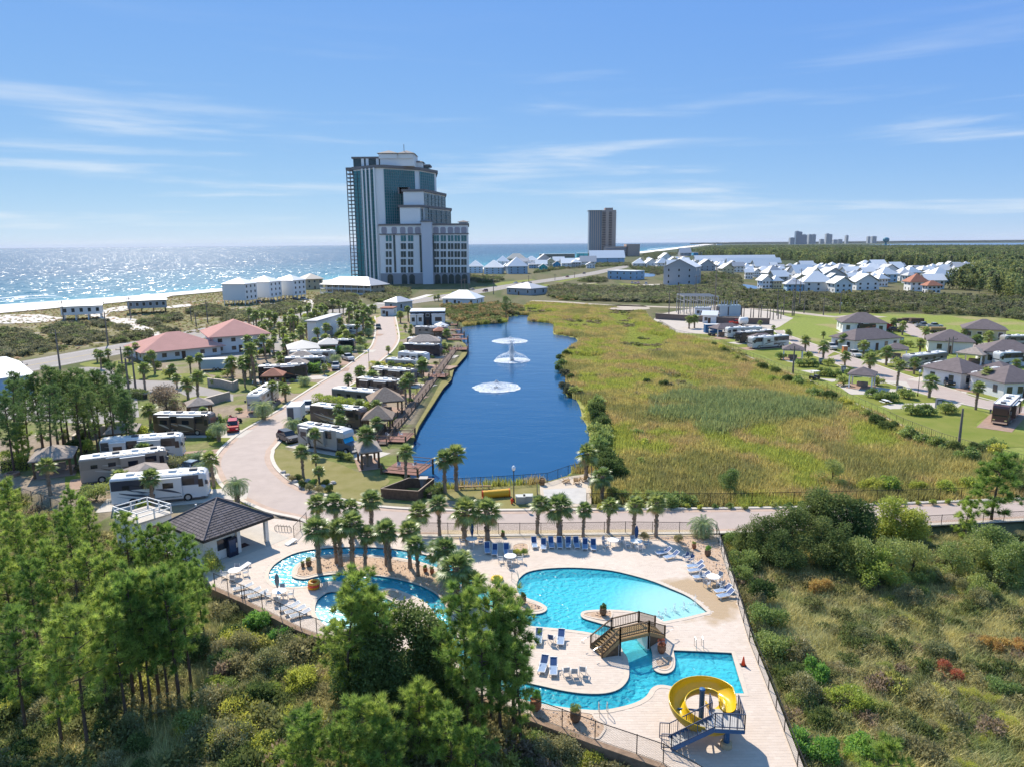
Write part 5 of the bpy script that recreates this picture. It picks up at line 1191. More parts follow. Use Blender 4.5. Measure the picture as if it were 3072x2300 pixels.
def broad_meshes(seed,H,rad,n,size,m,tm=None,base=.12,lumps=16):
    r0=np.random.RandomState(seed);mb=MB().tube([(0,0,0),(.1,0,H*.3),(0,.1,H*.7)],[.02*H,.015*H,.006*H],6);cs=[]
    for i in range(lumps):
        z=H*(base+(1-base)*r0.rand() ** .8)*.92;a=r0.uniform(0,6.283);f=math.sin(math.pi*min(1,.15+.8*z/H));q=rad*.75*f*math.sqrt(r0.rand());cr=rad*r0.uniform(.26,.46);cs.append((q*math.cos(a),q*math.sin(a),min(z,H-cr),cr,r0.uniform(-.2,.2)))
        mb.tube([(0,0,z*.55),(q*math.cos(a)*.5,q*math.sin(a)*.5,z*.8),(q*math.cos(a),q*math.sin(a),min(z,H-cr))],[.008*H,.005*H,.003*H],4,False)
    w_=np.array([c[3] ** 2 for c in cs]);k=r0.choice(lumps,n,p=w_/w_.sum());C=np.array(cs)[k];u=r0.normal(0,1,(n,3));u /= np.linalg.norm(u,axis=1)[:,None]
    tw=np.sin(u[:,0]*8+k)*np.sin(u[:,1]*7+2*k);P=C[:,:3]+u*(C[:,3]*(1+.2*tw)*r0.uniform(.55,1.08,n))[:,None];P[:,2]=np.maximum(P[:,2],.05)
    d,s=rot_frame(r0,n,u*.6+np.array([0,0,.25]));ln=size*r0.uniform(.6,1.3,n);V,F=leaf_quads(P,d,s,ln,ln*.55)
    tme=bpy.data.meshes.new('trunk');tme.from_pydata(mb.v,[],mb.f);tme.materials.append(tm or M_dbark)
    return tme,npmesh('crown',V,F,m,parent='mesh',tint=np.repeat(np.clip(.5+C[:,4]+r0.normal(0,.2,n),0,1),4))
OAKS=[broad_meshes(s,7,2.8,9000,.22,F_oak) for s in (31,32)];MYRT=[broad_meshes(s,5,2.4,8000,.18,F_myr,base=.05) for s in (33,34)]
SUMA=[broad_meshes(35,5,2.2,5000,.2,foliage('purple_brown_leaf',(.06,.045,.03),(.17,.13,.09),.3,.02,.15),base=.1)]
MYRY=[broad_meshes(36,5,2.4,7000,.2,F_yel,base=.05)]
def palm_meshes(seed,H,nf=34,nl=18,fr=1.08):
    """sabal palm of trunk height H: fans of leaflets on stalks"""
    r0=np.random.RandomState(seed);ln_=r0.normal(0,.06*H,2)
    tp=[Vector((ln_[0]*(i/6) ** 2,ln_[1]*(i/6) ** 2,H*i/6)) for i in range(7)];rads=[.24,.2,.17,.17,.18,.2,.24]
    mb=MB().tube(tp,rads,9);top=np.array(tp[-1])
    for i in range(int(H*26)):                                  # old leaf bases
        z=r0.uniform(.25,.99)*H;a=i*2.39;c=Vector((ln_[0]*(z/H) ** 2+.17*math.cos(a),ln_[1]*(z/H) ** 2+.17*math.sin(a),z));o_=Vector((math.cos(a),math.sin(a),1.4)).normalized();mb.beam(c,c+o_*.17,.09,.03)
    prt=[];dead=[];st=MB()
    for f in range(nf):
        u=(f+.5)/nf;el=math.radians(82-138*u ** 1.05)+r0.normal(0,.1);a=f*2.4+r0.normal(0,.15);L=fr*r0.uniform(.75,1.05)*(1-.15*(1-u))
        dr=np.array([math.cos(a)*math.cos(el),math.sin(a)*math.cos(el),math.sin(el)]);hub=top+dr*L*.75+np.array([0,0,-.12*L]);sd=np.array([-math.sin(a),math.cos(a),0]);up_=np.cross(sd,dr) if False else np.cross(dr,sd)
        st.beam(Vector(top),Vector(hub),.025,.02);P0,TT=[],[]
        for k in range(nl):
            th=math.radians(-118+236*k/(nl-1));dl=dr*math.cos(th)+sd*math.sin(th);l_=L*.78*(1-.28*abs(th)/2.06)*r0.uniform(.85,1.1);w0=.05*fr;wv=np.cross(dl,up_);wv /= np.linalg.norm(wv)+1e-9
            midp=hub+dl*l_*.55-up_*0+np.array([0,0,-.05*l_]);tip=hub+dl*l_*1.1+np.array([0,0,-.28*l_]);i0=len(P0)*1
            P0 += [hub,midp+wv*w0,tip,midp-wv*w0];TT += [np.clip(.5+r0.normal(0,.2),0,1)]*4
        (dead if (u > .93 and r0.rand() < .6) else prt).append((np.array(P0),np.arange(len(P0)).reshape(-1,4),np.array(TT)))
    V,F,T=merge(prt);tme=bpy.data.meshes.new('trunk');tme.from_pydata(mb.v,[],mb.f);tme.materials.append(M_trunk)
    sme=bpy.data.meshes.new('leaf_stalks');sme.from_pydata(st.v,[],st.f);sme.materials.append(F_palm)
    out=[('trunk',tme),('crown',npmesh('crown',V,F,F_palm,parent='mesh',tint=T)),('leaf_stalks',sme)]
    if dead:V,F,T=merge(dead);out.append(('dead_fronds',npmesh('dead_fronds',V,F,F_dead,parent='mesh',tint=T)))
    return out
def pindo_meshes(seed,H,nf=34,L0=2.0):
    r0=np.random.RandomState(seed);mb=MB().tube([(0,0,0),(0,0,H*.5),(0,0,H)],[.28,.24,.26],9)
    for i in range(int(H*30)):z=r0.uniform(.1,1)*H;a=i*2.39;c=Vector((.24*math.cos(a),.24*math.sin(a),z));mb.beam(c,c+Vector((math.cos(a),math.sin(a),1.2)).normalized()*.2,.1,.04)
    prt=[];st=MB()
    for f in range(nf):
        u=(f+.5)/nf;el=math.radians(80-85*u)+r0.normal(0,.08);a=f*2.4;L=L0*r0.uniform(.85,1.1);pts=[];n_=10;e_=el;p=np.array([0,0,H])
        for k in range(n_+1):pts.append(p);p=p+np.array([math.cos(a)*math.cos(e_),math.sin(a)*math.cos(e_),math.sin(e_)])*L/n_;e_ -= math.radians(11+6*u)
        st.tube(pts,[.03-.0025*k for k in range(n_+1)],4,False);sd=np.array([-math.sin(a),math.cos(a),0]);P0,TT=[],[]
        for k in range(2,2*n_+1):
            c=pts[k // 2] if k % 2 == 0 else (pts[k // 2]+pts[min(k // 2+1,n_)])/2;tg=pts[min(k // 2+1,n_)]-pts[max(k // 2-1,0)];tg=tg/(np.linalg.norm(tg)+1e-9);l_=.55*(1-.55*abs(k/(2*n_)-.45))*L0/2
            for sg in (-1,1):dl=sd*sg*.75+tg*.55+np.array([0,0,.25]);dl /= np.linalg.norm(dl);wv=np.cross(dl,tg);wv /= np.linalg.norm(wv)+1e-9;wv=tg*.035;P0 += [c,c+dl*l_*.5+wv,c+dl*l_+np.array([0,0,-.1*l_]),c+dl*l_*.5-wv];TT += [np.clip(.5+r0.normal(0,.2),0,1)]*4
        prt.append((np.array(P0),np.arange(len(P0)).reshape(-1,4),np.array(TT)))
    V,F,T=merge(prt);tme=bpy.data.meshes.new('trunk');tme.from_pydata(mb.v,[],mb.f);tme.materials.append(M_trunk);sme=bpy.data.meshes.new('leaf_stalks');sme.from_pydata(st.v,[],st.f);sme.materials.append(F_pind)
    return [('trunk',tme),('crown',npmesh('crown',V,F,F_pind,parent='mesh',tint=T)),('leaf_stalks',sme)]
PALMS={h:[palm_meshes(40+3*i+k,h) for k in range(3)] for i,h in enumerate((2.5,4.,5.5))}
PIND=[pindo_meshes(60,1.6),pindo_meshes(61,1.2),pindo_meshes(62,2.2)]
DATE=[pindo_meshes(64,4.5,40,2.6)]
def plant(name,parts,label,cat,p,rz=0.,sc=1.,group=None,sz=None):
    r_=thing(name,label,cat,(p.x,p.y,p.z),rz,group);r_.scale=(sc,sc,sz or sc)
    for nm,me in parts:place(nm,me,r_)
    return r_
def palm_at(z_,bx,by,cy,label='',kind='sabal',group=None,zg=0.):
    b_=U(z_,bx,by,zg);h=max(1.0,zat(z_,bx,cy,b_)-zg)
    if kind == 'sabal':
        k=min(PALMS,key=lambda q:abs(q-h));s=max(.6,min(1.35,h/k))*(1.22 if b_.y > 105 else 1.03);return plant('sabal_palm',rnd.choice(PALMS[k]),label,'palm tree',b_,rnd.uniform(0,6.28),s*rnd.uniform(.9,1.1),group)
    src=PIND if kind == 'pindo' else DATE;hh={'pindo':2.1,'date':5.0}[kind];return plant('pindo_palm' if kind == 'pindo' else 'date_palm',rnd.choice(src),label,'palm tree',b_,rnd.uniform(0,6.28),max(1.0 if kind == 'pindo' else .6,min(1.5,h/hh)),group)
# ---- palms by the pool and the road
def palms(lst,text,group,kind='sabal',nm=None):
    order([palm_at(*q,kind=kind,group=group) for q in lst],text,group)
palms([('H',247,336,170),('H',335,336,165),('H',415,338,180),('H',500,332,145),('H',720,326,200),('H',820,328,190),('H',938,346,215),('H',1047,346,210),('H',1282,320,170),('H',1388,328,200),('H',1500,331,192),('H',1618,316,175),('H',1738,325,180),('H',1845,330,185)],'sabal palm, %s in the row along the road','palms along the road')
palms([('H',250,500,300),('H',332,455,290),('H',352,470,300),('H',407,466,275),('H',468,485,325),('H',568,462,290),('H',584,490,310),('H',680,478,290),('H',718,516,345)],'sabal palm, %s on the lazy river island','palms on the river island')
palms([('H',824,525,395),('H',862,565,400),('H',900,640,480),('H',935,600,440),('H',990,662,540)],'broad sabal palm, %s of the clump between the two pools','palms between the pools')
palm_at('H',2065,330,295,'pindo palm with arching grey green fronds at the deck corner','pindo')
# ---- palms round the lake and the motorhome lots
palms([('M',1690,1032,725),('M',1800,1012,685)],'tall sabal palm standing against the lake, %s of the pair','pair of palms at the lake')
palm_at('N',1372,1297,1135,'slim sabal palm at the near right corner of the lake');palm_at('N',1490,1462,1305,'full sabal palm right of the court by the marsh');palm_at('M',1320,905,645,'sabal palm in front of the lakeside timber deck');palm_at('M',960,785,500,'sabal palm before the thatched shelter at the point');palm_at('M',348,890,640,'shaggy sabal palm in the rock bed at the bend');palm_at('M',500,945,820,'low sabal palm at the front of the rock bed');palm_at('M',470,800,720,'small leafy palm behind the rock bed')
palm_at('D',1190,742,635,'pindo palm in front of the striped white coach','pindo');palm_at('D',1268,872,800,'pindo palm beside the blue sedan','pindo');palm_at('D',1545,1078,985,'pindo palm just behind the pool house roof','pindo');palm_at('D',1378,522,440,'pindo palm in the kerbside circle by the red jeep','pindo');palm_at('D',1780,325,190,'pindo palm before the cream coach with awning','pindo');palm_at('M',250,470,395,'pindo palm beside the dark suv','pindo');palm_at('J',250,305,160,'slim sabal palm on the left picnic lawn');palm_at('Y',480,1640,1220,'sabal palm before the left picnic shelter') if False else None
palms([('Q',880,792,680),('Q',1000,748,590),('Q',1036,755,600),('Q',645,730,665),('Q',680,890,770),('Q',770,972,875),('Q',960,975,870),('Q',870,1060,980),('Q',610,1300,965),('Q',500,1245,1100),('Q',800,1522,1340),('Q',945,1482,1360),('Q',1030,872,790),('Q',1130,850,780),('Q',360,1230,1090),('Q',720,700,660),('Q',560,1250,1060),('Q',630,1000,860)],'palm, %s in the belt behind the red roofs','palms left of the winding road')
palms([('Q',1155,1312,1240),('Q',1350,1142,1080),('Q',1500,1102,1020),('Q',1620,990,920),('Q',1765,942,870),('Q',1800,870,835),('Q',1862,780,700),('Q',1890,655,620)],'bushy pindo palm, %s along the winding road kerb','kerbside pindo palms','pindo')
palms([('Q',1170,735,580),('Q',1290,650,530),('Q',1390,622,520),('Q',1690,700,600),('Q',1550,792,720)],'tall date palm, %s near the stucco arch','date palms near the arch','date')
palms([('Q',1740,560,465),('Q',1780,560,455),('Q',1900,512,450),('Q',1935,510,455),('R',560,655,530),('R',690,640,460),('R',640,800,715),('R',720,885,800),('R',1330,955,840),('R',1290,1132,1030),('R',1060,1205,1090),('R',920,1430,1290),('R',1190,300,230),('R',1130,300,240)],'sabal palm, %s round the far road end','palms at the far end of the road')
palms([('C',1160,905,810),('C',1260,985,870),('C',1700,855,740),('C',1560,1085,940),('C',1600,1065,880),('C',1475,1010,940),('C',1400,640,650-40)],'palm, %s between the motorhomes on the lake side','palms between lakeside motorhomes')
palms([('Y',960,332,205),('Y',925,275,195),('Y',1030,255,185),('Y',1165,432,345),('Y',1215,532,450),('Y',1375,532,370),('Y',1300,250,130),('Y',1230,280,180),('Y',1470,380,230),('Y',1640,420,340),('Y',1680,520,440),('Y',1785,622,490),('Y',1880,642,460),('Y',1810,392,265),('Y',1900,392,265),('Y',1630,240,180),('Y',1360,420,340)],'palm, %s around the entrance drive','palms at the entrance drive')
palms([('Y',620,1060,1010),('Y',400,1070,1030),('Y',1180,850,760),('Y',1430,880,730),('Y',1660,780,690)],'low bushy palm, %s behind the left motorhomes','low palms behind the left motorhomes')
palms([('S',330,442,350),('S',485,505,405),('S',670,572,490),('S',880,628,515),('S',1120,738,595),('S',1395,838,705),('S',1795,942,785),('T',615,392,305),('T',675,387,300),('T',1400,380,330),('T',1710,520,450),('T',1545,440,400)],'young sabal palm, %s on the right road, marsh side','palms on the marsh side of the right road')
palms([('S',185,340,290),('S',485,335,295),('S',655,425,345),('S',830,492,405),('S',1025,562,465),('S',1265,638,540),('S',1470,708,605),('S',1855,792,650),('S',1165,302,225),('S',1085,262,200),('S',1360,342,280),('S',1800,440,345),('S',1905,402,325),('S',1690,335,280),('S',2140,615,555),('S',1835,550,515),('S',1315,462,375)],'young sabal palm, %s among the dark roofed houses','palms among the right houses')

# ------------------------------------------------------------------ foreground pines
def tree_at(z_,x,y,H,parts,label,name='pine_tree',zg=LOWZ,group=None,H0=10.,wide=1.):
    p=U(z_,x,y,zg+H);p.z=zg;p.z=gz(p) if zg <-1 else zg;s=H/H0
    return plant(name,(('trunk',parts[0]),('crown',parts[1])),label,'tree',p,rnd.uniform(0,6.28),s*wide,group,s)
def stand(lst,meshes,text,group,H0,zg=LOWZ,name='pine_tree',wide=1.):
    order([tree_at(z_,x,y,H,rnd.choice(meshes),'',name,zg,group,H0,wide) for z_,x,y,H in lst],text,group)
stand([('J',30,240,9),('J',345,285,8),('J',440,330,8),('J',330,395,9),('J',80,430,9),('J',265,540,9),('J',430,575,9),('J',610,415,8),('J',820,455,8),('J',700,480,8),('J',905,520,8),('J',500,620,9),('J',590,720,10),('J',820,680,10.5),('J',720,700,10),('J',640,745,10),('J',890,690,9.5),('J',455,800,9.5),('J',40,905,9),('J',220,960,9),('J',345,905,10),('J',980,650,7.5),('J',130,640,9),('J',560,880,9),('J',10,600,9),('J',180,420,8),('J',780,820,8.5),('J',690,850,8.5)],PINES,'slash pine, %s in the stand at lower left','pines at lower left',10.,wide=.84)
stand([('K',820,150,10),('K',715,330,9),('K',910,290,9),('K',850,260,8.5),('K',660,480,6),('K',1450,640,6)],PINES,'slash pine, %s of the clump in front of the paddling pool','pines before the paddling pool',10.)
stand([('K',1545,330,10),('K',1700,280,10.5),('K',1850,390,9.5),('K',1760,480,9),('K',1640,560,8.5),('K',1900,600,8)],PINES,'tall slash pine, %s of the clump in front of the lazy river','pines before the lazy river',10.,wide=.98)
stand([('K',1220,925,5.5),('K',820,1050,5.5),('K',925,1060,5.5),('K',500,1095,5),('K',1440,1080,5),('K',1600,1180,4.5),('K',400,1240,4.5),('K',1010,1150,5),('K',700,1170,4.5),('K',1310,1010,4.5),('L',1000,1565,5)],PINEY,'bright young pine, %s along the bottom of the thicket','young pines at the bottom',6.)
tree_at('W',2155,1015,7.5,PINEY[2],'dense dark pine beside the road at far right',H0=6.,wide=1.25);tree_at('W',2090,1080,5,PINEY[0],'small pine left of the dark pine at far right',H0=6.)
stand([('Y',110,385,12),('Y',60,470,12),('Y',180,460,11),('Y',310,390,12),('Y',450,330,13),('Y',510,370,12),('Y',570,420,11),('Y',655,355,12),('Y',730,350,12),('Y',780,430,11),('Y',870,370,11),('Y',945,360,11),('Y',1010,305,12),('Y',1090,420,11),('Y',1020,520,10),('Y',1150,545,10),('Y',30,600,11),('Y',690,500,11),('Y',1190,620,9),('Y',400,520,12),('Y',860,560,10)],PINEM,'slender dark pine, %s in the stand by the white roofed hall','pines by the white hall',12.,0.)
tree_at('Y',140,900,6,PINEY[1],'young pine behind the left picnic shelter',zg=0.,H0=6.);tree_at('N',780,-20,9,PINEM[0],'dark pine at the far shore of the lake',zg=0.,H0=12.,wide=1.6)
# broadleaf trees
stand([('K',900,480,6.5),('K',1000,560,6.5),('K',820,560,6),('K',1130,640,6),('K',1210,320,8),('K',1280,480,6.5),('K',1400,720,5)],OAKS,'dark broadleaf tree, %s of the clump before the pools','broadleaf trees before the pools',7.,name='evergreen_oak')
stand([('L',600,215,6.5),('L',720,230,7),('L',830,265,6.5),('L',480,300,6),('L',340,350,5),('L',640,330,6),('L',780,360,6),('L',440,400,5),('L',890,330,5.5),('L',250,380,4)],OAKS,'dark evergreen, %s of the group by the road','evergreens by the road',7.,name='evergreen_oak',wide=1.1)
stand([('L',1040,255,5.5),('L',1100,300,5),('L',840,450,5),('L',1010,460,5),('L',1130,470,4.5),('L',950,520,4.5),('L',1560,400,5),('L',1450,450,4.5),('L',1650,480,5),('L',1330,480,4),('L',700,75,4),('L',160,130,3.5)],MYRY+MYRT,'light green wax myrtle, %s near the right road','wax myrtles near the road',5.,name='wax_myrtle')
tree_at('Y',1560,500,6,SUMA[0],'purple brown bare looking tree by the entrance drive','brown_tree',0.,H0=5.,wide=1.5)
# ---- rounded shrubs along the right fence and in the thickets
SH={k:[shrub_mesh('foliage',s_,1.5,2.0,4200,sz_,m_,lumps=lm_) for s_ in (sd_,sd_+1)] for k,sd_,sz_,m_,lm_ in (('myr',70,.15,F_myr,10),('oak',72,.16,F_oak,9),('oli',74,.14,F_oli,10),('yel',76,.14,F_yel,8),('gld',78,.10,F_gld,7),('org',80,.14,F_org,6),('red',82,.13,F_red,5),('grn',84,.18,F_grn,8))}
SH['scr']=[shrub_mesh('foliage',s_,1.5,1.7,1500,.26,F_scr,lumps=9) for s_ in (90,91,92)]
SH['fary']=[shrub_mesh('foliage',s_,1.5,2.0,1200,.26,F_yel,lumps=7) for s_ in (94,95)]
SH['farg']=[shrub_mesh('foliage',s_,1.5,2.0,1200,.28,F_myr,lumps=8) for s_ in (96,97)]
M_stem=M_dbark
STEM=bpy.data.meshes.new('stem');_m=MB()
for a in range(5):_m.tube([(0,0,0),(.3*math.cos(a*1.26),.3*math.sin(a*1.26),.7),(.6*math.cos(a*1.26+.3),.6*math.sin(a*1.26+.3),1.3)],[.05,.035,.015],4,False)
STEM.from_pydata(_m.v,[],_m.f);STEM.materials.append(M_stem)
def bush(z_,x,y,w_,h,kind,label='',zg=None,group=None,name='shrub'):
    """shrub whose top stands at the pixel; w_, h in metres"""
    p=U(z_,x,y,(LOWZ if zg is None else zg)+h*.9);p.z=LOWZ if zg is None else zg
    if zg is None:p.z=gz(p)
    r_=thing(name,label,'shrub',p,rnd.uniform(0,6.28),group);r_.scale=(w_/3,w_/3,h/2);place('foliage',rnd.choice(SH[kind]),r_);place('stem',STEM,r_);return r_
def bushes(lst,text,group,zg=None,name='shrub'):order([bush(*q,zg=zg,group=group,name=name) for q in lst],text,group)
bushes([('L',180,430,2.6,2.6,'myr'),('L',235,515,3.2,2.8,'myr'),('L',210,600,2.6,2.4,'myr'),('L',330,680,3.2,2.8,'oak'),('L',365,805,3.4,2.8,'myr'),('L',300,740,2.4,2.0,'oli'),('L',420,960,3.8,2.8,'myr'),('L',520,990,3.0,2.4,'oli'),('L',470,1110,3.0,2.4,'oak'),('L',540,1180,3.0,2.4,'oli'),('L',600,1090,2.6,2.4,'grn'),('L',520,1250,2.4,1.8,'myr'),('L',560,1480,2.8,2.2,'grn'),('L',660,1490,2.4,2.2,'grn'),('L',840,1480,2.6,2.2,'grn'),('L',620,1330,2.6,2.0,'oak'),('L',330,900,2.0,1.6,'oli')],'rounded shrub, %s just outside the right pool fence','shrubs along the right fence')
bush('L',640,672,2.6,2.0,'org','orange autumn shrub in the grass right of the deck');bush('L',1300,1110,2.4,1.8,'red','red leaved shrub in the grassy scrub at right');bush('L',1560,960,2.6,2.2,'org','pale orange shrub, left of the two near the right edge');bush('L',1670,980,2.4,2.0,'org','pale orange shrub at the very right edge');bush('L',1530,1260,1.8,1.5,'gld','yellow flowering shrub, upper of two at lower right');bush('L',1610,1370,2.0,1.6,'gld','yellow flowering shrub, lower of two at lower right');bush('L',760,1230,3.2,2.4,'yel','bright yellow green shrub at the middle of the right scrub');bush('L',860,1260,2.6,2.2,'yel','yellow green shrub beside the bright one in the right scrub');bush('L',420,480,2.0,1.8,'gld','golden leaved shrub under the dark evergreens')
bush('J',1050,570,3.0,4.2,'gld','yellow green leafy sapling beside the pool house wall',name='sapling');bush('J',1290,880,3.4,2.6,'grn','bright green shrub against the left deck wall');bush('J',1180,985,2.6,2.2,'yel','yellowish shrub below the left deck wall');bush('J',1100,1030,2.6,2.2,'oli','olive shrub below the left deck wall');bush('K',440,560,2.4,2.2,'yel','yellow green shrub left of the pine clump');bush('J',1150,840,2.6,2.0,'oli','brown twiggy shrub under the left deck corner');bush('J',1390,960,2.6,2.0,'grn','green shrub left of the pale sand hollow')
bush('J',1210,1520,2.6,1.6,'gld','yellow flowering weed clump at the bottom left of centre');bush('J',1060,1560,2.4,1.5,'gld','yellow flowering weed clump, leftmost at the bottom');bush('J',1340,1540,2.2,1.4,'gld','yellow flowering weed clump left of the young pines');bush('K',640,800,1.8,1.6,'gld','small golden shrub under the pine clump');bush('K',1500,900,2.0,1.8,'gld','golden shrub between the two pine clumps');bush('K',1980,1200,2.6,1.8,'myr','grey green shrub under the lower deck wall');bush('K',2080,1260,2.8,1.8,'oli','olive grey shrub at the bottom under the deck wall');bush('I',420,1480,2.8,2.0,'oli','twiggy olive shrub below the lower deck fence');bush('I',560,1580,2.6,1.8,'yel','yellow tinged shrub at the bottom below the fence')
rb=random.Random(44);lst=[]
for k in range(46):h=rb.uniform(1.5,2.8);lst.append(('L',rb.uniform(980,1720),rb.uniform(400,720),h*rb.uniform(.9,1.3),h,rb.choice(['myr','oli','oli','yel','myr'])))
for k in range(22):h=rb.uniform(1.1,2.0);lst.append(('L',rb.uniform(700,1720),rb.uniform(900,1650),h*rb.uniform(1.1,1.7),h,rb.choice(['oli','oli','myr','gld'])))
bushes(lst,'loose scrub bush, %s in the right foreground','scrub bushes at right',name='scrub_bush');lst=[]
for k in range(50):h=rb.uniform(1.3,2.6);lst.append(('J',rb.uniform(880,1500),rb.uniform(930,1640),h*rb.uniform(1.1,1.6),h,rb.choice(['oli','yel','myr','oak','gld','oli'])))
for k in range(36):h=rb.uniform(1.3,2.4);lst.append(('J',rb.uniform(-40,900),rb.uniform(700,1650),h*rb.uniform(1.1,1.6),h,rb.choice(['oak','oli','yel','oak','myr'])))
bushes(lst,'loose scrub bush, %s in the left foreground','scrub bushes at left',name='scrub_bush')
# plants in pots and the small beds
for r_,s in POTS:
    q=thing('potted_plant','leafy plant growing in the '+r_['label'].split(' ',1)[1] if False else '','plant',(r_.location.x,r_.location.y,.02+.66*s),rnd.uniform(0,6));k=rnd.choice(['grn','oak','myr']);k='red' if 'red leaved' in r_['label'] else k
    f_=place('foliage',SH[k][0],q,sc=(.26*s,.26*s,.36*s));q['label']=('plant growing in the '+r_['label'].replace(' with spiky plant','').replace(' with a dark bushy plant','').replace(' with red leaved plant',''));place('stem',STEM,q,sc=.25*s)
for k,(x,y,kd) in enumerate(((1182,382,'yel'),(1218,384,'yel'))):
    o=bush('H',x,y,1.0,.8,kd,('yellow green plant at the left of the small square planter','yellow green plant at the right of the small square planter')[k],zg=0.)
for k,(x,y) in enumerate(((1952,330),(1790,322))):bush('H',x,y-12,1.2,1.0,'oli',('round clipped shrub before the pindo palm','round clipped shrub right of the sixth road palm')[k],zg=0.)
# ------------------------------------------------------------------ scatter: stuff nobody could count
def scatter(name,label,cat,pts,scl,idx,cols,meshes,zs=None,seed=0):
    r0=np.random.RandomState(seed);n=len(pts);me=bpy.data.meshes.new(name);me.vertices.add(n);me.vertices.foreach_set('co',np.asarray(pts,np.float32).ravel())
    sc3=np.asarray(scl,np.float32)
    if sc3.ndim == 1:sc3=np.repeat(sc3[:,None],3,1)
    for nm,ty,key,data in (('scl','FLOAT_VECTOR','vector',sc3),('rz','FLOAT_VECTOR','vector',np.stack([np.zeros(n),np.zeros(n),r0.uniform(0,6.283,n)],1)),('idx','INT','value',np.asarray(idx,np.int32)),('gcol','FLOAT_COLOR','color',np.concatenate([np.asarray(cols,np.float32),np.ones((n,1),np.float32)],1))):
        a=me.attributes.new(nm,ty,'POINT');a.data.foreach_set(key,np.ascontiguousarray(data).ravel().astype(np.int32 if ty == 'INT' else np.float32))
    c=bpy.data.collections.new(name+'_kinds')
    for i,m_ in enumerate(meshes):c.objects.link(bpy.data.objects.new('%s_kind_%02d' % (name,i),m_))
    g=bpy.data.node_groups.new(name,'GeometryNodeTree');g.interface.new_socket('Geometry',in_out='INPUT',socket_type='NodeSocketGeometry');g.interface.new_socket('Geometry',in_out='OUTPUT',socket_type='NodeSocketGeometry')
    N_=g.nodes.new;K_=g.links.new;gi,go=N_('NodeGroupInput'),N_('NodeGroupOutput');ip=N_('GeometryNodeInstanceOnPoints');ci=N_('GeometryNodeCollectionInfo');ci.inputs['Collection'].default_value=c;ci.inputs['Separate Children'].default_value=True;ci.inputs['Reset Children'].default_value=True
    def na(nm,ty):q=N_('GeometryNodeInputNamedAttribute');q.data_type=ty;q.inputs['Name'].default_value=nm;return q.outputs['Attribute']
    K_(gi.outputs[0],ip.inputs['Points']);K_(ci.outputs[0],ip.inputs['Instance']);ip.inputs['Pick Instance'].default_value=True;K_(na('idx','INT'),ip.inputs['Instance Index']);K_(na('rz','FLOAT_VECTOR'),ip.inputs['Rotation']);K_(na('scl','FLOAT_VECTOR'),ip.inputs['Scale']);K_(ip.outputs[0],go.inputs[0])
    o=bpy.data.objects.new(name,me);COL.objects.link(o);md=o.modifiers.new('scatter','NODES');md.node_group=g
    return tag(stuff(o),label,cat)
def inst_leaf(name,trans=.5,gloss=.015):
    """leaf whose colour comes from where it grows"""
    m=bpy.data.materials.new(name);m.use_nodes=True;t=m.node_tree;t.nodes.clear();N_=t.nodes.new;K_=t.links.new
    a=N_('ShaderNodeAttribute');a.attribute_type='INSTANCER';a.attribute_name='gcol';b_=N_('ShaderNodeAttribute');b_.attribute_name='tint';mr=N_('ShaderNodeMapRange');mr.inputs['To Min'].default_value=1.4;mr.inputs['To Max'].default_value=3.6;K_(b_.outputs['Fac'],mr.inputs['Value']);vm=N_('ShaderNodeVectorMath');vm.operation='SCALE';K_(a.outputs['Color'],vm.inputs[0]);K_(mr.outputs[0],vm.inputs['Scale'])
    d=N_('ShaderNodeBsdfDiffuse');tr=N_('ShaderNodeBsdfTranslucent');ms=N_('ShaderNodeMixShader');ms.inputs[0].default_value=trans;K_(vm.outputs[0],d.inputs[0]);K_(vm.outputs[0],tr.inputs[0]);K_(d.outputs[0],ms.inputs[1]);K_(tr.outputs[0],ms.inputs[2]);gl=N_('ShaderNodeBsdfGlossy');gl.inputs['Roughness'].default_value=.5;m2=N_('ShaderNodeMixShader');m2.inputs[0].default_value=gloss;K_(ms.outputs[0],m2.inputs[1]);K_(gl.outputs[0],m2.inputs[2]);o=N_('ShaderNodeOutputMaterial');K_(m2.outputs[0],o.inputs[0]);return m
L_inst=inst_leaf('meadow_leaf')
def grass_mesh(name,seed,n,rad,h,wd,lean):
    r0=np.random.RandomState(seed);a=r0.uniform(0,6.283,n);q=rad*np.sqrt(r0.rand(n));P=np.stack([q*np.cos(a),q*np.sin(a),np.zeros(n)],1);b_=r0.uniform(0,6.283,n)*.6+.8;ln=lean*r0.uniform(.3,1.3,n);H=h*r0.uniform(.6,1.15,n);D=np.stack([np.cos(b_),np.sin(b_),np.zeros(n)],1);S=np.stack([-np.sin(b_),np.cos(b_),np.zeros(n)],1)*wd/2
    Z=np.array([0,0,1.]);m1=P+D*(ln*.3)[:,None]+Z*(H*.6)[:,None];tp=P+D*ln[:,None]+Z*H[:,None]
    V=np.stack([P-S,P+S,m1+S*.9,m1-S*.9,tp],1).reshape(-1,3);k=np.arange(n)[:,None]*5;F=np.concatenate([k+np.array([[0,1,2]]),k+np.array([[0,2,3]]),k+np.array([[3,2,4]])]);return npmesh(name,V,F,L_inst,parent='mesh',tint=np.repeat(np.clip(r0.normal(.5,.25,n),0,1),5))
G_near=[grass_mesh('grass_clump',s_,90,.75,1.05,.035,.75) for s_ in (1,2,3)]
G_far=[grass_mesh('reed_clump',s_,60,1.1,1.35,.085,.5) for s_ in (4,5,6)]
SH_i=[shrub_mesh('scrub',s_,1.0,1.0,900,.13,L_inst,lumps=8) for s_ in (101,102,103)]
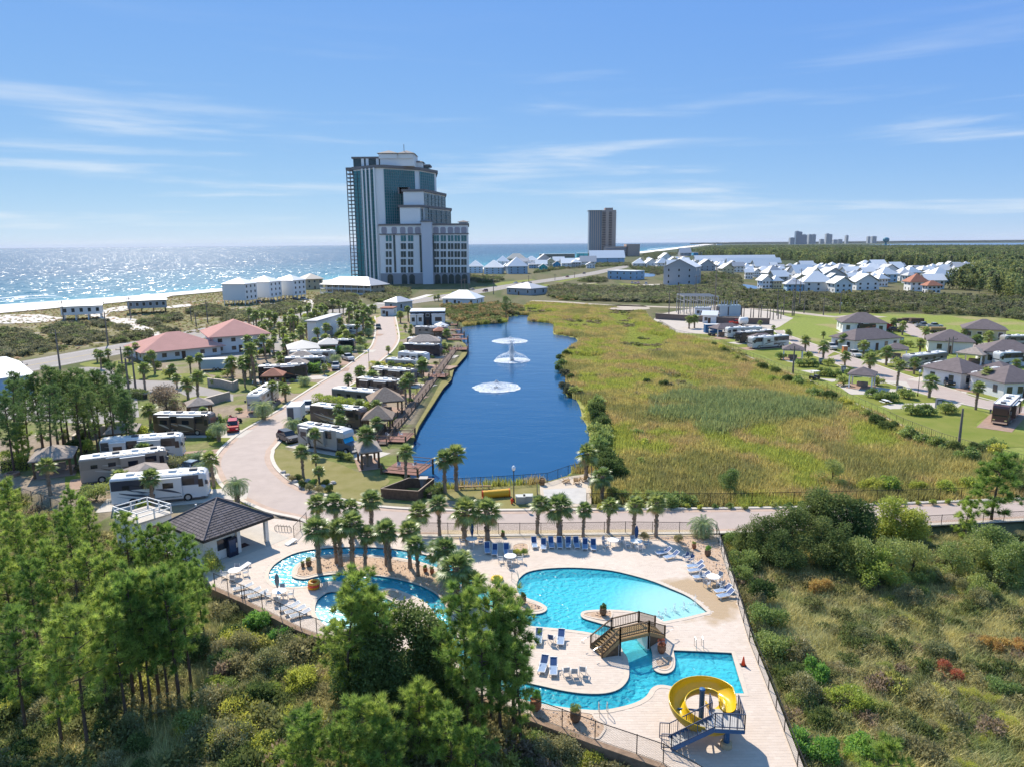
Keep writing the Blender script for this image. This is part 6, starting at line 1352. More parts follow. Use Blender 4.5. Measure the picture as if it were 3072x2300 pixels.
def sample(poly,step,seed,jit=.9):
    r0=np.random.RandomState(seed);xs=[p.x for p in poly];ys=[p.y for p in poly];X,Y=np.meshgrid(np.arange(min(xs),max(xs),step),np.arange(min(ys),max(ys),step));X=X.ravel()+r0.uniform(-jit,jit,X.size)*step*.5;Y=Y.ravel()+r0.uniform(-jit,jit,Y.size)*step*.5;k=sdist(X,Y,poly) <-.3;return X[k],Y[k]
def inview(X,Y,pad=1.08):
    t_=np.abs(X) < (Y*.981+6)*.7212*pad+2;return t_ & (Y > 18)
# near thickets
for nm,poly,lab,sd in (('tall_grass',LOWE,'tall arching grass and weeds in the scrub right of the deck',1),('tall_grass',LOWN,'tall grass and undergrowth below the pines left of the deck',2)):
    X,Y=sample(poly,.62,sd);k=inview(X,Y) & (Y < 92);X,Y=X[k],Y[k];r0=np.random.RandomState(sd+5);f1=fbm(X/6,Y/6);f2=fbm(X/2.2+9,Y/2.2);cg=np.array([.25,.225,.095])+(f1[:,None]-.47)*np.array([.16,.10,.03])+r0.normal(0,.012,(len(X),1));cg=np.where((f2 > .57)[:,None],cg*np.array([.6,.72,.6]),cg);cg=np.clip(cg,.02,.5)
    scatter(nm,lab,'grass',np.stack([X,Y,ground(X,Y)-.05],1),r0.uniform(.7,1.25,len(X))*(.75+.5*f1),r0.randint(0,3,len(X)),cg,G_near,seed=sd)
    X,Y=sample(poly,1.45,sd+20);k=inview(X,Y) & (Y < 95);X,Y=X[k],Y[k];f3=fbm(X/8+50,Y/8);k=f3 > (.44 if sd == 1 else .36);X,Y,f3=X[k],Y[k],f3[k];pal=np.array([(.095,.10,.038),(.125,.115,.055),(.16,.145,.065),(.065,.08,.026),(.14,.105,.07),(.19,.185,.05)]);ci_=r0.choice(len(pal),len(X),p=[.26,.22,.16,.22,.1,.04]);s_=r0.uniform(.8,1.7,len(X))*(1 if sd == 1 else 1.3);scatter('undergrowth','low mixed bushes filling the scrub '+('right of the deck' if sd == 1 else 'below the pines at left'),'undergrowth',np.stack([X,Y,ground(X,Y)-.05],1),np.stack([s_,s_,s_*r0.uniform(.7,1.25,len(X))],1),r0.randint(0,3,len(X)),pal[ci_],SH_i,seed=sd+30)
# marsh
X,Y=sample(MARSH,.92,8);k=sdist(X,Y,LAKE) > 1.5;X,Y=X[k],Y[k];r0=np.random.RandomState(8);f1=fbm(X/10,Y/16);f2=fbm(X/3.5+31,Y/5);cg=np.array([.25,.225,.075])+np.zeros((len(X),3))
def mixm(c,m,col):return c*(1-m[:,None])+np.array(col)*m[:,None]
cg=mixm(cg,smooth01(.46,.56,f1),(.20,.225,.045));cg=mixm(cg,.9*smooth01(.50,.58,f2),(.25,.20,.085));cg=mixm(cg,.7*smooth01(.40,.32,f1),(.13,.14,.045))
REED=Ul(['G',(180,640),(200,590),(420,565),(720,600),(900,640),(1180,610),(1250,660),(1000,760),(640,800),(420,790),(190,720)],WET);mr_=smooth01(2,-3,sdist(X,Y,REED)+26*(fbm(X/7+3,Y/7)-.47))*.85;cg=mixm(cg,mr_,(.125,.165,.065))
MOW=[Ul(['N',(1190,150),(1480,150),(1480,200),(1250,205)],WET),Ul(['N',(1560,70),(1740,80),(1680,120),(1760,240),(1960,280),(1900,400),(1620,340),(1680,230),(1540,120)],WET),Ul(['N',(1250,410),(1480,420),(1460,465),(1290,460)],WET),Ul(['N',(1380,780),(1420,900),(1470,1240),(1410,1250),(1360,950),(1340,800)],WET),Ul(['N',(860,60),(960,55),(1140,100),(1000,110),(870,85)],WET),Ul(['N',(1960,560),(2212,600),(2212,670),(2050,650)],WET)]
mw=np.zeros(len(X))
for pl in MOW:mw=np.maximum(mw,smooth01(2,-1,sdist(X,Y,pl)))
cg=mixm(cg,mw*.8,(.20,.235,.05));cg=cg*np.array([.90,.85,.86])*r0.uniform(.75,1.15,(len(X),1));sc_=r0.uniform(.75,1.2,len(X))*(1+.6*mr_)*(1-.72*mw)
scatter('marsh_grass','tall golden and green marsh grass right of the lake','grass',np.stack([X,Y,ground(X,Y)-.05],1),np.stack([np.maximum(sc_,.8),np.maximum(sc_,.8),sc_],1),r0.randint(0,3,len(X)),cg,G_far,seed=8)
# ------------------------------------------------------------------ motorhomes
M_glass=mat('dark_glass');M_tyre=mat('tyre_rubber',(.025,.025,.027),.8);M_rim=mat('bright_rim',(.6,.6,.62),.3,metal=.8);M_rroof=mat('white_rv_roof',(.74,.73,.70),.6,var=.04,vscale=1);M_ac=mat('roof_unit',(.10,.10,.11),.6);M_chr=mat('chrome_trim',(.7,.7,.7),.15,metal=1.)
PAINT={}
def paintm(c):
    k='coach_paint_%02d_%02d_%02d' % tuple(int(v*99) for v in c)
    return mat(k,c,.25,spec=.5)
def section_loft(xs,secs,mb):
    n=len(secs[0]);vs=[];fs=[]
    for x,s in zip(xs,secs):vs += [(x,y,z) for y,z in s]
    for i in range(len(xs)-1):
        for k in range(n):fs.append((i*n+k,i*n+(k+1) % n,(i+1)*n+(k+1) % n,(i+1)*n+k))
    fs.append(tuple(range(n-1,-1,-1)));fs.append(tuple((len(xs)-1)*n+k for k in range(n)));return mb.add(vs,fs)
def rrect(w_,z0,z1,r=.18):
    o=[]
    for cy,cz,a0 in ((w_/2-r,z0+.06,-90),(w_/2-r,z1-r,0),(-w_/2+r,z1-r,90),(-w_/2+r,z0+.06,180)):
        rr=r if cz > 1.5 else .06
        cy2=cy if cz > 1.5 else math.copysign(w_/2-.06,cy)
        for k in range(4):a=R(a0+30*k);o.append((cy2+rr*math.cos(a),cz+rr*math.sin(a)))
    return o
def swoosh(L,x0,z0,x1,z1,bow,w_,y,n=14):
    top,bot=[],[]
    for i in range(n+1):
        t_=i/n;x=x0+(x1-x0)*t_;z=z0+(z1-z0)*t_+bow*4*t_*(1-t_);h=w_*math.sin(math.pi*(.06+.9*t_)) ** .8;top.append((x,y,z+h/2));bot.append((x,y,z-h/2))
    k=n+1;return MB().add(top+bot,[(i,i+1,k+i+1,k+i) for i in range(n)])
def wheel(parent,x,y,r=.5,w_=.3,rim=True):
    s=1 if y > 0 else-1
    o=mk('wheel',MB().tube([(x,y-w_/2,r),(x,y+w_/2,r)],r,16),M_tyre,parent);
    if rim:mk('rim',MB().tube([(x,y+s*(w_/2-.04),r),(x,y+s*(w_/2+.012),r)],r*.58,12),M_rim,o)
    return o
RVS={  # body, upper side, stripes
 'white':((.62,.61,.58),(.08,.075,.07),((.10,.09,.085),(.35,.30,.25),(.20,.17,.15))),'brown':((.15,.11,.085),(.07,.055,.045),((.55,.50,.44),(.40,.26,.16),(.6,.57,.52),(.30,.18,.10))),'tan':((.36,.30,.25),(.30,.25,.21),((.16,.12,.09),(.5,.44,.38))),'bluewhite':((.66,.67,.68),(.04,.05,.08),((.05,.07,.11),(.30,.36,.42),(.55,.60,.64),(.02,.03,.05))),'cream':((.55,.52,.46),(.40,.37,.32),((.25,.20,.16),(.62,.60,.55))),
 'black':((.035,.035,.045),(.03,.03,.04),((.30,.10,.06),(.40,.38,.36),(.14,.05,.05))),'silver':((.40,.38,.36),(.16,.14,.13),((.09,.08,.08),(.55,.53,.50),(.25,.20,.17))),'trailer':((.66,.66,.65),(.6,.6,.6),((.10,.16,.26),(.25,.25,.27),(.06,.07,.09))),'red':((.10,.05,.05),(.04,.04,.05),((.5,.03,.05),(.55,.52,.5)))}
def rv(z_,rear,front,scheme,label,kind='coach',slides=1,L=None,z2=None,seed=0,awn=None,H=3.55):
    a,b_=U(z_,*rear),U(z2 or z_,*front);d_=(b_-a);Lm=L or max(8.0,min(13.7,d_.length));d_.normalize();n_=Vector((-d_.y,d_.x,0));n_=n_ if n_.y > 0 else-n_
    W_=2.55;c0=(a+b_)/2-d_*Lm/2+n_*W_/2;r_=thing('motorhome' if kind != 'trailer' else 'travel_trailer',label,'motorhome' if kind != 'trailer' else 'trailer',(c0.x,c0.y,0),math.atan2(d_.y,d_.x));ns=1 if n_.dot(Vector((-d_.y,d_.x,0))) > 0 else-1;near=-ns
    bc,uc,sc_=RVS[scheme];r0=random.Random(seed+3);zb=.38;mb=MB()
    if kind == 'superc':xs=[0,.08,Lm-2.9,Lm-2.8];secs=[rrect(W_-.1,zb,H-.06),rrect(W_,zb,H),rrect(W_,zb,H),rrect(W_-.06,zb+.4,H-.02)]
    elif kind == 'trailer':xs=[0,.1,Lm-2.2,Lm-1.2,Lm-.1,Lm];secs=[rrect(W_-.1,zb,H-.1),rrect(W_,zb,H),rrect(W_,zb,H),rrect(W_,zb+.7,H),rrect(W_-.1,zb+1.0,H-.25),rrect(W_-.4,zb+1.2,H-.7)]
    else:xs=[0,.08,.3,Lm-1.1,Lm-.45,Lm-.12,Lm];secs=[rrect(W_-.2,zb+.1,H-.12),rrect(W_-.04,zb,H-.03),rrect(W_,zb,H),rrect(W_,zb,H),rrect(W_-.04,zb,H-.04),rrect(W_-.16,zb,H-.22),rrect(W_-.5,zb+.1,H-.6)]
    section_loft(xs,secs,mb);body=mk('body',mb,paintm(bc),r_,False)
    mk('roof',MB().bb(.15,Lm-(3.1 if kind == 'superc' else .75),-W_/2+.16,W_/2-.16,H-.03,H+.03),M_rroof,r_)
    Lb=Lm-(2.9 if kind == 'superc' else 0)
    for s in (-1,1):
        y=s*(W_/2+.006);hb=MB();hb.add([(.12,y,2.05),(Lb-.9,y,2.05),(Lb-.9,y,H-.28),(.12,y,H-.28)],[(0,1,2,3)]);mk('upper_band',hb,paintm(uc),body)
        for q in range(len(sc_)+2):
            c_=sc_[q % len(sc_)];x0=r0.uniform(.05,.3)*Lb;x1=r0.uniform(.6,.92)*Lb;z0=r0.uniform(1.3,2.7);z1=r0.uniform(.65,1.5);mk('stripe',swoosh(Lb,x0,z0,x1,z1,r0.uniform(-.5,.35),r0.uniform(.16,.42),s*(W_/2+.012+.003*q)),paintm(c_),body)
        for x,ww,hh in ((Lb*.80,1.5,.75),(Lb*.58,1.0,.6),(Lb*.36,.9,.55),(Lb*.16,.8,.5)):
            mk('window',MB().add([(x-ww/2,s*(W_/2+.03),2.15),(x+ww/2,s*(W_/2+.03),2.15),(x+ww/2,s*(W_/2+.03),2.15+hh),(x-ww/2,s*(W_/2+.03),2.15+hh)],[(0,1,2,3)]),M_glass,body)
        mk('skirt',MB().bb(.2,Lb-.3,s*(W_/2-.03),s*(W_/2-.01),zb-.12,zb+.1),M_ac,r_)
        mk('awning',MB().tube([(Lb*.3,s*(W_/2+.1),H-.18),(Lb*.86,s*(W_/2+.1),H-.18)],.085,6),M_rroof,r_)
    for q in range(slides):
        x0,x1=((.46,.74),(.12,.32))[q % 2];s=near;y0,y1=s*W_/2,s*(W_/2+.5);sl_=mk('slide_out',MB().bb(Lb*x0,Lb*x1,y0-s*.1,y1,.95,H-.35),paintm(bc),r_);mk('topper',MB().bb(Lb*x0-.05,Lb*x1+.05,y0,y1+s*.06,H-.35,H-.29),M_rroof,sl_);ws=MB();xm=Lb*(x0+x1)/2;ws.add([(xm-.6,y1+s*.01,2.0),(xm+.6,y1+s*.01,2.0),(xm+.6,y1+s*.01,2.7),(xm-.6,y1+s*.01,2.7)],[(0,1,2,3)]);mk('window',ws,M_glass,sl_);mk('stripe',swoosh(Lb,Lb*x0+.1,2.0,Lb*x1-.1,1.25,.1,.3,y1+s*.012),paintm(sc_[0]),sl_)
    if kind == 'coach':
        for s in (-1,1):mk('mirror',MB().bb(Lm-.15,Lm+.15,s*(W_/2+.02),s*(W_/2+.28),2.1,2.6),M_ac,r_)
        mk('windshield',MB().add([(Lm+.01,-1.0,1.62),(Lm+.01,1.0,1.62),(Lm-.05,1.04,H-.68),(Lm-.05,-1.04,H-.68)],[(0,1,2,3)]),M_glass,body);mk('side_glass',MB().add([(Lm-.98,near*(W_/2+.02),1.75),(Lm-.40,near*(W_/2+.02),1.75),(Lm-.45,near*(W_/2+.01),2.75),(Lm-.98,near*(W_/2+.01),2.75)],[(0,1,2,3)]),M_glass,body)
        for y in (-.85,.85):mk('headlight',MB().box((Lm+.0,y,.95),(.06,.34,.22)),M_chr,body)
        mk('bumper',MB().box((Lm-.05,0,.5),(.25,2.2,.28)),M_chr,r_);xf=[Lm-2.3,2.4,3.7]
    elif kind == 'superc':
        prof=[(Lm-2.9,.5),(Lm-.1,.5),(Lm,.9),(Lm-.1,1.45),(Lm-1.35,1.62),(Lm-1.75,2.35),(Lm-2.9,2.4)];k=len(prof);vs=[(x,-1.1,z) for x,z in prof]+[(x,1.1,z) for x,z in prof];mk('cab',MB().add(vs,[tuple(range(k-1,-1,-1)),tuple(range(k,2*k))]+[(i,(i+1) % k,k+(i+1) % k,k+i) for i in range(k)]),paintm((.12,.12,.13)),r_)
        mk('windshield_cover',MB().add([(Lm-1.33,-1.0,1.64),(Lm-1.33,1.0,1.64),(Lm-1.72,1.0,2.33),(Lm-1.72,-1.0,2.33)],[(0,1,2,3)]),mat('cyan_sunshade',(.02,.42,.72),.6),r_);mk('overcab',section_loft([Lm-2.9,Lm-1.6,Lm-1.3],[rrect(2.5,2.45,H),rrect(2.4,2.45,H-.1),rrect(2.1,2.6,H-.5)],MB()),paintm((.55,.54,.52)),r_);mk('bumper',MB().box((Lm,0,.55),(.25,2.2,.35)),M_chr,r_);mk('grille',MB().box((Lm-.02,0,1.05),(.08,1.1,.5)),M_chr,r_);xf=[Lm-1.0,2.2]
        for s in (-1,1):mk('cab_window',MB().add([(Lm-2.7,s*1.11,1.6),(Lm-1.75,s*1.11,1.6),(Lm-1.95,s*1.11,2.25),(Lm-2.7,s*1.11,2.25)],[(0,1,2,3)]),M_glass,r_)
    else:xf=[Lm*.42,Lm*.52]
    for x in xf:
        for s in (-1,1):wheel(r_,x,s*(W_/2-.12))
    for q in range(4 if kind != 'trailer' else 2):
        x=Lb*(.15+.22*q);mk('air_unit',MB().bb(x,x+.9,-.35,.35,H+.03,H+.28),M_ac if q % 2 else M_rroof,r_);mk('roof_vent',MB().bb(x+1.3,x+1.7,-.6,-.25,H+.03,H+.14),M_rroof,r_)
    return r_
_pads=[]
def rvs(*a,pad=True,**k):
    r_=rv(*a,**k)
    if pad:
        p=r_.location;an=r_.rotation_euler.z;e_=Vector((math.cos(an),math.sin(an),0));n_=Vector((-e_.y,e_.x,0));q=[p-e_*1.5-n_*2.6,p+e_*15.5-n_*2.6,p+e_*15.5+n_*2.4,p-e_*1.5+n_*2.4]
        sheet('parking_pad',q,.0385+.0004*len(_pads),M_pad if len(_pads) % 3 else M_conc);_pads.append(1)
    return r_
rvs('Y',(1460,962),(2000,966),'brown','brown coach with curling cream lines under the bare brown tree',slides=2,seed=1)
rvs('Y',(965,1245),(1740,1182),'white','white coach with dark slashes between two picnic shelters',slides=2,seed=2)
rvs('D',(135,925),(925,815),'tan','tan coach behind the light tiled shelter at left',slides=1,seed=3)
rvs('D',(410,1122),(1280,1042),'bluewhite','white and navy coach nearest the pool house roof',slides=1,seed=4)
rvs('D',(1800,150),(1640,265),'cream','cream coach facing the camera with its side awning out',slides=1,seed=5,L=12.5)
rvs('M',(415,388),(892,440),'brown','dark brown coach with a big swoosh behind the small cargo trailer',slides=0,seed=6)
rvs('M',(300,592),(800,682),'silver','grey truck based motorhome with a blue windscreen cover',kind='superc',slides=2,seed=7)
rvs('C',(893,1105),(1325,1150),'silver','silver coach behind the long clipped hedge',slides=0,seed=8)
rvs('C',(1110,1004),(1490,1036),'brown','brown coach with its slides out behind the silver coach',slides=2,seed=9)
rvs('C',(1245,896),(1615,930),'brown','brown coach below the upper clipped hedge on the lake side',slides=2,seed=10)
rvs('C',(1380,812),(1640,826),'cream','long pale coach just above the upper clipped hedge',slides=0,seed=11)
rvs('C',(1490,742),(1740,756),'trailer','white trailer with blue lines on the lake side',kind='trailer',slides=1,seed=12)
rvs('C',(1530,660),(1870,668),'black','black coach with grey loops under a wide pale roof',slides=0,seed=13)
rvs('C',(1570,600),(1870,602),'silver','grey coach behind the wide pale shelter roof',slides=0,seed=14)
rvs('R',(800,892),(1340,892),'tan','tan coach just below the black and white cabin',slides=1,seed=15)
rvs('Q',(650,1272),(1190,1240),'black','black coach behind the small red roofed shelter',slides=2,seed=16)
rvs('Q',(940,1165),(1390,1152),'silver','silver coach between two pale shelter roofs left of the road',slides=0,seed=17)
rvs('Q',(990,1085),(1490,1076),'cream','pale coach below the large metal roof left of the road',slides=1,seed=18)
rvs('Q',(1350,940),(1700,940),'black','black coach in front of the stucco arch',slides=0,seed=19)
rvs('Q',(1540,760),(1760,760),'trailer','white trailer behind the stucco arch',kind='trailer',slides=0,seed=20)
rvs('T',(1430,490),(1035,502),'trailer','white coach nearest the blue container',slides=0,seed=21,L=12)
rvs('T',(1580,525),(1150,562),'black','black coach second from the blue container',slides=0,seed=22)
rvs('T',(1720,592),(1318,622),'white','white coach behind bushes, third from the blue container',slides=1,seed=23)
rvs('S',(1550,565),(1225,605),'silver','grey coach beside the big green bushes on the right',slides=0,seed=24)
rvs('S',(1650,650),(1440,690),'cream','cream coach facing left beside the dark off road car',slides=0,seed=25,L=11.5)
rvs('S',(2050,720),(1840,775),'white','white coach nose between two dark roofed houses',slides=0,seed=26,L=11.5)
rvs('S',(2330,560),(2000,575),'bluewhite','navy and white coach at the right edge by the houses',slides=0,seed=27)
rvs('S',(1030,288),(790,288),'black','black coach in front of the farthest white house',slides=0,seed=28)
rvs('S',(2300,410),(2130,412),'silver','grey coach at the right edge by the far house',slides=0,seed=29,L=12)
rvs('S',(2190,960),(2050,1112),'red','black and red coach with open slides on the right lawn',slides=2,seed=30,L=11.5)
for z_,x,y,a,L_,tx in (('M',285,345,95,4.2,'white cargo trailer with open doors beside the road'),('Q',190,1140,8,7.5,'pale blue box trailer beside the entrance drive'),('T',880,435,2,6.,'blue shipping container at the left lot corner')):
    p=U(z_,x,y);r_=thing('cargo_trailer' if L_ != 6 else 'shipping_container',tx,'trailer' if L_ != 6 else 'container',(p.x,p.y,0),R(a));m_={4.2:M_rroof,7.5:mat('pale_blue_panel',(.42,.50,.56),.5),6.:mat('blue_container',(.03,.12,.26),.6)}[L_]
    mk('body',MB().bb(-L_/2,L_/2,-1.2,1.2,.45 if L_ != 6 else .05,2.9),m_,r_);mk('roof',MB().bb(-L_/2-.03,L_/2+.03,-1.23,1.23,2.9,2.96),M_rroof,r_)
    for k in range(2):mk('door',MB().bb(-L_/2-.04,-L_/2,-1.1+1.12*k,-.04+1.12*k,.6,2.75),M_ac if L_ == 4.2 and k else m_,r_)
    if L_ != 6:
        for s in (-1,1):wheel(r_,-.4,s*1.22,.38,.22);wheel(r_,.5,s*1.22,.38,.22)
    else:
        for k in range(14):mk('rib',MB().bb(-2.9+.42*k,-2.75+.42*k,-1.24,-1.2,.15,2.8),m_,r_)
# ------------------------------------------------------------------ cars, carts and bikes
CARS={'suv':([(-2.3,.35),(2.25,.35),(2.35,.7),(2.25,.98),(1.2,1.12),(-2.3,1.12),(-2.38,.8)],[(1.1,1.1),(.35,1.68),(-1.9,1.72),(-2.25,1.1)]),'sedan':([(-2.3,.3),(2.3,.3),(2.35,.62),(2.2,.86),(1.1,.98),(-1.6,1.0),(-2.3,.95)],[(1.0,.97),(.2,1.42),(-1.0,1.44),(-1.75,.98)]),
        'pickup':([(-2.8,.4),(2.6,.4),(2.7,.8),(2.6,1.1),(1.3,1.2),(-2.8,1.15)],[(1.2,1.18),(.55,1.82),(-.75,1.84),(-.95,1.15)]),'jeep':([(-1.9,.45),(2.0,.45),(2.1,.85),(2.0,1.12),(.8,1.18),(-1.9,1.15)],[(.75,1.16),(.5,1.8),(-1.85,1.82),(-1.9,1.15)])}
def car(z_,x,y,to,kind,col,label,big=True):
    """to = a pixel the bonnet points at"""
    p=U(z_,x,y);q=U(z_,*to);d_=q-p;r_=thing('parked_car' if kind != 'pickup' else 'pickup_truck',label,'car' if kind != 'pickup' else 'pickup',(p.x,p.y,.02),math.atan2(d_.y,d_.x));b_,g_=CARS[kind]
    def ex(prof,w0,w1=None):
        k=len(prof);w1=w1 or w0;zt=max(z for _,z in prof);vs=[(x_,-(w1 if z == zt else w0),z) for x_,z in prof]+[(x_,(w1 if z == zt else w0),z) for x_,z in prof];return MB().add(vs,[tuple(range(k-1,-1,-1)),tuple(range(k,2*k))]+[(i,(i+1) % k,k+(i+1) % k,k+i) for i in range(k)])
    pm_=paintm(col);mk('body',ex(b_,.92),pm_,r_);mk('cabin_glass',ex(g_,.82,.68),M_glass,r_);zr=max(z for _,z in g_);xr=[x_ for x_,z in g_ if z > zr-.1];mk('roof',MB().bb(min(xr)-.02,max(xr)+.02,-.70,.70,zr-.02,zr+.04),pm_,r_)
    xf=max(x_ for x_,z in b_)
    for s in (-1,1):
        for x_ in (xf-.95,min(x2 for x2,z in b_)+.85):wheel(r_,x_,s*.84,.36 if kind in ('suv','sedan') else .42,.24)
        if big:mk('headlight',MB().box((xf-.06,s*.68,.78),(.12,.34,.16)),M_chr,r_);mk('tail_light',MB().box((min(x2 for x2,z in b_)+.02,s*.75,.85),(.08,.2,.22)),mat('red_lens',(.4,.02,.02),.3),r_);mk('mirror',MB().box((.85 if kind != 'pickup' else 1.0,s*1.0,1.15),(.15,.16,.14)),pm_,r_)
    if kind == 'pickup':mk('load_bed',MB().bb(-2.7,-1.0,-.78,.78,1.151,1.17),M_ac,r_)
    if kind == 'jeep':mk('spare_wheel',MB().tube([(-2.0,0,1.0),(-2.18,0,1.0)],.38,14),M_tyre,r_)
    return r_
car('M',205,545,(290,580),'suv',(.03,.035,.045),'dark blue suv parked behind the grey truck motorhome');car('D',1505,425,(1500,470),'jeep',(.48,.02,.02),'red jeep beside the motorcycles at the kerb');car('D',1110,795,(980,850),'sedan',(.20,.28,.36),'pale blue sedan behind the clipped square hedge');car('Q',1970,690,(1978,740),'suv',(.10,.13,.11),'dark green suv with a red load driving on the winding road');car('Q',1500,1130,(1495,1170),'pickup',(.42,.44,.46),'silver pickup parked nose out by the kerb');car('Q',1635,1035,(1690,1055),'pickup',(.62,.62,.62),'white pickup parked beside the pindo palm');car('M',390,250,(380,290),'pickup',(.62,.62,.62),'white pickup in front of the brown coach');car('S',555,425,(590,440),'pickup',(.64,.64,.64),'white pickup at the right road, left of the toilet cabin');car('S',745,488,(785,500),'pickup',(.6,.6,.6),'white pickup at the right road below the toilet cabin');car('S',1560,735,(1590,760),'jeep',(.03,.03,.03),'black off road car by the cream coach');car('S',1110,275,(1150,275),'suv',(.03,.035,.05),'dark suv beside the red excavator')
car('S',1345,235,(1390,235),'pickup',(.35,.36,.38),'grey pickup in the lot behind the houses, left of two',False);car('S',1440,240,(1480,240),'pickup',(.5,.5,.5),'silver pickup in the lot behind the houses, right of two',False);car('B',1245,928,(1280,922),'pickup',(.08,.08,.09),'dark car on the beach road left of the red roof',False)
hw_cars=[]
for x,y,c_,k in ((440,345,(.6,.6,.6),'sedan'),(500,350,(.12,.05,.05),'suv'),(550,350,(.10,.07,.07),'suv'),(200,410,(.25,.12,.10),'suv'),(95,398,(.5,.42,.3),'sedan'),(848,296,(.25,.04,.04),'sedan'),(980,270,(.2,.16,.14),'suv')):hw_cars.append(car('X',x,y,(x-30,y+4),k,c_,'',False))
hw_cars.append(car('R',1440,180,(1400,190),'sedan',(.6,.6,.6),'',False));order(hw_cars,'car, %s driving on the beach road beyond the lake','cars on the beach road')
lot=[car('X',x,348+(k % 2)*4,(x,360),'suv',(.4+.1*(k % 3),.4,.42),'',False) for k,x in enumerate((1360,1385,1408,1470,1640))];order(lot,'parked car, %s in front of the big grey building','cars at the grey building')
lot=[car('Q',x,y,(x+40,y+4),'suv',c_,'',False) for x,y,c_ in ((655,405,(.04,.04,.05)),(810,400,(.05,.07,.05)),(1050,375,(.03,.03,.04)),(1145,370,(.3,.3,.3)))];order(lot,'parked car, %s under the white beach townhouses','cars under the townhouses')
M_redp=mat('red_plastic',(.4,.03,.03),.5)
def cart(z_,x,y,a,c_,label):
    p=U(z_,x,y);r_=thing('golf_cart',label,'golf cart',(p.x,p.y,0),R(a));mk('body',MB().add([(-1.1,-.55,.35),(1.1,-.55,.35),(1.15,-.5,.8),(.5,-.5,.75),(.4,-.5,.5),(-.2,-.5,.5),(-.3,-.5,.85),(-1.1,-.5,.85),(-1.1,.55,.35),(1.1,.55,.35),(1.15,.5,.8),(.5,.5,.75),(.4,.5,.5),(-.2,.5,.5),(-.3,.5,.85),(-1.1,.5,.85)],[(7,6,5,4,3,2,1,0),(8,9,10,11,12,13,14,15)]+[(i,(i+1) % 8,8+(i+1) % 8,8+i) for i in range(8)]),paintm(c_),r_);mk('roof',MB().bb(-1.0,.7,-.6,.6,1.85,1.92),M_rroof,r_);mk('seat',MB().bb(-.7,-.2,-.5,.5,.85,1.0),M_cg,r_)
    for x_,y_ in ((-.95,-.5),(-.95,.5),(.6,-.5),(.6,.5)):mk('roof_post',MB().beam((x_,y_,.8),(x_*.95,y_,1.86),.04),M_ac,r_)
    for x_ in (-.75,.8):
        for s in (-1,1):wheel(r_,x_,s*.55,.25,.2,False)
cart('S',410,680,200,(.03,.03,.03),'black golf cart at the fence on the right lots');cart('T',865,470,10,(.05,.05,.05),'dark golf cart below the blue container');cart('C',60,1420 if False else 560,30,(.5,.5,.5),'white golf cart by the red stair') if False else None
def bike(z_,x,y,a,c_,label):
    p=U(z_,x,y);r_=thing('motorcycle',label,'motorcycle',(p.x,p.y,0),R(a))
    for x_ in (-.7,.75):wheel(r_,x_,0,.32,.16,False)
    mk('tank',MB().tube([(-.1,0,.75),(.2,0,.85),(.5,0,.75)],[.12,.2,.1],8),paintm(c_),r_);mk('seat',MB().tube([(-.9,0,.75),(-.5,0,.68),(-.1,0,.74)],[.08,.17,.1],6),M_tyre,r_);mk('engine',MB().box((.05,0,.45),(.5,.3,.35)),M_rim,r_);mk('fork',MB().beam((.45,0,.95),(.75,0,.32),.09),M_rim,r_);mk('handlebar',MB().tube([(.35,-.4,1.05),(.45,-.15,1.0),(.45,.15,1.0),(.35,.4,1.05)],.03,5),M_tyre,r_)
bike('D',1545,350,160,(.05,.05,.05),'black motorcycle in front of the cream coach, right of two');bike('D',1490,335,150,(.3,.03,.03),'dark red motorcycle in front of the cream coach, left of two')
# ------------------------------------------------------------------ houses
M_sh=mat('brown_shingle_roof',(.155,.125,.125),.9,var=.15,vscale=1.2);M_shl=mat('pale_shingle_roof',(.34,.28,.235),.9,var=.2,vscale=1.5,bump=.3,bscale=6);M_wr=mat('white_metal_roof',(.74,.74,.73),.45,objvar=.06);M_wr2=mat('grey_metal_roof',(.45,.45,.46),.5,objvar=.12);M_red=mat('red_metal_roof',(.56,.30,.25),.9,spec=.1,var=.06,vscale=.3);M_thatch=mat('thatch',(.26,.18,.13),1.,col2=(.40,.30,.22),vscale=3,bump=.8,bscale=9);M_redsh=mat('red_shingle_roof',(.38,.16,.10),.9,var=.15,vscale=1.)
WALLS={'w':mat('white_siding',(.74,.74,.73),.7,objvar=.05),'b':mat('blue_siding',(.30,.46,.62),.7,objvar=.15),'t':mat('tan_siding',(.52,.42,.28),.75),'g':mat('grey_siding',(.36,.38,.40),.75,objvar=.1),'y':mat('yellow_siding',(.56,.50,.32),.75),'q':mat('teal_siding',(.05,.36,.38),.7),'k':mat('dark_siding',(.04,.04,.045),.7),'bl':mat('bright_blue_siding',(.04,.30,.52),.7),'br':mat('brown_siding',(.26,.19,.14),.8)}
M_win=mat('house_window',(.03,.04,.05),.08,spec=.7);M_trim=mat('white_trim',(.76,.76,.75),.6)
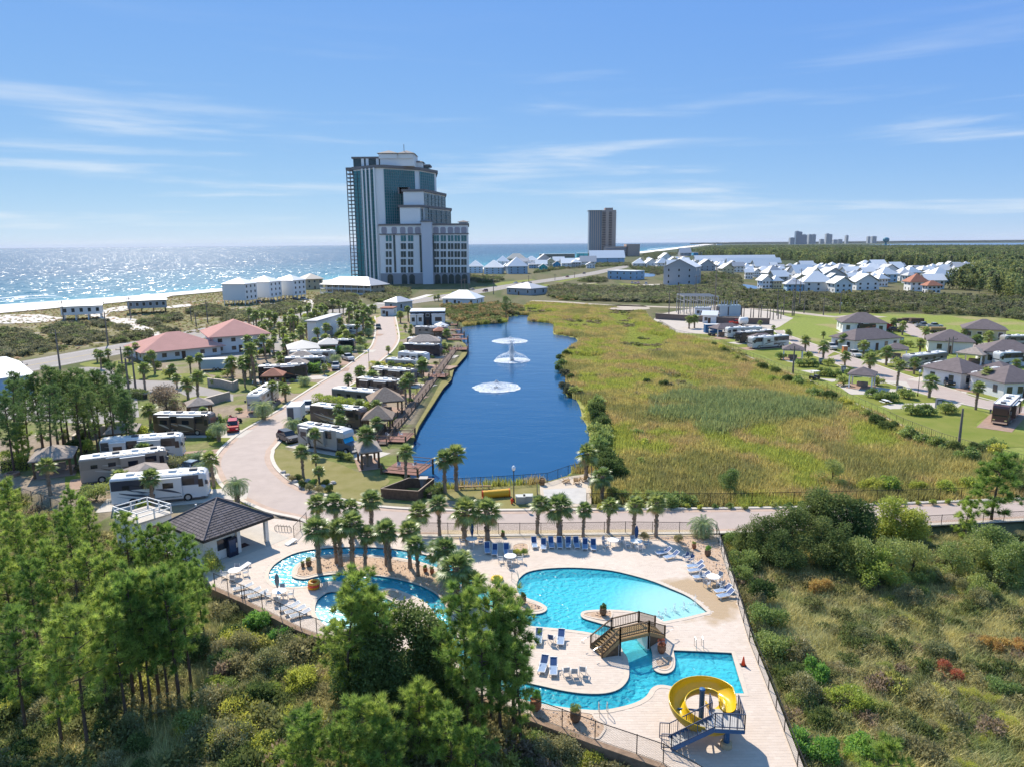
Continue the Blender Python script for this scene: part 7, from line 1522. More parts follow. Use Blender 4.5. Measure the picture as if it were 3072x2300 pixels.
def roof_mesh(lx,ly,z,kind,pitch,ov):
    """roof over [0,lx]x[0,ly] at height z"""
    x0,x1,y0,y1=-ov,lx+ov,-ov,ly+ov;w_,d_=x1-x0,y1-y0;mb=MB();th=.16
    if kind == 'flat':return mb.bb(x0+ov*.6,x1-ov*.6,y0+ov*.6,y1-ov*.6,z,z+.35)
    h=min(w_,d_)/2*pitch
    if kind == 'hip':
        r0_,r1_=((x0+d_/2,(y0+y1)/2),(x1-d_/2,(y0+y1)/2)) if w_ >= d_ else (((x0+x1)/2,y0+w_/2),((x0+x1)/2,y1-w_/2));A,B_,C_,D_=(x0,y0,z),(x1,y0,z),(x1,y1,z),(x0,y1,z);E_,F_=(*r0_,z+h),(*r1_,z+h);low=[(x,y,q-th) for x,y,q in (A,B_,C_,D_)]
        f=[(0,1,5,4),(1,2,5),(2,3,4,5),(3,0,4)] if w_ >= d_ else [(0,1,4),(1,2,5,4),(2,3,5),(3,0,4,5)]
        return mb.add([A,B_,C_,D_,E_,F_]+low,f+[(6,7,1,0),(7,8,2,1),(8,9,3,2),(9,6,0,3),(9,8,7,6)])
    if kind == 'gable':                                           # ridge along x
        ym=(y0+y1)/2;return mb.add([(x0,y0,z),(x1,y0,z),(x1,ym,z+h),(x0,ym,z+h),(x1,y1,z),(x0,y1,z)]+[(x0,y0,z-th),(x1,y0,z-th),(x1,ym,z+h-th),(x0,ym,z+h-th),(x1,y1,z-th),(x0,y1,z-th)],[(0,1,2,3),(3,2,4,5),(6,9,8,7),(9,11,10,8),(6,7,1,0),(10,11,5,4),(0,3,9,6),(3,5,11,9),(1,7,8,2),(2,8,10,4)])
    if kind == 'gabley':
        xm=(x0+x1)/2;return mb.add([(x0,y0,z),(x0,y1,z),(xm,y1,z+h),(xm,y0,z+h),(x1,y1,z),(x1,y0,z)]+[(x0,y0,z-th),(x0,y1,z-th),(xm,y1,z+h-th),(xm,y0,z+h-th),(x1,y1,z-th),(x1,y0,z-th)],[(1,0,3,2),(2,3,5,4),(7,8,9,6),(8,10,11,9),(0,1,7,6),(4,5,11,10),(3,0,6,9),(5,3,9,11),(1,2,8,7),(2,4,10,8)])
def house(F_,ex,lx,ly,h,label,roof='hip',pitch=.5,ov=.6,wall='w',rm=None,storeys=1,nw=(3,2),z0=0.,stilts=0.,name='house',cat='house',door=True,group=None,side=1,gab=None):
    """front wall from F_ along ex, depth away from the camera; windows on the front and the two sides"""
    ey=Vector((-ex.y,ex.x,0));ey=ey if ey.y > 0 else-ey
    if ex.cross(ey).z < 0:F_=F_+ex*lx;ex=-ex
    r_=thing(name,label,cat,(F_.x,F_.y,z0),math.atan2(ex.y,ex.x),group);zb=stilts;H_=zb+h
    w_=mk('wall',MB().bb(0,lx,0,ly,zb,H_),WALLS[wall],r_)
    rf_=mk('roof',roof_mesh(lx,ly,H_+.16,roof,pitch,ov),rm or M_sh,r_)
    if roof in ('gable','gabley'):
        hh=min(lx+2*ov,ly+2*ov)/2*pitch
        for q_ in (.01,(lx if roof == 'gable' else ly)-.01):mk('gable_wall',MB().add([(q_,0,H_),(q_,ly,H_),(q_,ly/2,H_+hh-.2)] if roof == 'gable' else [(0,q_,H_),(lx,q_,H_),(lx/2,q_,H_+hh-.2)],[(0,1,2)]),WALLS[wall],r_)
    sh=h/storeys
    for s in range(storeys):
        for k in range(nw[0]):
            if door and s == 0 and k == nw[0] // 2 and not stilts:continue
            x=lx*(k+.5)/nw[0];zc=zb+sh*(s+.55);wi=mk('window',MB().box((x,-.03,zc),(min(1.2,lx/nw[0]*.5),.08,sh*.45)),M_win,r_)
            if name != 'far_house':mk('frame',MB().box((x,-.015,zc),(min(1.2,lx/nw[0]*.5)+.2,.07,sh*.45+.2)),M_trim,wi)
        for k in range(nw[1]):
            y=ly*(k+.5)/nw[1];zc=zb+sh*(s+.55)
            for xx in (-.03,lx+.03):mk('window',MB().box((xx,y,zc),(.08,min(1.1,ly/nw[1]*.45),sh*.45)),M_win,r_)
    if door and not stilts:mk('door',MB().box((lx*.5,-.03,zb+1.05),(1.0,.08,2.1)),mat('brown_door'),r_)
    if stilts:
        for i in range(4):
            for j in range(3):mk('pile',MB().box((lx*(.04+.92*i/3),ly*(.04+.92*j/2),stilts/2),(.35,.35,stilts)),M_trim if wall == 'w' else M_woodd,r_)
    return r_
def house2(z_,l,r__,depth,h,label,**k):
    a,b_=U(z_,*l),U(z_,*r__);d_=b_-a;lx=d_.length;return house(a,d_.normalized(),lx,depth,h,label,**k)
# dark roofed houses on the right lots
house2('S',(650,282),(1025,290),11,3.4,'farthest white house with dark roof behind the black coach',nw=(4,2));house2('S',(750,446),(1135,420),9,3.2,'white house with dark roof beside the toilet cabin',nw=(5,2));house2('S',(1385,448),(1765,468),10,3.2,'white house with dark roof and a wide screened porch',nw=(2,2));house2('S',(1690,335),(2050,352),10,3.2,'half painted house with dark roof at the far right',wall='y',nw=(4,2));house2('S',(1870,552),(2330,572),9,3.2,'long white house with dark roof at the right edge',nw=(5,2));house2('S',(1660,760),(1900,735),9,3.2,'white house with dark roof beside the black off road car',nw=(2,2));house2('S',(2030,850),(2400,838),9,3.2,'nearest white house with dark roof at the right edge',nw=(4,2))
# beach side
T1=(('Q',(300,402),(505,426),(640,405)),('Q',(640,378),(778,392),(910,372)),('Q',(910,356),(1040,368),(1175,352)))
for k,(z_,l,f,r__) in enumerate(T1):
    Lp,Fp,Rp=U(z_,*l),U(z_,*f),U(z_,*r__);d_=Rp-Fp;lx=d_.length;house(Fp,d_.normalized(),lx,13,8.6,'white three storey beach townhouse, %s of three' % ('left','middle','right')[k],wall='w',rm=M_wr,storeys=3,nw=(3,0),stilts=2.4,ov=.5,pitch=.45,name='townhouse')
house2('Q',(1180,252),(1360,244),16,7,'tan beach house with pale roof behind the veranda house',wall='t',rm=mat('pale_tan_roof',(.60,.52,.42),.7),storeys=2,nw=(3,2),ov=1.2)
vh=house2('Q',(1385,300),(1880,318),14,6,'wide beach house with grey roof and white verandas',wall='t',rm=M_wr2,storeys=2,nw=(6,3),ov=2.6)
lx=(U('Q',1880,318)-U('Q',1385,300)).length
for z in (.2,3.1):mk('veranda',MB().bb(-2.2,lx+2.2,-2.2,-.05,z,z+.2),M_trim,vh);mk('veranda_rail',MB().bb(-2.2,lx+2.2,-2.2,-2.12,z+.6,z+1.1),M_trim,vh)
for k in range(9):mk('veranda_post',MB().box((-2.1+(lx+4.2)*k/8,-2.1,3.1),(.25,.25,6.2)),M_trim,vh)
house2('B',(512,728),(850,712),12,3.6,'white stilt house with flat pale roof by the dunes',rm=M_wr,roof='gable',pitch=.22,stilts=2.4,nw=(5,2),wall='w',name='stilt_house');house2('B',(1062,675),(1388,660),14,3.6,'grey stilt house on dark piles by the dunes',rm=M_wr2,pitch=.32,stilts=2.6,nw=(6,2),wall='g',name='stilt_house')
# red roofed building
a,b_=U('B',1200,1070),U('B',1830,1005);d_=b_-a;house(a,d_.normalized(),d_.length,17,2.6,'long low building with a red metal roof by the drive',roof='hip',pitch=.42,ov=1.2,rm=M_red,nw=(6,2),name='clubhouse',cat='building')
a,b_=U('B',1640,1018),U('B',2060,985);d_=b_-a;cl=house(a+Vector((3,4,0)),d_.normalized(),d_.length+1,17,4.9,'taller white building with a red hipped roof and red stair',roof='hip',pitch=.45,ov=1.4,rm=M_red,storeys=2,nw=(4,2),name='clubhouse',cat='building')
mk('outside_stair',MB().add([(d_.length-1,-1.2,0),(d_.length+1,-1.2,0),(d_.length+4,-1.2,3.4),(d_.length+2.5,-1.2,3.4),(d_.length-1,-.1,0),(d_.length+1,-.1,0),(d_.length+4,-.1,3.4),(d_.length+2.5,-.1,3.4)],[(3,2,1,0),(4,5,6,7),(0,1,5,4),(1,2,6,5),(2,3,7,6),(3,0,4,7)]),M_redsh,cl)
# white roofed hall at the left edge
p0,p1=U('Y',-420,670,0),U('Y',330,575,0);d_=p1-p0;house(p0,d_.normalized(),d_.length,34,4.2,'large hall with a white metal roof behind the pine stand',roof='gabley' if False else 'gable',pitch=.12,rm=M_wr,wall='b',nw=(6,2),name='hall',cat='building')
# stucco arch
a,b_=U('Q',1295,815),U('Q',1560,720);d_=(b_-a);La=d_.length;d_.normalize();ar=thing('entrance_arch','white stucco wall block with a dark arched opening among palms','building',(a.x,a.y,0),math.atan2(d_.y,d_.x));mk('wall',MB().bb(0,La,0,3.2,0,6.2),M_white,ar);mk('roof',MB().bb(-.5,La+.5,-.5,3.8,6.2,6.6),M_wr2,ar);arch=[(La*.34,.05),(La*.62,.05)]+[(La*.48+La*.14*math.cos(R(t_*18)),1.9+1.5*math.sin(R(t_*18))) for t_ in range(11)];k=len(arch);mk('arch_opening',MB().add([(x,-.06,z) for x,z in arch],[tuple(range(k))]),mat('arch_shade',(.42,.36,.32),.9),ar);mk('arch_moulding',MB().tube([(x,-.08,z) for x,z in arch[2:]],.14,5),M_woodd,ar)  # arch is a flat panel on solid wall, the opening's shade in its colour
# black and white cabin by the lake and its neighbours
a,b_=U('R',725,700),U('R',1300,690);d_=b_-a;cb=house(a,d_.normalized(),d_.length,12,5.0,'black and white modern cabin beside the far end of the lake',wall='k',rm=M_wr,roof='flat',nw=(5,2),storeys=2,ov=.3,name='cabin')
for u0,u1 in ((.0,.18),(.2,.38),(.62,1.0)):mk('white_bay',MB().bb(d_.length*u0,d_.length*u1,-1.2,-.02,.2,4.2),M_white,cb);mk('bay_roof',MB().bb(d_.length*u0-.2,d_.length*u1+.2,-1.5,3.0,4.2,4.4),M_wr,cb);mk('bay_window',MB().box((d_.length*(u0+u1)/2,-1.22,2.4),(d_.length*(u1-u0)*.5,.06,1.6)),M_win,cb)
house2('R',(1262,362),(1800,372),13,3.4,'low building with a white pyramid roof by the far lake shore',rm=M_wr,pitch=.55,wall='w',nw=(4,2));house2('R',(510,470),(760,440),8,4.2,'grey shed roofed cabin behind the black and white cabin',rm=M_wr2,wall='g',nw=(2,1),name='cabin');house2('R',(235,545),(440,545),7,3.2,'small gatehouse at the far end of the winding road',rm=M_redsh,wall='w',nw=(2,1),roof='flat',name='gatehouse',cat='building')
house2('X',(370,430),(560,440),16,4,'grey roofed low house between the lake and the beach road',rm=M_wr2,wall='g',pitch=.35,nw=(4,2));house2('X',(1165,312),(1375,318),18,7,'pale blue two storey building beyond the scrub',wall='b',rm=M_wr,roof='flat',storeys=2,nw=(4,2),name='beach_building',cat='building');house2('X',(1605,358),(1850,362),26,13,'large plain grey building with a gabled white roof',wall='g',rm=M_wr,roof='gabley',pitch=.5,nw=(3,2),storeys=3,name='beach_building',cat='building')
# ------------------------------------------------------------------ picnic shelters
def shelter(z_,l,r__,depth,label,rm=None,eave=2.5,pitch=.5,post=None,z2=None,kind='hip',nm='picnic_shelter'):
    """front eave from l to r (pixels at eave height)"""
    a,b_=U(z_,*l,eave),U(z_,*r__,eave);d_=b_-a;d_.z=0;L=d_.length;d_.normalize();n_=Vector((-d_.y,d_.x,0));r_=thing(nm,label,'shelter',(a.x,a.y,0),math.atan2(d_.y,d_.x));mk('roof',roof_mesh(L-.6,depth-.6,eave+.16,kind,pitch,.3),rm or M_shl,r_).location=(.3,.3,0)
    for x in (.5,L-.5):
        for y in (.5,depth-.5):mk('post',MB().box((x,y,eave/2),(.28,.28,eave)),post or M_woodd,r_)
    mk('beam',MB().bb(.4,L-.4,.42,.58,eave-.25,eave),post or M_woodd,r_);mk('beam',MB().bb(.4,L-.4,depth-.58,depth-.42,eave-.25,eave),post or M_woodd,r_)
    mk('counter',MB().bb(L*.3,L*.7,depth*.6,depth*.75,0,1.0),mat('stone_counter',(.33,.27,.22),.9,var=.2,vscale=4),r_);sheet('patio',[a+n_*0+Vector((0,0,0)),a+d_*L,a+d_*L+n_*depth,a+n_*depth],.052,M_pad);return r_
shelter('D',(325,468),(632,442),5.5,'pale shingled picnic shelter behind the white slashed coach');shelter('Y',(262,1228),(690,1180),6,'picnic shelter with a light roof on the left lawn');shelter('D',(520,920),(970,845),6.5,'pale tiled shelter between the tan and navy coaches');shelter('D',(1085,218),(1335,190),4.5,'small shelter with pale roof by the cafe tables');shelter('M',(895,352),(1192,345),5,'brown thatched hut beside the swoosh coach',M_thatch,pitch=.75);shelter('M',(868,668),(1098,645),5.5,'shingled hut at the point beside the truck motorhome',M_shl,pitch=.65);shelter('M',(975,190),(1310,165),6,'long thatched bar roof above the clipped hedge',M_thatch,pitch=.7,eave=2.8)
shelter('Q',(965,925),(1330,905),10,'large pale metal roof left of the winding road',mat('pale_metal_roof',(.50,.47,.43),.6),eave=3.5,pitch=.4,post=M_white);shelter('Q',(1290,870),(1520,862),7,'pale metal roof beside the black coach',MATS['pale_metal_roof'],eave=3.2,post=M_white);shelter('Q',(985,1010),(1260,995),5,'pale hut roof behind the silver coach left of the road',M_shl);shelter('Q',(955,1085),(1180,1080),4.5,'pale hut roof just behind the black coach',M_shl);shelter('Q',(660,1220),(915,1212),5,'red shingled hut in front of the black coach',M_redsh,pitch=.6)
shelter('R',(680,985),(1215,975),7,'wide pale hut roof among lakeside coaches',M_shl,eave=3.0);shelter('R',(1100,800),(1315,795),5,'orange roofed hut near the far lakeside decks',M_redsh);shelter('R',(1180,715),(1370,705),5,'white canopy by the lakeside cabin',M_rroof);shelter('C',(150+1580,690+60),(1870,740),4,'brown hut roof behind lakeside palms',M_shl) if False else None
shelter('T',(930,402),(1228,388),6,'grey roofed shelter beside the blue container',M_sh,post=M_trim);shelter('T',(1325,505),(1595,500),5,'grey roofed shelter between the black and white coaches',M_sh,post=M_trim);shelter('S',(132,430),(328,438),5.5,'grey roofed open shelter on the upper right lots',M_sh,post=M_trim,eave=2.7);shelter('S',(690,642),(930,662),6,'grey roofed open shelter with a car under it',M_sh,post=M_trim,eave=2.9);shelter('S',(1010,420),(1222,432),5,'small dark roofed porch right of the house by the toilet cabin',M_sh,post=M_trim);shelter('S',(1615,455),(1860,482),6,'pale roofed carport left of the long white house',M_shl,post=M_trim);shelter('S',(1855,570),(2050,595),5,'dark roofed porch between the two right houses',M_sh,post=M_trim)
# ------------------------------------------------------------------ boardwalk and decks on the lake
M_dk=mat('grey_brown_decking',(.17,.12,.095),.9,var=.25,vscale=3)
BWp=sm(Ul(['C',(2000,585),(1900,720),(1800,860),(1700,990),(1600,1120),(1500,1240),(1420,1330),(1330,1450)],.3),3,False);bw=thing('boardwalk','dark timber boardwalk with railings along the left shore of the lake','boardwalk',(BWp[0].x,BWp[0].y,0));off=bw.location
mb=MB();
for a,b_ in zip(BWp[:-1],BWp[1:]):
    n_=max(1,int((b_-a).length/.3));d_=(b_-a).normalized();q=Vector((-d_.y,d_.x,0))
    for i in range(n_):p=a.lerp(b_,(i+.5)/n_);mb.beam(V3(p-q*.95,.3),V3(p+q*.95,.3),.26,.06)
stuff(mk('deck_boards',mb,M_dk,bw,off=off))
for s in (-.95,.95):
    ln=offline(BWp,s)
    for h in (.8,1.25):mk('handrail',MB().tube([V3(p,h) for p in ln],.05,4),M_woodd,bw,off=off)
    for p in ln[::1]:mk('rail_post',MB().box((p.x,p.y,.1),(.14,.14,2.4)),M_woodd,bw,off=off)
    mk('skirt_board',MB().tube([V3(p,.05) for p in ln],.16,4),M_woodd,bw,off=off)
def deck_on_lake(z_,x,y,w_,d_,rz,label,chairs=2):
    p=U(z_,x,y,.35);r_=thing('lake_deck',label,'deck',(p.x,p.y,0),R(rz));n_=int(w_/.2);mb=MB()
    for i in range(n_):mb.bb(-w_/2+w_*i/n_,-w_/2+w_*(i+.93)/n_,-d_/2,d_/2,.3,.36)
    stuff(mk('deck_boards',mb,mat('reddish_decking',(.26,.13,.10),.9,var=.2,vscale=3),r_))
    for x_ in (-w_/2,w_/2):
        for y_ in (-d_/2,d_/2):mk('pile',MB().box((x_,y_,-.4),(.22,.22,3.4)),M_woodd,r_)
    for a,b_ in (((-w_/2,-d_/2),(w_/2,-d_/2)),((w_/2,-d_/2),(w_/2,d_/2)),((-w_/2,d_/2),(w_/2,d_/2))):
        mk('rail',MB().beam((*a,1.25),(*b_,1.25),.12,.06),M_woodd,r_);mk('rail',MB().beam((*a,.75),(*b_,.75),.06,.08),M_woodd,r_)
    return p
for z_,x,y,w_,d_,rz,tx in (('C',1465,1385,5,5.5,-8,'red brown deck jutting out beside the thatched hut'),('M',1335,800,5.5,5,-18,'timber deck with chairs behind the board enclosure'),('C',1860,830,4,4.5,-5,'dark deck halfway along the boardwalk'),('R',1510,1080,6,5,0,'deck with red furniture at the bend of the lake'),('R',1500,920,7,4,0,'reddish deck, fourth from the lake end'),('R',1470,850,6,4,0,'reddish deck, third from the lake end'),('R',1430,770,6,4,0,'reddish deck, second from the lake end'),('R',1380,680,6,4,0,'reddish deck nearest the lake end')):
    p=deck_on_lake(z_,x,y,w_,d_,rz,tx)
    for k,dx in enumerate((-1.2,.9)):q=put('cg',p+Vector((dx,.4*k,0)),rnd.uniform(0,6),'light chair at the %s of the %s' % (('left','right')[k],tx.replace(' with chairs','').replace(' with red furniture','').replace(' jutting out','')),'chairs on the lake decks',z=.36)
# ------------------------------------------------------------------ hedges and yard bushes
def hedge(z_,a,b_,w_,h,fol,label,zg=0.,seed=0):
    A_,B_=U(z_,*a,zg),U(z_,*b_,zg);d_=B_-A_;L=d_.length;r0=np.random.RandomState(seed);n=int(L*h*300);P=np.stack([r0.uniform(0,L,n),r0.uniform(-w_/2,w_/2,n),r0.uniform(.05,h,n)],1);f=r0.randint(0,3,n);P[f == 0,2]=h*(1+.08*np.sin(P[f == 0,0]*2.3)) ;P[f == 1,1]=-w_/2;P[f == 2,1]=w_/2;P += r0.normal(0,.09,P.shape);P[:,2]=np.maximum(P[:,2],.03);d2,s2=rot_frame(r0,n,np.array([0,0,.7]));ln=r0.uniform(.12,.3,n);V,F=leaf_quads(P,d2,s2,ln,ln*.5);r_=thing('hedge',label,'hedge',(A_.x,A_.y,zg),math.atan2(d_.y,d_.x));npmesh('foliage',V,F,fol,r_,tint=np.repeat(np.clip(r0.normal(.5,.25,n),0,1),4));mk('stems',MB().bb(.1,L-.1,-w_*.2,w_*.2,0,h*.6),M_dbark,r_)
hedge('C',(745,1130),(1300,1215),1.8,2.6,F_yel,'long light green hedge beside the swoosh coach',seed=1);hedge('C',(1240,800),(1640,830),1.6,2.4,F_yel,'light green hedge below the pale coach',seed=2);hedge('Q',(1170,1170),(1330,1165),1.8,2.2,F_grn,'green hedge behind the black coach',seed=3);hedge('Q',(1300,985),(1680,975),1.6,2.2,F_grn,'green hedge beside the pale coach left of the road',seed=4);hedge('D',(900,790),(1075,800),1.8,1.9,F_oli,'clipped square hedge beside the blue sedan',seed=5);hedge('Y',(10,1310),(290,1270),2.4,2.4,F_yel,'yellow green hedge at the left edge by the fire pit',seed=6);hedge('M',(1530,1090),(1660,1010),1.2,.9,F_oak,'low dark hedge right of the board enclosure',seed=7);hedge('Y',(1215,600),(1390,620),1.6,1.6,F_oak,'dark clipped hedge under the entrance palms',seed=8)
bushes([('S',x,y,3.0,2.2,'farg') for x,y in ((285,505),(325,505),(365,505),(405,505),(535,500),(365,440),(125,450),(460,580),(500,580),(550,585),(595,590),(735,580),(665,655),(955,655),(925,755),(980,770),(1030,780),(1070,785),(1190,755),(1230,765),(1250,890),(1300,895),(1360,895),(1410,895),(1545,880),(1600,880),(1120,490),(1200,485),(900,430),(980,425),(1600,520),(1700,540),(1380,560),(1170,345),(1240,350),(2050,390))],'clipped bush, %s on the right hand lots','bushes on the right lots',0.,'clipped_bush')
bushes([('M',x,y,1.5,1.1,k) for x,y,k in ((240,860,'oli'),(290,850,'oak'),(340,920,'oak'),(400,950,'oli'),(440,900,'grn'),(490,970,'oli'),(560,900,'oak'),(590,950,'oak'))],'low round shrub, %s in the rock bed at the bend','shrubs in the rock bed',0.)
bushes([('Y',x,y,3.2,2.6,k) for x,y,k in ((2050,400,'farg'),(2150,320,'farg'),(930,1140,'oak'),(790,900,'oak'),(870,840,'oak'),(2080,770,'farg'),(1330,870,'fary'),(800,1000,'fary'),(700,1010,'oak'),(1000,230,'oak'),(1400,210,'oak'),(1470,260,'oak'),(1600,330,'farg'))],'garden bush, %s about the left motorhome lots','bushes on the left lots',0.,'garden_bush')
bush('C',100+30,330+600,3,2.4,'farg','round bush beside the white stone wall and tall palm',zg=0.) if False else None
bush('D',250,900,4.2,2.4,'myr','spreading grey green shrub beside the tan coach',zg=0.)
# rocks round the bend's planting bed
for k,(x,y) in enumerate(((160,850),(200,880),(270,940),(330,990),(430,970),(470,1000),(540,985),(600,970),(630,950),(300,900),(390,930),(450,940))):
    p=U('M',x,y);r0=np.random.RandomState(k);mb=MB().lathe([(.35,0),(.45,.15),(.3,.35),(.05,.42)],7);mb.v=[(a*r0.uniform(.8,1.25),b2*r0.uniform(.8,1.25),c2) for a,b2,c2 in mb.v];o=mk('rock',mb,mat('pale_rock',(.45,.40,.35),.9,var=.2,vscale=3));o.location=(p.x,p.y,.02);tag(o,'','rock','rocks round the bed')
order([o for o in bpy.data.objects if o.name.startswith('rock') and o.get('category') == 'rock'],'pale rock, %s around the planting bed at the bend','rocks round the bed')
# small yard things
p=U('Y',118,1345);r_=thing('fire_pit','round stone fire pit left of the picnic shelter','fire pit',(p.x,p.y,0));mk('ring',MB().lathe([(.9,0),(.9,.45),(.65,.47),(.65,.1),(.01,.1)],16),mat('fire_pit_stone',(.33,.20,.14),.9,var=.2,vscale=4),r_);mk('ash',MB().lathe([(.6,.12),(.01,.13)],12),M_ac,r_)
for z_,x,y,tx in (('Y',825,1110,'small brown table with chairs on the paving by the beige wall'),('Y',1960,750,'dark cafe table beside the small shelter'),('S',1020,890,'white picnic bench on the right hand lawn'),('S',630,740,'dark garden table on the right lot patio')):
    p=U(z_,x,y);r_=thing('garden_table',tx,'table',(p.x,p.y,0),rnd.uniform(0,3));mk('tabletop',MB().bb(-.8,.8,-.4,.4,.7,.76),M_frm if 'white' in tx else M_wood,r_)
    for s in (-1,1):mk('bench',MB().bb(-.8,.8,s*.75-.13,s*.75+.13,.42,.47),M_frm if 'white' in tx else M_woodd,r_);mk('leg',MB().beam((s*.6,-.7,0),(s*.6,.4,.72),.07),M_woodd,r_);mk('leg',MB().beam((s*.6,.7,0),(s*.6,-.4,.72),.07),M_woodd,r_)
for k,(x,y) in enumerate(((465,555),(657,628),(1138,805),(1475,925),(1160,370))):
    p=U('S',x,y);r_=thing('service_pedestal','','utility box',(p.x,p.y,0));mk('cabinet',MB().bb(-.5,.5,-.3,.3,0,1.7),mat('slate_cabinet',(.12,.14,.17),.6),r_);mk('panel',MB().bb(-.35,.35,-.32,-.3,.8,1.4),mat('pale_panel',(.5,.52,.55),.5),r_)
order([o for o in bpy.data.objects if o.name.startswith('service_pedestal')],'dark service cabinet, %s on the right hand lawns','service cabinets')
p=U('S',668,465);r_=thing('portable_toilet','orange brown portable toilet beside the road on the right','toilet',(p.x,p.y,0));mk('cabin',MB().bb(-.55,.55,-.55,.55,0,2.2),mat('orange_cabin',(.5,.19,.07),.6),r_);mk('roof',MB().bb(-.6,.6,-.6,.6,2.2,2.35),M_rroof,r_);mk('door',MB().bb(-.4,.4,-.58,-.55,.1,2.0),mat('orange_door',(.42,.16,.06),.6),r_)
p=U('S',1045,262);r_=thing('excavator','small red excavator behind the farthest white house','excavator',(p.x,p.y,0));mk('tracks',MB().bb(-1.2,1.2,-.9,.9,0,.6),M_ac,r_);mk('cab',MB().bb(-.9,.6,-.8,.8,.7,2.4),M_redp,r_);mk('boom',MB().beam((.5,0,1.2),(2.2,0,2.8),.3),M_redp,r_);mk('arm',MB().beam((2.2,0,2.8),(3.0,0,1.0),.25),M_redp,r_)
# ------------------------------------------------------------------ the stepped beach tower
def AP(x,Y,y=None,z_='A'):
    d_=ray(z_,x,y if y is not None else 900);t_=Y/d_.y;return Vector((d_.x*t_,Y,CAMH+d_.z*t_))
M_tw=mat('tower_stucco',(.86,.83,.80),.8,var=.03,vscale=.05);M_tg=mat('teal_curtain_glass',(.010,.16,.17),.2,spec=.7,var=.2,vscale=.08);M_tgd=mat('dark_balcony_glass',(.012,.045,.05),.2,spec=.6,var=.3,vscale=.1);M_tr=mat('tower_cornice',(.20,.175,.17),.8);M_pan=mat('lilac_panel',(.36,.33,.37),.8);M_base=mat('podium_base',(.33,.32,.33),.85,var=.05,vscale=.1)
p0=AP(455,570);tw=thing('beach_tower','stepped grey and teal glass tower standing by the sea','building',(p0.x,570,0));off=tw.location
def prismT(name,pts,z0,z1,m):
    mb=MB();mb.prism(ccw([Vector((p.x,p.y,0)) for p in pts]),z0,z1);return mk(name,mb,m,tw,off=off)
def bars(a,b_,z0,z1,nv,nh,m,parent,w_=.3,proud=.25):
    """mullions and floor bands standing proud of a wall from a to b"""
    d_=Vector((b_.x-a.x,b_.y-a.y,0));L=d_.length;d_.normalize();n_=Vector((d_.y,-d_.x,0));n_=n_ if n_.y < 0 else-n_
    for i in range(nv+1):p=Vector((a.x,a.y,0))+d_*L*i/nv+n_*proud;mk('mullion',MB().beam((p.x,p.y,z0),(p.x,p.y,z1),w_,w_),m,parent,off=off)
    for i in range(1,nh):z=z0+(z1-z0)*i/nh;p,q=a+n_*proud*.8,b_+n_*proud*.8;mk('floor_band',MB().beam((p.x,p.y,z),(q.x,q.y,z),.22,.22),m,parent,off=off)
# main shaft
f=[AP(225,603),AP(440,588),AP(520,588),AP(820,606),AP(870,609),AP(1010,632),AP(1035,636)];zt=AP(440,588,345).z;bk=[AP(1035,672),AP(225,650)]
prismT('shaft',f+bk,0,zt,M_tw);cor=ccw([Vector((p.x,p.y,0)) for p in f+bk]);mb=MB();mb.prism(offline(cor,-1.5,True),zt,zt+2.2);mk('cornice',mb,M_tr,tw,off=off)
def glass(a,b_,z0,z1,m,nv,nh,bm=None):
    d_=Vector((b_.x-a.x,b_.y-a.y,0)).normalized();n_=Vector((d_.y,-d_.x,0));n_=n_ if n_.y < 0 else-n_;p,q=a+n_*.2,b_+n_*.2;g_=mk('curtain_glass',MB().add([(p.x,p.y,z0),(q.x,q.y,z0),(q.x,q.y,z1),(p.x,p.y,z1)],[(0,1,2,3)]),m,tw,off=off);bars(a+n_*.2,b_+n_*.2,z0,z1,nv,nh,bm or M_tw,g_)
M_mul=mat('teal_mullion',(.20,.30,.31),.6)
glass(f[2],f[3],40,zt-1,M_tg,14,22,M_mul);glass(f[4],f[5],40,zt-1,M_tg,7,22,M_mul)
la,lb=AP(300,598),AP(425,589);glass(f[0],la,3,zt-1,M_tg,2,29,mat('dark_mullion',(.05,.08,.09),.6));glass(la,lb,3,zt-1,M_tg,6,29,M_mul)
for x in (310,345,382,425):p=AP(x,601-(x-225)*.06-2);mk('pilaster',MB().box((p.x,p.y,zt/2),(1.1,1.1,zt)),M_tw,tw,off=off)
for i in range(29):                                            # open balconies on the sea side
    z=3+(zt-3)*i/29;a,b_=AP(153,606),AP(232,602);mk('balcony_slab',MB().add([(a.x,a.y,z),(b_.x,b_.y,z),(b_.x,b_.y+9,z),(a.x,a.y+9,z),(a.x,a.y,z+.5),(b_.x,b_.y,z+.5),(b_.x,b_.y+9,z+.5),(a.x,a.y+9,z+.5)],[(3,2,1,0),(4,5,6,7),(0,1,5,4),(1,2,6,5),(2,3,7,6),(3,0,4,7)]),M_tr,tw,off=off)
for x in (156,190,228):p=AP(x,606);mk('balcony_post',MB().box((p.x,p.y+.5,zt/2),(.7,.7,zt)),M_tr,tw,off=off)
a,b_=AP(150,605),AP(232,602);mk('balcony_roof',MB().bb(a.x,b_.x,a.y,a.y+10,zt,zt+2.2),M_tr,tw,off=off)
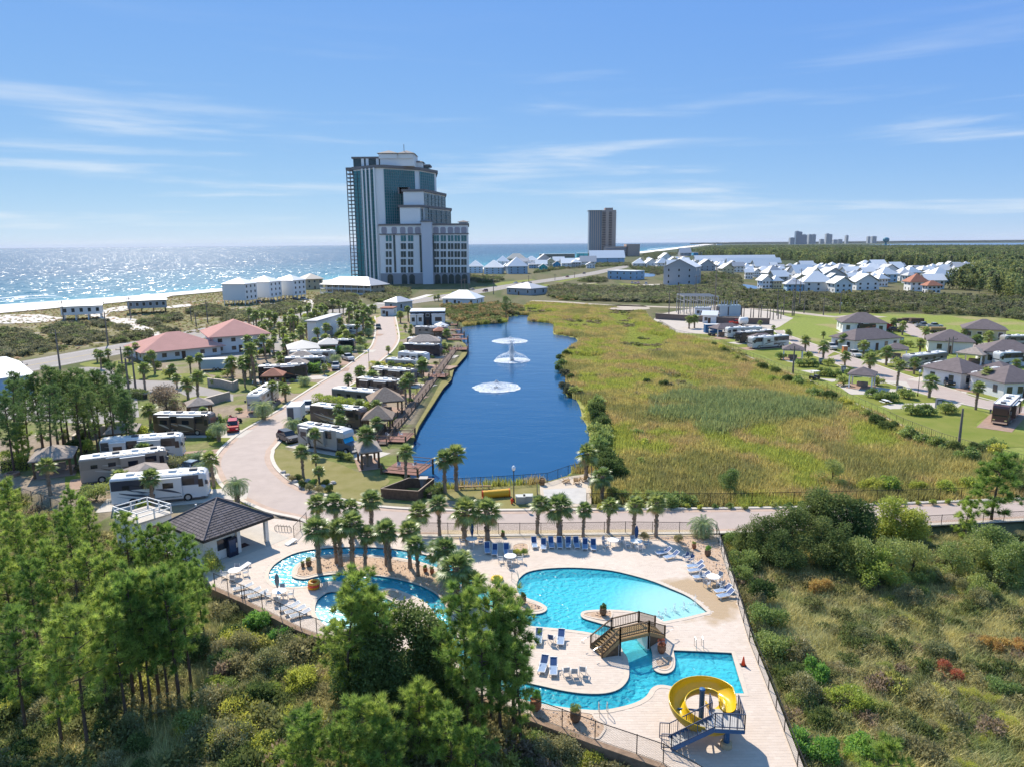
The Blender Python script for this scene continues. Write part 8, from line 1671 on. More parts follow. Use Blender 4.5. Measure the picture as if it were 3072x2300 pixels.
# penthouse
def block(x0,x1,Y,y_top,z0,depth,m,cap=True,capo=1.2,hip=0.):
    a,b_=AP(x0,Y),AP(x1,Y);z1=AP(x0,Y,y_top).z;w_=mk('penthouse',MB().bb(a.x,b_.x,Y,Y+depth,z0,z1),m,tw,off=off)
    if cap:
        if hip:mb=roof_mesh(b_.x-a.x,depth,0,'hip',hip,capo);mb.v=[(v[0]+a.x,v[1]+Y,v[2]+z1+.4) for v in mb.v];mk('cap_roof',mb,M_tr,w_,off=off)
        else:mk('cap_roof',MB().bb(a.x-capo,b_.x+capo,Y-capo,Y+depth+capo,z1,z1+1.4),M_tr,w_,off=off)
    return a,b_,z1
a,b_,z1=block(228,575,600,255,zt+2.2,25,M_tgd);block(490,820,597,205,zt+2.2,26,M_tw,False);block(478,655,596,205,zt+8,20,M_tw,hip=.35);block(672,815,596,205,zt+8,22,M_tw,hip=.4);block(830,900,612,290,zt+1,14,M_tw,hip=.3);block(905,965,622,330,zt+1,12,M_tgd)
p=AP(728,600);mk('mast',MB().tube([(p.x,p.y,AP(728,600,190).z),(p.x,p.y,AP(728,600,110).z)],.25,5),M_tr,tw,off=off)
for x in (320,365,465):p=AP(x,599.5);mk('penthouse_pier',MB().box((p.x,p.y,(zt+z1)/2+1),(2.2,.8,z1-zt-2)),M_tw,tw,off=off)
# two stepped wings
for (x0,x1,x2),Yf,yt in (((705,905,1115),579,582),((665,865,1165),574,738)):
    A_,B_,C_=AP(x0,Yf),AP(x1,Yf),AP(x2,632);zz=AP(x0,Yf,yt).z;prismT('wing',[A_,B_,C_,AP(x2,660),AP(x0,640)],30,zz,M_tw);cc=ccw([Vector((p.x,p.y,0)) for p in (A_,B_,C_,AP(x2,660),AP(x0,640))]);mb=MB();mb.prism(offline(cc,-1.5,True),zz,zz+1.8);mk('wing_cornice',mb,M_tr,tw,off=off);glass(B_+(C_-B_)*.02,C_,42,zz-1,M_tgd,6,int((zz-42)/3.3),M_mul)
for k in range(6):p=AP(660+16*k,581,545);mk('roof_unit',MB().box((p.x,p.y,p.z-2),(3,3,5)),M_tr,tw,off=off)
# podium
zp=AP(700,570,918).z;pa,pb=AP(455,570),AP(1340,570);prismT('podium',[pa,pb,AP(1340,640),AP(455,640)],0,zp,M_tw);mb=MB();mb.prism(offline(ccw([Vector((p.x,p.y,0)) for p in (pa,pb,AP(1340,640),AP(455,640))]),-1.0,True),zp,zp+1.3);mk('podium_cornice',mb,M_tr,tw,off=off)
mk('string_course',MB().bb(pa.x-.4,pb.x+.4,569.3,570.1,AP(700,570,1003).z-.4,AP(700,570,1003).z+.4),M_tr,tw,off=off);zb_=AP(700,570,1392).z;mk('podium_base',MB().bb(pa.x-.6,pb.x+.6,569.2,570.2,0,zb_),M_base,tw,off=off)
for xc in (505,605,690,765,838,1020,1090,1163,1230,1297):
    p=AP(xc,570,966);w_=.0302*0+(AP(xc+27,570).x-AP(xc,570).x);pts=[(p.x+w_*(abs(math.cos(t_*.3927)) ** .5)*math.copysign(1,math.cos(t_*.3927)),569.9,p.z+2.6*(abs(math.sin(t_*.3927)) ** .5)*math.copysign(1,math.sin(t_*.3927))) for t_ in range(16)];mk('frieze_panel',MB().add([(x,569.7,z) for x,_,z in pts],[tuple(range(16))]),M_pan,tw,off=off)
for yc in (1045,1123,1203,1280,1358):
    for xc in (534,567,683,710,754,782,1010,1038,1079,1108,1150,1181,1216,1246,1283,1311):
        p=AP(xc,570,yc);mk('window',MB().bb(p.x-.95,p.x+.95,569.7,570.2,p.z-2.3,p.z+2.3),M_tg if yc < 1100 else M_tgd,tw,off=off)
for xc in (598,860,985):a=AP(xc,570);mk('recess_shade_strip',MB().bb(a.x-.8,a.x+.8,569.75,570.1,AP(xc,570,1385).z,AP(xc,570,1012).z),M_tgd,tw,off=off)  # dark strips on the flat wall stand in for the recesses' shade
for xc in (1040,1110,1175,1240,1305,785,710,570):
    p=AP(xc,570,1480);w_=2.2;h=AP(xc,570,1400).z;pts=[(p.x-w_,.1),(p.x+w_,.1)]+[(p.x+w_*math.cos(R(22.5*k)),h-2.2+2.2*math.sin(R(22.5*k))) for k in range(9)];mk('arch_opening',MB().add([(x,568.9,z) for x,z in pts],[tuple(range(len(pts)))]),M_tgd,tw,off=off)
a,b_=AP(872,564),AP(975,564);z1=AP(920,564,880).z;mk('stair_tower',MB().bb(a.x,b_.x,564,572,0,z1),mat('pale_stair_tower',(.62,.62,.66),.8),tw,off=off);mb=roof_mesh(b_.x-a.x,8,0,'hip',.3,1.2);mb.v=[(v[0]+a.x,v[1]+564,v[2]+z1+.5) for v in mb.v];mk('stair_tower_roof',mb,M_tr,tw,off=off)
a,b_=AP(1248,574),AP(1332,574);z1=AP(1290,574,885).z;mk('corner_turret',MB().bb(a.x,b_.x,574,582,zp,z1),M_tw,tw,off=off);mb=roof_mesh(b_.x-a.x,8,0,'hip',.3,1.2);mb.v=[(v[0]+a.x,v[1]+574,v[2]+z1+.3) for v in mb.v];mk('turret_roof',mb,M_tr,tw,off=off)
# ------------------------------------------------------------------ the second tower and the skyline
M_t2=mat('brown_tower',(.42,.31,.26),.8,var=.05,vscale=.02);M_t2g=mat('grey_tower_glass',(.16,.18,.22),.3)
Y2=1700;a,b_,c_=AP(1285,Y2,z_='E'),AP(1385,Y2,z_='E'),AP(1500,Y2,z_='E');t2=thing('far_tower','brown high rise beyond the beach houses','building',(b_.x,Y2,0));off=t2.location;zl,zr,zm=AP(1300,Y2,92,'E').z,AP(1470,Y2,85,'E').z,AP(1440,Y2,66,'E').z
mk('glass_wing',MB().bb(a.x,b_.x,Y2,Y2+30,0,zl),M_t2g,t2,off=off);mk('main_wing',MB().bb(b_.x,c_.x,Y2-3,Y2+30,0,zr),M_t2,t2,off=off);mk('roof_block',MB().bb(AP(1412,Y2,z_='E').x,AP(1475,Y2,z_='E').x,Y2,Y2+20,zr,zm),M_t2,t2,off=off);mk('roof_slab',MB().bb(a.x-2,b_.x,Y2-2,Y2+32,zl,zl+1.5),M_tr,t2,off=off)
for i in range(25):
    z=6+(zr-8)*i/25
    for x0,x1 in ((1388,1416),(1442,1466)):p,q=AP(x0,Y2,z_='E').x,AP(x1,Y2,z_='E').x;mk('balcony',MB().bb(p,q,Y2-5,Y2-3,z,z+1.6),mat('dark_balcony',(.10,.08,.08),.8),t2,off=off)
    mk('edge_balcony',MB().bb(c_.x,c_.x+2,Y2-3,Y2+20,z,z+.8),M_tw,t2,off=off)
for x in (1302,1318,1335,1352,1368):p=AP(x,Y2,z_='E').x;mk('pier',MB().bb(p-.8,p+.8,Y2-.8,Y2,0,zl),M_t2,t2,off=off)
for x0,x1,y_,tx in ((1410,1600,388,'garage_wing'),(1592,1700,368,'end_wing')):p,q,z=AP(x0,Y2-20,z_='E').x,AP(x1,Y2-20,z_='E').x,AP(x0,Y2-20,y_,'E').z;mk(tx,MB().bb(p,q,Y2-20,Y2+20,0,z),M_t2,t2,off=off)
for i in range(4):z=3+4.2*i;mk('garage_opening',MB().bb(AP(1420,Y2-20,z_='E').x,AP(1590,Y2-20,z_='E').x,Y2-20.6,Y2-20,z,z+1.8),M_t2g,t2,off=off)
M_sky1=mat('far_tower_blue',(.12,.20,.30),.8);M_sky2=mat('far_tower_grey',(.34,.37,.40),.8);sk=[]
for k,(x0,x1,y_) in enumerate(((715,742,132),(748,768,93),(768,785,97),(785,815,114),(826,846,113),(846,868,112),(930,950,108),(950,966,112),(1050,1063,118),(1181,1194,125),(1206,1232,124),(896,918,141),(975,1000,144),(1003,1028,142))):
    Ys=7000+90*k;a,b_=AP(x0,Ys,z_='F'),AP(x1,Ys,z_='F');z=AP(x0,Ys,y_,'F').z;r_=thing('skyline_tower','','building',(a.x,Ys,0));W2=b_.x-a.x;mk('shaft',MB().bb(0,W2,0,40,0,z),M_sky1 if k in (1,2,3) else M_sky2,r_);mk('roof_block',MB().bb(W2*.25,W2*.75,5,30,z,z*1.05),M_sky2,r_)
    for i in range(4):mk('window_band',MB().bb(W2*(.1+.22*i),W2*(.2+.22*i),-1,0,z*.08,z*.95),M_t2g,r_)
    sk.append(r_)
order(sk,'high rise, %s of the distant skyline on the horizon','distant skyline')
Yw=3500;a=AP(1358,Yw,150,'F');wt=thing('water_tower','teal water tower standing over the woods','water tower',(a.x,Yw,0));zz=AP(1358,Yw,130,'F').z;M_teal=mat('teal_paint',(.03,.22,.30),.5);mk('tank',MB().lathe([(7,zz-22),(13,zz-17),(15,zz-10),(13,zz-4),(6,zz),(.1,zz+.5)],16),M_teal,wt,True);mk('pedestal',MB().lathe([(10,0),(5,10),(5,zz-24),(7,zz-22)],12),M_teal,wt,True)
# fishing pier out in the sea
pr=[U('X',x,y,.8) for x,y in ((2240,30),(2000,33),(1760,38))];Yp=5200;q0,q1=AP(95,Yp,z_='F'),AP(290,Yp+300,z_='F');pi_=thing('fishing_pier','long thin pier running out over the sea on the horizon','pier',(q1.x,q1.y,0));mk('deck',MB().beam((q0.x-q1.x,q0.y-q1.y,6),(0,0,6),8,1.5),M_dk,pi_)
for k in range(14):p=(q0-q1)*(k/13);mk('pile',MB().box((p.x,p.y,3),(2,2,6)),M_dk,pi_)
mk('shelter',MB().bb(-20,20,-10,10,7,14),M_wr,pi_)
# ------------------------------------------------------------------ the colony of white roofed houses
def far_house(z_,x0,x1,yb,h=6.,kind=None,wall='w',rm=None,st=2,dep=None,grp='white roofed houses',nw=(3,2),lab=''):
    a,b_=U(z_,x0,yb),U(z_,x1,yb);lx=min(26 if dep is None else 140,max(6,(b_-a).length*(.93 if dep is None else .86)));ang=rnd.uniform(-.16,.16) if dep is None else 0;e_=Vector((math.cos(ang),math.sin(ang),0));return house(a,e_,lx,dep or lx*rnd.uniform(.8,1.1),h*rnd.uniform(.7,.95),lab,roof=kind or rnd.choice(['hip','hip','gable','gabley']),pitch=rnd.uniform(.6,.85),ov=1.1,wall=wall,rm=rm or rnd.choice([M_wr,M_wr,M_wr,M_wr2]),storeys=st,nw=nw,name='far_house',door=False,group=grp)
hs=[far_house('X',x0,x1,yb,9,'hip','b',M_wr,3) for x0,x1,yb in ((65,180,264),(190,338,270),(380,545,270))];order(hs,'three storey pale blue beach house, %s of three by the road','pale blue beach houses')
hs=[far_house('X',x0,x1,yb,h,None,wl) for x0,x1,yb,h,wl in ((290,390,200,7,'w'),(520,620,190,6,'w'),(610,730,185,6,'g'),(600,690,225,6,'w'),(625,695,248,6,'q'),(735,800,222,6,'bl'),(545,600,226,5,'b'),(740,830,195,6,'w'),(805,920,220,6,'w'),(890,960,220,7,'g'),(950,1080,205,7,'w'),(450,540,205,6,'w'),(680,760,205,6,'y'),(1000,1070,225,5,'w'),(340,400,245,5,'g'))];order(hs,'beach house, %s of the cluster between tower and high rise','beach house cluster')
far_house('X',370,540,180,7,'hip','t',mat('pale_tan_roof'),2,20,lab='long tan beach building with a pale roof behind the cluster');far_house('X',630,940,145,10,'flat','br',None,3,20,lab='long brown flat roofed building on the beach');far_house('X',925,1040,142,10,'flat','q',M_wr,3,20,lab='teal flat roofed building beside the high rise');far_house('X',1030,1345,182,9,'gable','b',M_wr,2,28,lab='long pale blue hall with a white roof before the high rise');far_house('X',1740,1842,128,9,'gable','g',M_wr2,2,25,lab='grey house on the dune right of the high rise');far_house('X',1845,1930,124,8,'flat','bl',M_wr,2,20,lab='bright blue house on the dune right of the high rise')
far_house('F',180,790,305,8,'gable','w',M_wr,2,14,lab='long row of white roofed terraces before the wood, back row',nw=(20,1));far_house('F',380,780,322,7,'gable','w',M_wr,2,12,lab='long row of white roofed terraces before the wood, front row',nw=(14,1))
hs=[far_house('X',x0,x1,yb,h,None,wl) for x0,x1,yb,h,wl in ((1590,1690,170,8,'w'),(1365,1470,216,6,'w'),(1470,1580,216,6,'w'),(1560,1660,222,6,'w'),(1640,1740,230,6,'w'),(1740,1830,228,6,'w'),(1650,1740,196,6,'y'),(1740,1830,190,6,'w'),(1762,1880,250,6,'w'),(1890,2030,246,6,'g'),(2075,2180,272,6,'y'),(2110,2212,236,6,'w'),(1860,1980,200,6,'w'),(1990,2090,210,6,'w'),(1900,1990,225,6,'w'),(2030,2120,238,6,'w'))]
rh=random.Random(5);tries=0
while len(hs) < 62 and tries < 2000:
    tries += 1;x,y=rh.uniform(1370,2230),rh.uniform(172,245);p=U('X',x,y)
    if y > 170+(x-1340)*.11+35 or min((p-h_.location).length for h_ in hs) < 15:continue
    w_=11/2130*p.y/.37975;hs.append(far_house('X',x,x+w_*rh.uniform(.9,1.4),y,6,None,rh.choice('wwwgyb')));order(hs,'white roofed house, %s in the left half of the colony','colony, left half')
VH=[(0,100,192,'w'),(190,320,196,'w'),(205,345,224,'w'),(295,455,266,'w'),(350,480,285,'g'),(245,345,330,'w'),(340,412,330,'y'),(455,600,358,'b'),(600,860,355,'w'),(862,1030,368,'w'),(1045,1260,344,'w'),(1235,1330,315,'w'),(530,720,266,'w'),(640,780,286,'w'),(752,980,288,'g'),(460,560,222,'w'),(520,590,200,'w'),(580,700,186,'g'),(705,800,200,'g'),(762,860,208,'w'),(882,1010,222,'w'),(960,1110,246,'w'),(985,1090,216,'w'),(1085,1190,172,'w'),(1110,1300,226,'g'),(1112,1220,250,'w'),(1190,1320,178,'b'),(1255,1420,278,'b'),(1272,1420,230,'w'),(1350,1465,196,'g'),(1415,1530,266,'w'),(1485,1620,250,'w'),(1600,1700,228,'y'),(1640,1770,226,'w'),(1770,1900,222,'w'),(1900,2090,226,'w'),(1702,1895,280,'b'),(1640,1810,335,'w')]
hs=[far_house('V',x0,x1,yb,6.5,None,wl) for x0,x1,yb,wl in VH]
rh=random.Random(12);tries=0
while len(hs) < len(VH)+90 and tries < 4000:                       # the rest of the colony, house beside house
    tries += 1;x,y=rh.uniform(60,2060),rh.uniform(165,300)
    if y > 250 and (x > 1500 or x < 420):continue
    p=U('V',x,y)
    if min((p-h_.location).length for h_ in hs) < 13:continue
    w_=11/2130*p.y/.35262;hs.append(far_house('V',x,x+w_*rh.uniform(.9,1.3),y,6,None,rh.choice('wwwgyb')));order(hs,'white roofed house, %s in the right half of the colony','colony, right half')
far_house('V',1505,1660,352,6,'hip','w',M_redsh,2,lab='white house with a brown roof at the edge of the colony, left of two');far_house('V',1650,1772,372,6,'hip','w',M_redsh,2,lab='white house with a brown roof at the edge of the colony, right of two')
# ------------------------------------------------------------------ poles
M_pole=mat('grey_wood_pole',(.20,.17,.15),.9,var=.15,vscale=2)
def upole(z_,x,by,ty,label='',arm=True):
    p=U(z_,x,by);h=max(5,min(28,zat(z_,x,ty,p)));r_=thing('utility_pole',label,'pole',(p.x,p.y,0),rnd.uniform(-.3,.3));mk('pole',MB().tube([(0,0,0),(0,0,h)],[.22+h*.004,.14],7),M_pole,r_)
    if arm:
        mk('crossarm',MB().box((0,-.15,h-.8),(2.4,.12,.14)),M_pole,r_)
        for q in (-1.05,0,1.05):mk('insulator',MB().lathe([(.05,h-.72),(.09,h-.6),(.04,h-.45)],6,(q,-.15,0)),M_tr,r_)
    return r_
order([upole('B',*q) for q in ((500,1135,800),(895,925,650),(1085,710,530),(530,735,560),(1720,742,560),(1585,732,610),(1625,768,670))],'wooden utility pole, %s along the beach road at left','poles on the left beach road');order([upole('Y',*q) for q in ((1258,860,235),(1285,522,190),(1160,305,140),(237,470,360))],'tall grey pole, %s around the entrance drive','poles at the entrance drive');order([upole('X',*q) for q in ((15,440,310),(40,442,305),(72,432,340),(265,432,280),(543,348,280),(750,320,268),(905,300,262))],'utility pole, %s along the beach road beyond the lake','poles along the beach road')
order([upole('X',*q) for q in ((1650,590,400),(1725,602,360),(1795,512,400),(1858,502,280),(2010,606,190))]+[upole('V',*q) for q in ((370,560,340),(425,556,380),(500,562,320),(515,560,250),(560,492,160),(600,540,400),(765,556,400),(905,546,350))],'tall power pole, %s around the substation','power poles at the substation');upole('S',1652,1240,930,'grey wooden pole standing in the lawn on the right',False);order([upole('S',*q) for q in ((225,625,395),(775,262,150),(1588,470,320),(1555,480,410))],'thin dark pole, %s among the right hand lots','poles among the right lots')
# substation
M_gal=mat('galvanised_steel',(.36,.37,.38),.5,metal=.5);sa,sb=U('T',560,245),U('T',930,250);ss=thing('switchgear_frame','galvanised steel bus frame of the electrical substation','substation',(sa.x,sa.y,0));off=ss.location;d_=(sb-sa);L=d_.length
for i in range(6):
    for j in range(3):p=sa+d_*i/5+Vector((0,7*j,0));mk('frame_post',MB().beam((p.x,p.y,0),(p.x,p.y,8),.3),M_gal,ss,off=off)
    p=sa+d_*i/5;mk('cross_beam',MB().beam((p.x,p.y,8),(p.x,p.y+14,8),.4,.5),M_gal,ss,off=off);mk('cross_beam',MB().beam((p.x,p.y,6),(p.x,p.y+14,6),.25),M_gal,ss,off=off)
for j in range(8):p,q=sa+Vector((0,2*j,8.3)),sb+Vector((0,2*j,8.3));mk('busbar',MB().beam(p,q,.3),M_gal,ss,off=off)
for k,(x,y,c_) in enumerate(((1000,262,(.34,.42,.47)),(1105,262,(.30,.40,.46)))):
    p=U('T',x,y);r_=thing('power_transformer','blue grey transformer in the substation yard, %s of two' % ('left','right')[k],'transformer',(p.x,p.y,0));mk('tank',MB().bb(-2.4,2.4,-1.8,1.8,.4,5),paintm(c_),r_);mk('radiator',MB().bb(-2.9,-2.4,-1.6,1.6,.8,4.4),M_ac,r_);mk('radiator',MB().bb(2.4,2.9,-1.6,1.6,.8,4.4),M_ac,r_)
    for q in (-1.2,0,1.2):mk('bushing',MB().lathe([(.25,5),(.3,5.6),(.15,6.8)],8,(q,0,0)),M_gal,r_)
order([upole('T',*q,arm=False) for q in ((1195,280,165),(1220,285,160),(1295,290,160),(1325,290,175),(1385,275,140),(1410,270,140),(1480,295,200),(1510,290,190),(1545,295,190),(1600,290,170),(1630,285,180))],'thin grey mast, %s in the substation yard','masts in the substation yard')
house2('T',(765,330),(912,335),5,3.0,'small white control hut at the brown yard wall',rm=M_wr,wall='w',roof='gable',nw=(2,1),name='control_hut',cat='building');house2('T',(675,250),(840,255),6,3.0,'low white hut inside the substation yard',rm=M_wr,wall='w',roof='flat',nw=(2,1),name='control_hut',cat='building')
car('T',1140,345,(1100,345),'pickup',(.42,.03,.02),'red truck beside the white tank at the yard wall',False);p=U('T',1215,358);r_=thing('white_tank','white tank trailer in front of the brown yard wall','tank',(p.x,p.y,0));mk('tank',MB().tube([(-1.6,0,1.9),(-1.4,0,1.9),(1.4,0,1.9),(1.6,0,1.9)],[.9,1.3,1.3,.9],12),M_rroof,r_,True)
for s in (-1,1):wheel(r_,-.5,s*.9,.4,.25)
for k,(x,y) in enumerate(((1150,190),(1230,190),(1290,200),(1410,270),(1470,275))):p=U('S',x,y+5);r_=thing('flatbed_trailer','','trailer',(p.x,p.y,0),R(rnd.uniform(-10,10)));mk('bed',MB().bb(-3,3,-1.1,1.1,.7,.9),M_ac,r_);mk('load',MB().bb(-2.6,2.2,-.9,.9,.9,1.5+.3*(k % 3)),M_brd if k < 3 else M_wood,r_);[wheel(r_,x_,s*1.1,.4,.25) for x_ in (-.5,.5) for s in (-1,1)]
order([o for o in bpy.data.objects if o.name.startswith('flatbed_trailer')],'loaded flatbed trailer, %s in the lot behind the houses','flatbeds behind the houses')
# ------------------------------------------------------------------ woods and scrub, masses nobody could count
def tree_i(seed,conifer):
    r0=np.random.RandomState(seed);n=260;
    if conifer:z=r0.uniform(.25,1,n);rr=.26*(1.05-z) ** .6*r0.uniform(.4,1,n)
    else:z=r0.uniform(.12,1,n);rr=.42*np.sqrt(np.clip(1-((z-.55)/.5) ** 2,.02,1))*r0.uniform(.5,1,n)
    a=r0.uniform(0,6.283,n);k=np.sin(a*3+z*9)*.06;P=np.stack([(rr+k)*np.cos(a),(rr+k)*np.sin(a),z],1);d2,s2=rot_frame(r0,n,np.array([0,0,.4]));ln=r0.uniform(.07,.16,n);V,F=leaf_quads(P,d2,s2,ln,ln*.7);tk=MB().tube([(0,0,0),(0,0,.8)],[.018,.008],4);V2=np.concatenate([V,np.array(tk.v)]);F2=np.concatenate([F,np.array([q for q in tk.f if len(q) == 4])+len(V)]);return npmesh('tree',V2,F2,L_inst,parent='mesh',tint=np.concatenate([np.repeat(np.clip(r0.normal(.5,.25,n),0,1),4),np.zeros(len(tk.v))]))
TI=[tree_i(s,s % 2) for s in range(201,207)]
SCI=[shrub_mesh('scrub',s_,1.0,.8,420,.2,L_inst,lumps=8) for s_ in (211,212,213)]
def wood(name,label,polys,step,hmin,hmax,pal,meshes,seed,flat=False,avoid=()):
    r0=np.random.RandomState(seed);XS,YS=[],[]
    for pl in polys:
        X,Y=sample(pl,step,seed+len(XS));XS.append(X);YS.append(Y)
    X,Y=np.concatenate(XS),np.concatenate(YS)
    for pl in avoid:k=sdist(X,Y,pl) > 2;X,Y=X[k],Y[k]
    h=r0.uniform(hmin,hmax,len(X));pal=np.array(pal);c_=pal[r0.randint(0,len(pal),len(X))]*r0.uniform(.8,1.2,(len(X),1))*(.75+.5*fbm(X/30,Y/30)[:,None]);s_=np.stack([h*r0.uniform(.8,1.25,len(X)),h*r0.uniform(.8,1.25,len(X)),h*(.8 if flat else 1)],1);scatter(name,label,'trees' if not flat else 'scrub',np.stack([X,Y,ground(X,Y)-.05],1),s_,r0.randint(0,len(meshes),len(X)),c_,meshes,seed=seed)
GP=[(.06,.08,.03),(.07,.088,.036),(.09,.105,.04),(.052,.066,.03),(.11,.12,.045),(.08,.085,.045)]
wood('far_wood','dense dark wood behind the colony of white houses',[Ul(['F',(200,250),(790,275),(830,305),(1930,322),(2000,345),(2500,330),(2900,330),(2900,222),(2212,222),(1500,222),(1100,222),(640,222),(300,240)])],11,10,15,GP,TI,41)
wood('far_wood','wood running to the right edge beside the white houses',[Ul(['F',(1930,330),(2000,345),(2900,332),(3000,470),(3000,640),(2212,520),(2050,500),(1900,470),(1760,450),(1800,400)])],8.5,8,13,GP+[(.10,.11,.035)],TI,42)
wood('far_wood','distant wooded flats towards the skyline',[[Vector((440,1950,0)),Vector((2600,1950,0)),Vector((3400,2500,0)),Vector((3400,3300,0)),Vector((2300,3300,0)),Vector((1700,5200,0)),Vector((1150,4200,0))]],24,6,9.5,GP,TI,43)
wood('dune_grass','thin tan and olive dune grass and weeds behind the beach',[DUNE],3.2,.5,1.1,[(.20,.165,.085),(.15,.145,.06),(.24,.18,.12),(.17,.16,.07)],SCI,51,True)
GS=[(.075,.076,.045),(.092,.09,.056),(.065,.072,.038),(.11,.105,.055),(.085,.10,.04)]
PONDS=[Ul(['V',(-20,285),(215,300),(225,355),(-20,330)]),Ul(['V',(830,445),(1100,455),(1100,490),(830,480)]),Ul(['X',(1400,262),(1540,262),(1540,295),(1410,295)])]
wood('scrub_thicket','dark scrub oak thicket between lake and beach road',[Ul(['X',(700,385),(850,362),(1000,372),(1350,384),(1700,378),(1870,372),(2000,330),(2212,330),(2212,520),(1900,500),(1560,502),(1250,492),(980,485),(700,460)])],3.4,2.6,4.2,GS,SCI,44,True)
wood('scrub_thicket','dark scrub between the substation and the white houses',[Ul(['V',(-100,330),(240,365),(600,385),(900,395),(1300,370),(1500,390),(1800,400),(2212,420),(2500,430),(2500,600),(2212,575),(1400,530),(1100,540),(700,520),(300,500),(-100,500)])],3.6,2.4,4.5,GS+[(.075,.085,.03)],SCI+TI[:2],45,True,PONDS)
wood('scrub_thicket','low dark scrub on the dunes left of the beach road',[Ul(['B',*q]) for q in ([(-200,850),(60,800),(200,830),(420,930),(560,960),(300,1010),(-200,1060)],[(370,790),(560,750),(720,765),(700,830),(860,840),(880,900),(620,940),(430,900)],[(1140,760),(1300,690),(1500,680),(1525,720),(1250,782)],[(1520,660),(1680,610),(1830,610),(1835,680),(1640,700)],[(930,780),(1060,770),(1070,810),(950,815)],[(770,740),(900,735),(930,780),(780,790)],[(960,870),(1150,820),(1270,840),(1240,880),(900,920)],[(1280,800),(1400,780),(1480,830),(1340,845)],[(1850,710),(1980,660),(2208,660),(2100,730),(1870,745)])],2.9,2.0,3.4,GS,SCI,46,True)
wood('scrub_thicket','dark scrub mounds in front of the tower and beach houses',[Ul(['Q',*q]) for q in ([(1250,430),(1330,340),(1560,305),(1730,340),(1740,430),(1500,470),(1300,480)],[(1800,340),(1900,260),(2100,230),(2300,250),(2300,370),(1950,400)],[(640,530),(720,460),(1000,400),(1150,410),(1190,490),(1000,530),(760,570)],[(260,600),(340,530),(560,520),(640,570),(560,610),(300,630)],[(-20,540),(20,470),(200,470),(300,500),(200,560)])],3.0,2.4,4.0,GS,SCI,47,True)
wood('scrub_thicket','palms and scrub between the beach cottages and the road',[Ul(['X',*q]) for q in ([(560,270),(800,235),(1100,215),(1360,205),(1340,190),(1100,190),(900,225),(700,225)],[(60,290),(330,300),(340,330),(210,350),(60,330)],[(1330,215),(1600,225),(1750,250),(1560,280),(1400,250)],[(1440,120),(1560,95),(1730,110),(1600,140),(1480,170)],[(940,335),(1040,300),(1150,315),(1180,335),(1060,345)],[(1880,280),(2080,270),(2212,300),(2212,330),(1900,350)])],5,2.5,4.5,GS+[(.05,.07,.025)],SCI+TI[:2],48,True)
wood('shore_thicket','brown and green thicket at the far end of the lake',[Ul(['R',(1250,380),(1830,380),(2208,330),(2208,620),(1960,640),(1700,660),(1450,640),(1330,560)]),Ul(['N',(640,60),(800,40),(900,60),(860,110),(640,160)]),Ul(['X',(690,385),(780,365),(1080,440),(900,480),(780,480)])],2.6,1.8,3.4,[(.12,.10,.05),(.08,.09,.035),(.15,.11,.05),(.07,.085,.03)],SCI,49,True)
X,Y=sample(MARSH,2.4,61);fm_=fbm(X/9+70,Y/5);k=(fm_ > .545) & (sdist(X,Y,LAKE) > 2) & (Y > 125);X,Y=X[k],Y[k];r0=np.random.RandomState(61);s_=r0.uniform(.7,1.5,len(X));pal=np.array([(.10,.10,.045),(.085,.095,.035),(.13,.115,.055),(.15,.12,.075)])
scatter('marsh_scrub','low dark scrub in streaks across the far marsh','scrub',np.stack([X,Y,ground(X,Y)],1),np.stack([s_*1.5,s_*1.5,s_],1),r0.randint(0,3,len(X)),pal[r0.randint(0,4,len(X))],SCI,seed=61)
# far shore beyond the bay
r0=np.random.RandomState(3);vs=[];n=160
for i in range(n):x=2600+9500*i/(n-1);hh=12+12*float(fbm(np.array([i/9.]),np.array([.3]))[0]);vs += [(x,9500,-1),(x,9500,hh),(x,10500,hh*1.05),(x,10500,-1)]
struct(mk('far_shore',MB().add(vs,[(4*i+k,4*i+k+1,4*i+k+5,4*i+k+4) for i in range(n-1) for k in range(3)]),mat('far_woods_green',(.035,.05,.03),1.,var=.2,vscale=.01)))
# shrubs on the lake's right shore and along the marsh fences
rr=random.Random(3);lst=[]
def along(z_,pts,step,h,kinds,jit=12):
    for (x0,y0),(x1,y1) in zip(pts[:-1],pts[1:]):
        n_=max(1,int(math.hypot(x1-x0,y1-y0)/step))
        for i in range(n_):t_=i/n_;hh=h*rr.uniform(.7,1.2);lst.append((z_,x0+(x1-x0)*t_+rr.uniform(-jit,jit),y0+(y1-y0)*t_+rr.uniform(-jit,jit)*.5,hh*1.35,hh,rr.choice(kinds)))
along('N',((1270,340),(1190,390),(1180,470),(1250,540),(1210,590),(1290,630),(1370,690)),34,2.6,['farg','oak','scr']);along('N',((1450,700),(1440,800),(1470,900),(1500,1000),(1560,1100),(1600,1200),(1640,1260)),42,3.2,['oak','oak','farg'],25);along('N',((1580,1380),(1750,1400),(1900,1400),(2100,1420),(2212,1440)),60,2.6,['oak','farg','myr'])
order([bush(*q,zg=WET,group='shrubs on the lake shore',name='shore_shrub') for q in lst],'shrub, %s along the right shore of the lake','shrubs on the lake shore');lst=[]
along('T',((800,540),(980,560),(1100,640),(1250,720),(1500,800),(1650,860)),70,2.2,['farg','fary','oak'],30);along('S',((60,640),(280,660),(420,740),(560,790),(640,830),(860,930),(1010,1030),(1200,1080),(1350,1140),(1520,1180),(1700,1240),(1950,1200),(2100,1280)),78,2.4,['farg','oak','oak','fary'],30)
order([bush(*q,zg=WET,group='shrubs along the marsh fence',name='shore_shrub') for q in lst],'shrub, %s below the picket fence of the marsh','shrubs along the marsh fence');lst=[]
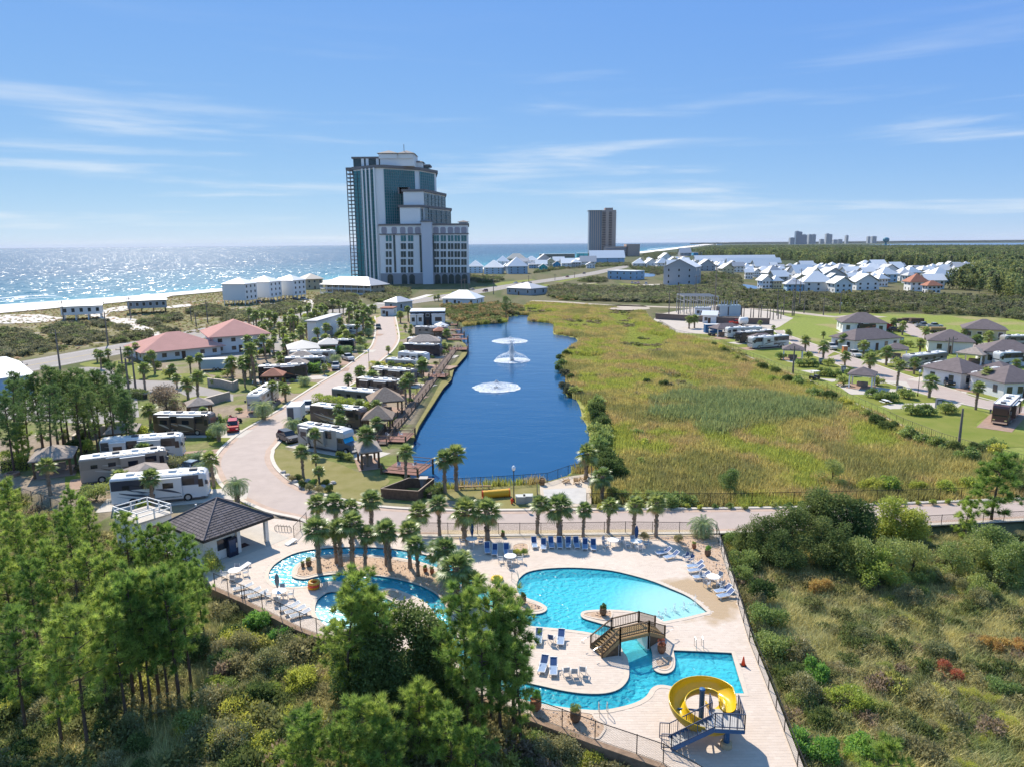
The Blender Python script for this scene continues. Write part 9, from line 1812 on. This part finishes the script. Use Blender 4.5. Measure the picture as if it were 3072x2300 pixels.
along('s',((1800,1512),(2192,1509),(2754,1498),(3072,1486)),42,.7,['farg','fary'],4)
order([bush(*q,zg=0.,group='row of small shrubs by the road',name='clipped_bush') for q in lst],'small clipped shrub, %s in the roadside row','row of small shrubs by the road');lst=[]
along('L',((880,130),(1000,140),(1140,150),(1300,150),(1500,120),(1690,60)),90,2.6,['fary','farg','yel'],20);along('L',((1690,130),(1600,60),(1680,20)),60,3.0,['oak','farg'],10);along('N',((1700,960),(1800,1150),(1900,520),(2000,600)),150,1.6,['farg','fary'],60);along('G',((80,480),(250,500)),60,2.2,['oak'],15);along('T',((200,960),(480,980)),60,1.8,['oak','scr'],15)
order([bush(*q,zg=WET,group='shrubs in the marsh',name='marsh_shrub') for q in lst],'loose shrub, %s standing in the marsh grass','shrubs in the marsh')

# garden planting between the motorhomes
gb,gp=[],[];rg=random.Random(21)
for r_ in [o for o in bpy.data.objects if o.name.startswith(('motorhome','travel_trailer'))]:
    if r_.location.x > 25:continue
    an=r_.rotation_euler.z;e_=Vector((math.cos(an),math.sin(an),0));n_=Vector((-e_.y,e_.x,0))
    for k in range(5):
        sd_=1 if k % 2 else-1;p=r_.location+e_*rg.uniform(-2.5,15.5)+n_*(sd_*3.3+rg.uniform(-.4,.4))
        if not inside(p,PARK) or sdist(np.array([p.x]),np.array([p.y]),RW+RE[::-1])[0] < 1.2:continue
        if rg.random() < .3:h=rg.choice((2.5,4.));gp.append(plant('sabal_palm',rg.choice(PALMS[h]),'','palm tree',Vector((p.x,p.y,0)),rg.uniform(0,6),rg.uniform(.75,1.05),'palms between motorhomes'))
        else:
            q=thing('garden_bush','','shrub',(p.x,p.y,0),rg.uniform(0,6),'bushes between motorhomes');s_=rg.uniform(.5,.95);q.scale=(s_,s_,s_*rg.uniform(.7,1.1));place('foliage',rg.choice(SH[rg.choice(['farg','farg','oak','fary','scr'])]),q);place('stem',STEM,q);gb.append(q)
order(gb,'garden bush, %s between the parked motorhomes','bushes between motorhomes');order(gp,'short palm, %s between the parked motorhomes','palms between motorhomes')

# more planting on the open ground left of the winding road
BELT=Ul(['Q',(540,660),(900,640),(1280,560),(1900,480),(1930,640),(1880,800),(1700,980),(1350,1150),(1000,1320),(700,1420),(420,1330),(560,1000)]);xs=[p.x for p in BELT];ys=[p.y for p in BELT];gb,gp=[],[];rg=random.Random(33);tries=0
solid=[(o.matrix_basis,[v.co for v in ch.data.vertices]) for o in bpy.data.objects if o.get('category') in ('motorhome','trailer','building','shelter','house') and o.location.y < 330 and o.location.x < 30 for ch in o.children if ch.name.startswith(('body','wall','roof'))]
boxes=[]
for mw_,vs in solid:w_=[mw_ @ v for v in vs];boxes.append((min(v.x for v in w_),max(v.x for v in w_),min(v.y for v in w_),max(v.y for v in w_)))
while len(gb)+len(gp) < 200 and tries < 9000:
    tries += 1;p=Vector((rg.uniform(min(xs),max(xs)),rg.uniform(min(ys),max(ys)),0))
    if not inside(p,BELT) or sdist(np.array([p.x]),np.array([p.y]),RW+RE[::-1])[0] < 1.5 or any(a-1 < p.x < b2+1 and c-1 < p.y < d2+1 for a,b2,c,d2 in boxes):continue
    if rg.random() < .48:h=rg.choice((2.5,4.,5.5));gp.append(plant('sabal_palm',rg.choice(PALMS[h]),'','palm tree',p,rg.uniform(0,6),rg.uniform(.9,1.4),'palms in the left gardens'))
    else:q=thing('garden_bush','','shrub',p,rg.uniform(0,6),'bushes in the left gardens');s_=rg.uniform(.7,1.6);q.scale=(s_,s_,s_*rg.uniform(.7,1.1));place('foliage',rg.choice(SH[rg.choice(['farg','oak','oak','scr','fary'])]),q);place('stem',STEM,q);gb.append(q)
order(gb,'dark garden bush, %s in the gardens left of the road','bushes in the left gardens');order(gp,'sabal palm, %s in the gardens left of the road','palms in the left gardens')
# ------------------------------------------------------------------ the air: thin sea haze
hz=MB().bb(-58000,72000,-1500,71000,-6,175)
ho=mk('haze',hz,None);hm=bpy.data.materials.new('sea_haze');hm.use_nodes=True;t=hm.node_tree;t.nodes.clear()
pv=t.nodes.new('ShaderNodeVolumePrincipled');pv.inputs['Color'].default_value=(.80,.88,1.0,1);pv.inputs['Density'].default_value=2.2e-5;pv.inputs['Anisotropy'].default_value=.1
o=t.nodes.new('ShaderNodeOutputMaterial');t.links.new(pv.outputs[0],o.inputs['Volume']);ho.data.materials.append(hm)
tag(stuff(ho),'thin pale haze in the air over land and sea','haze')
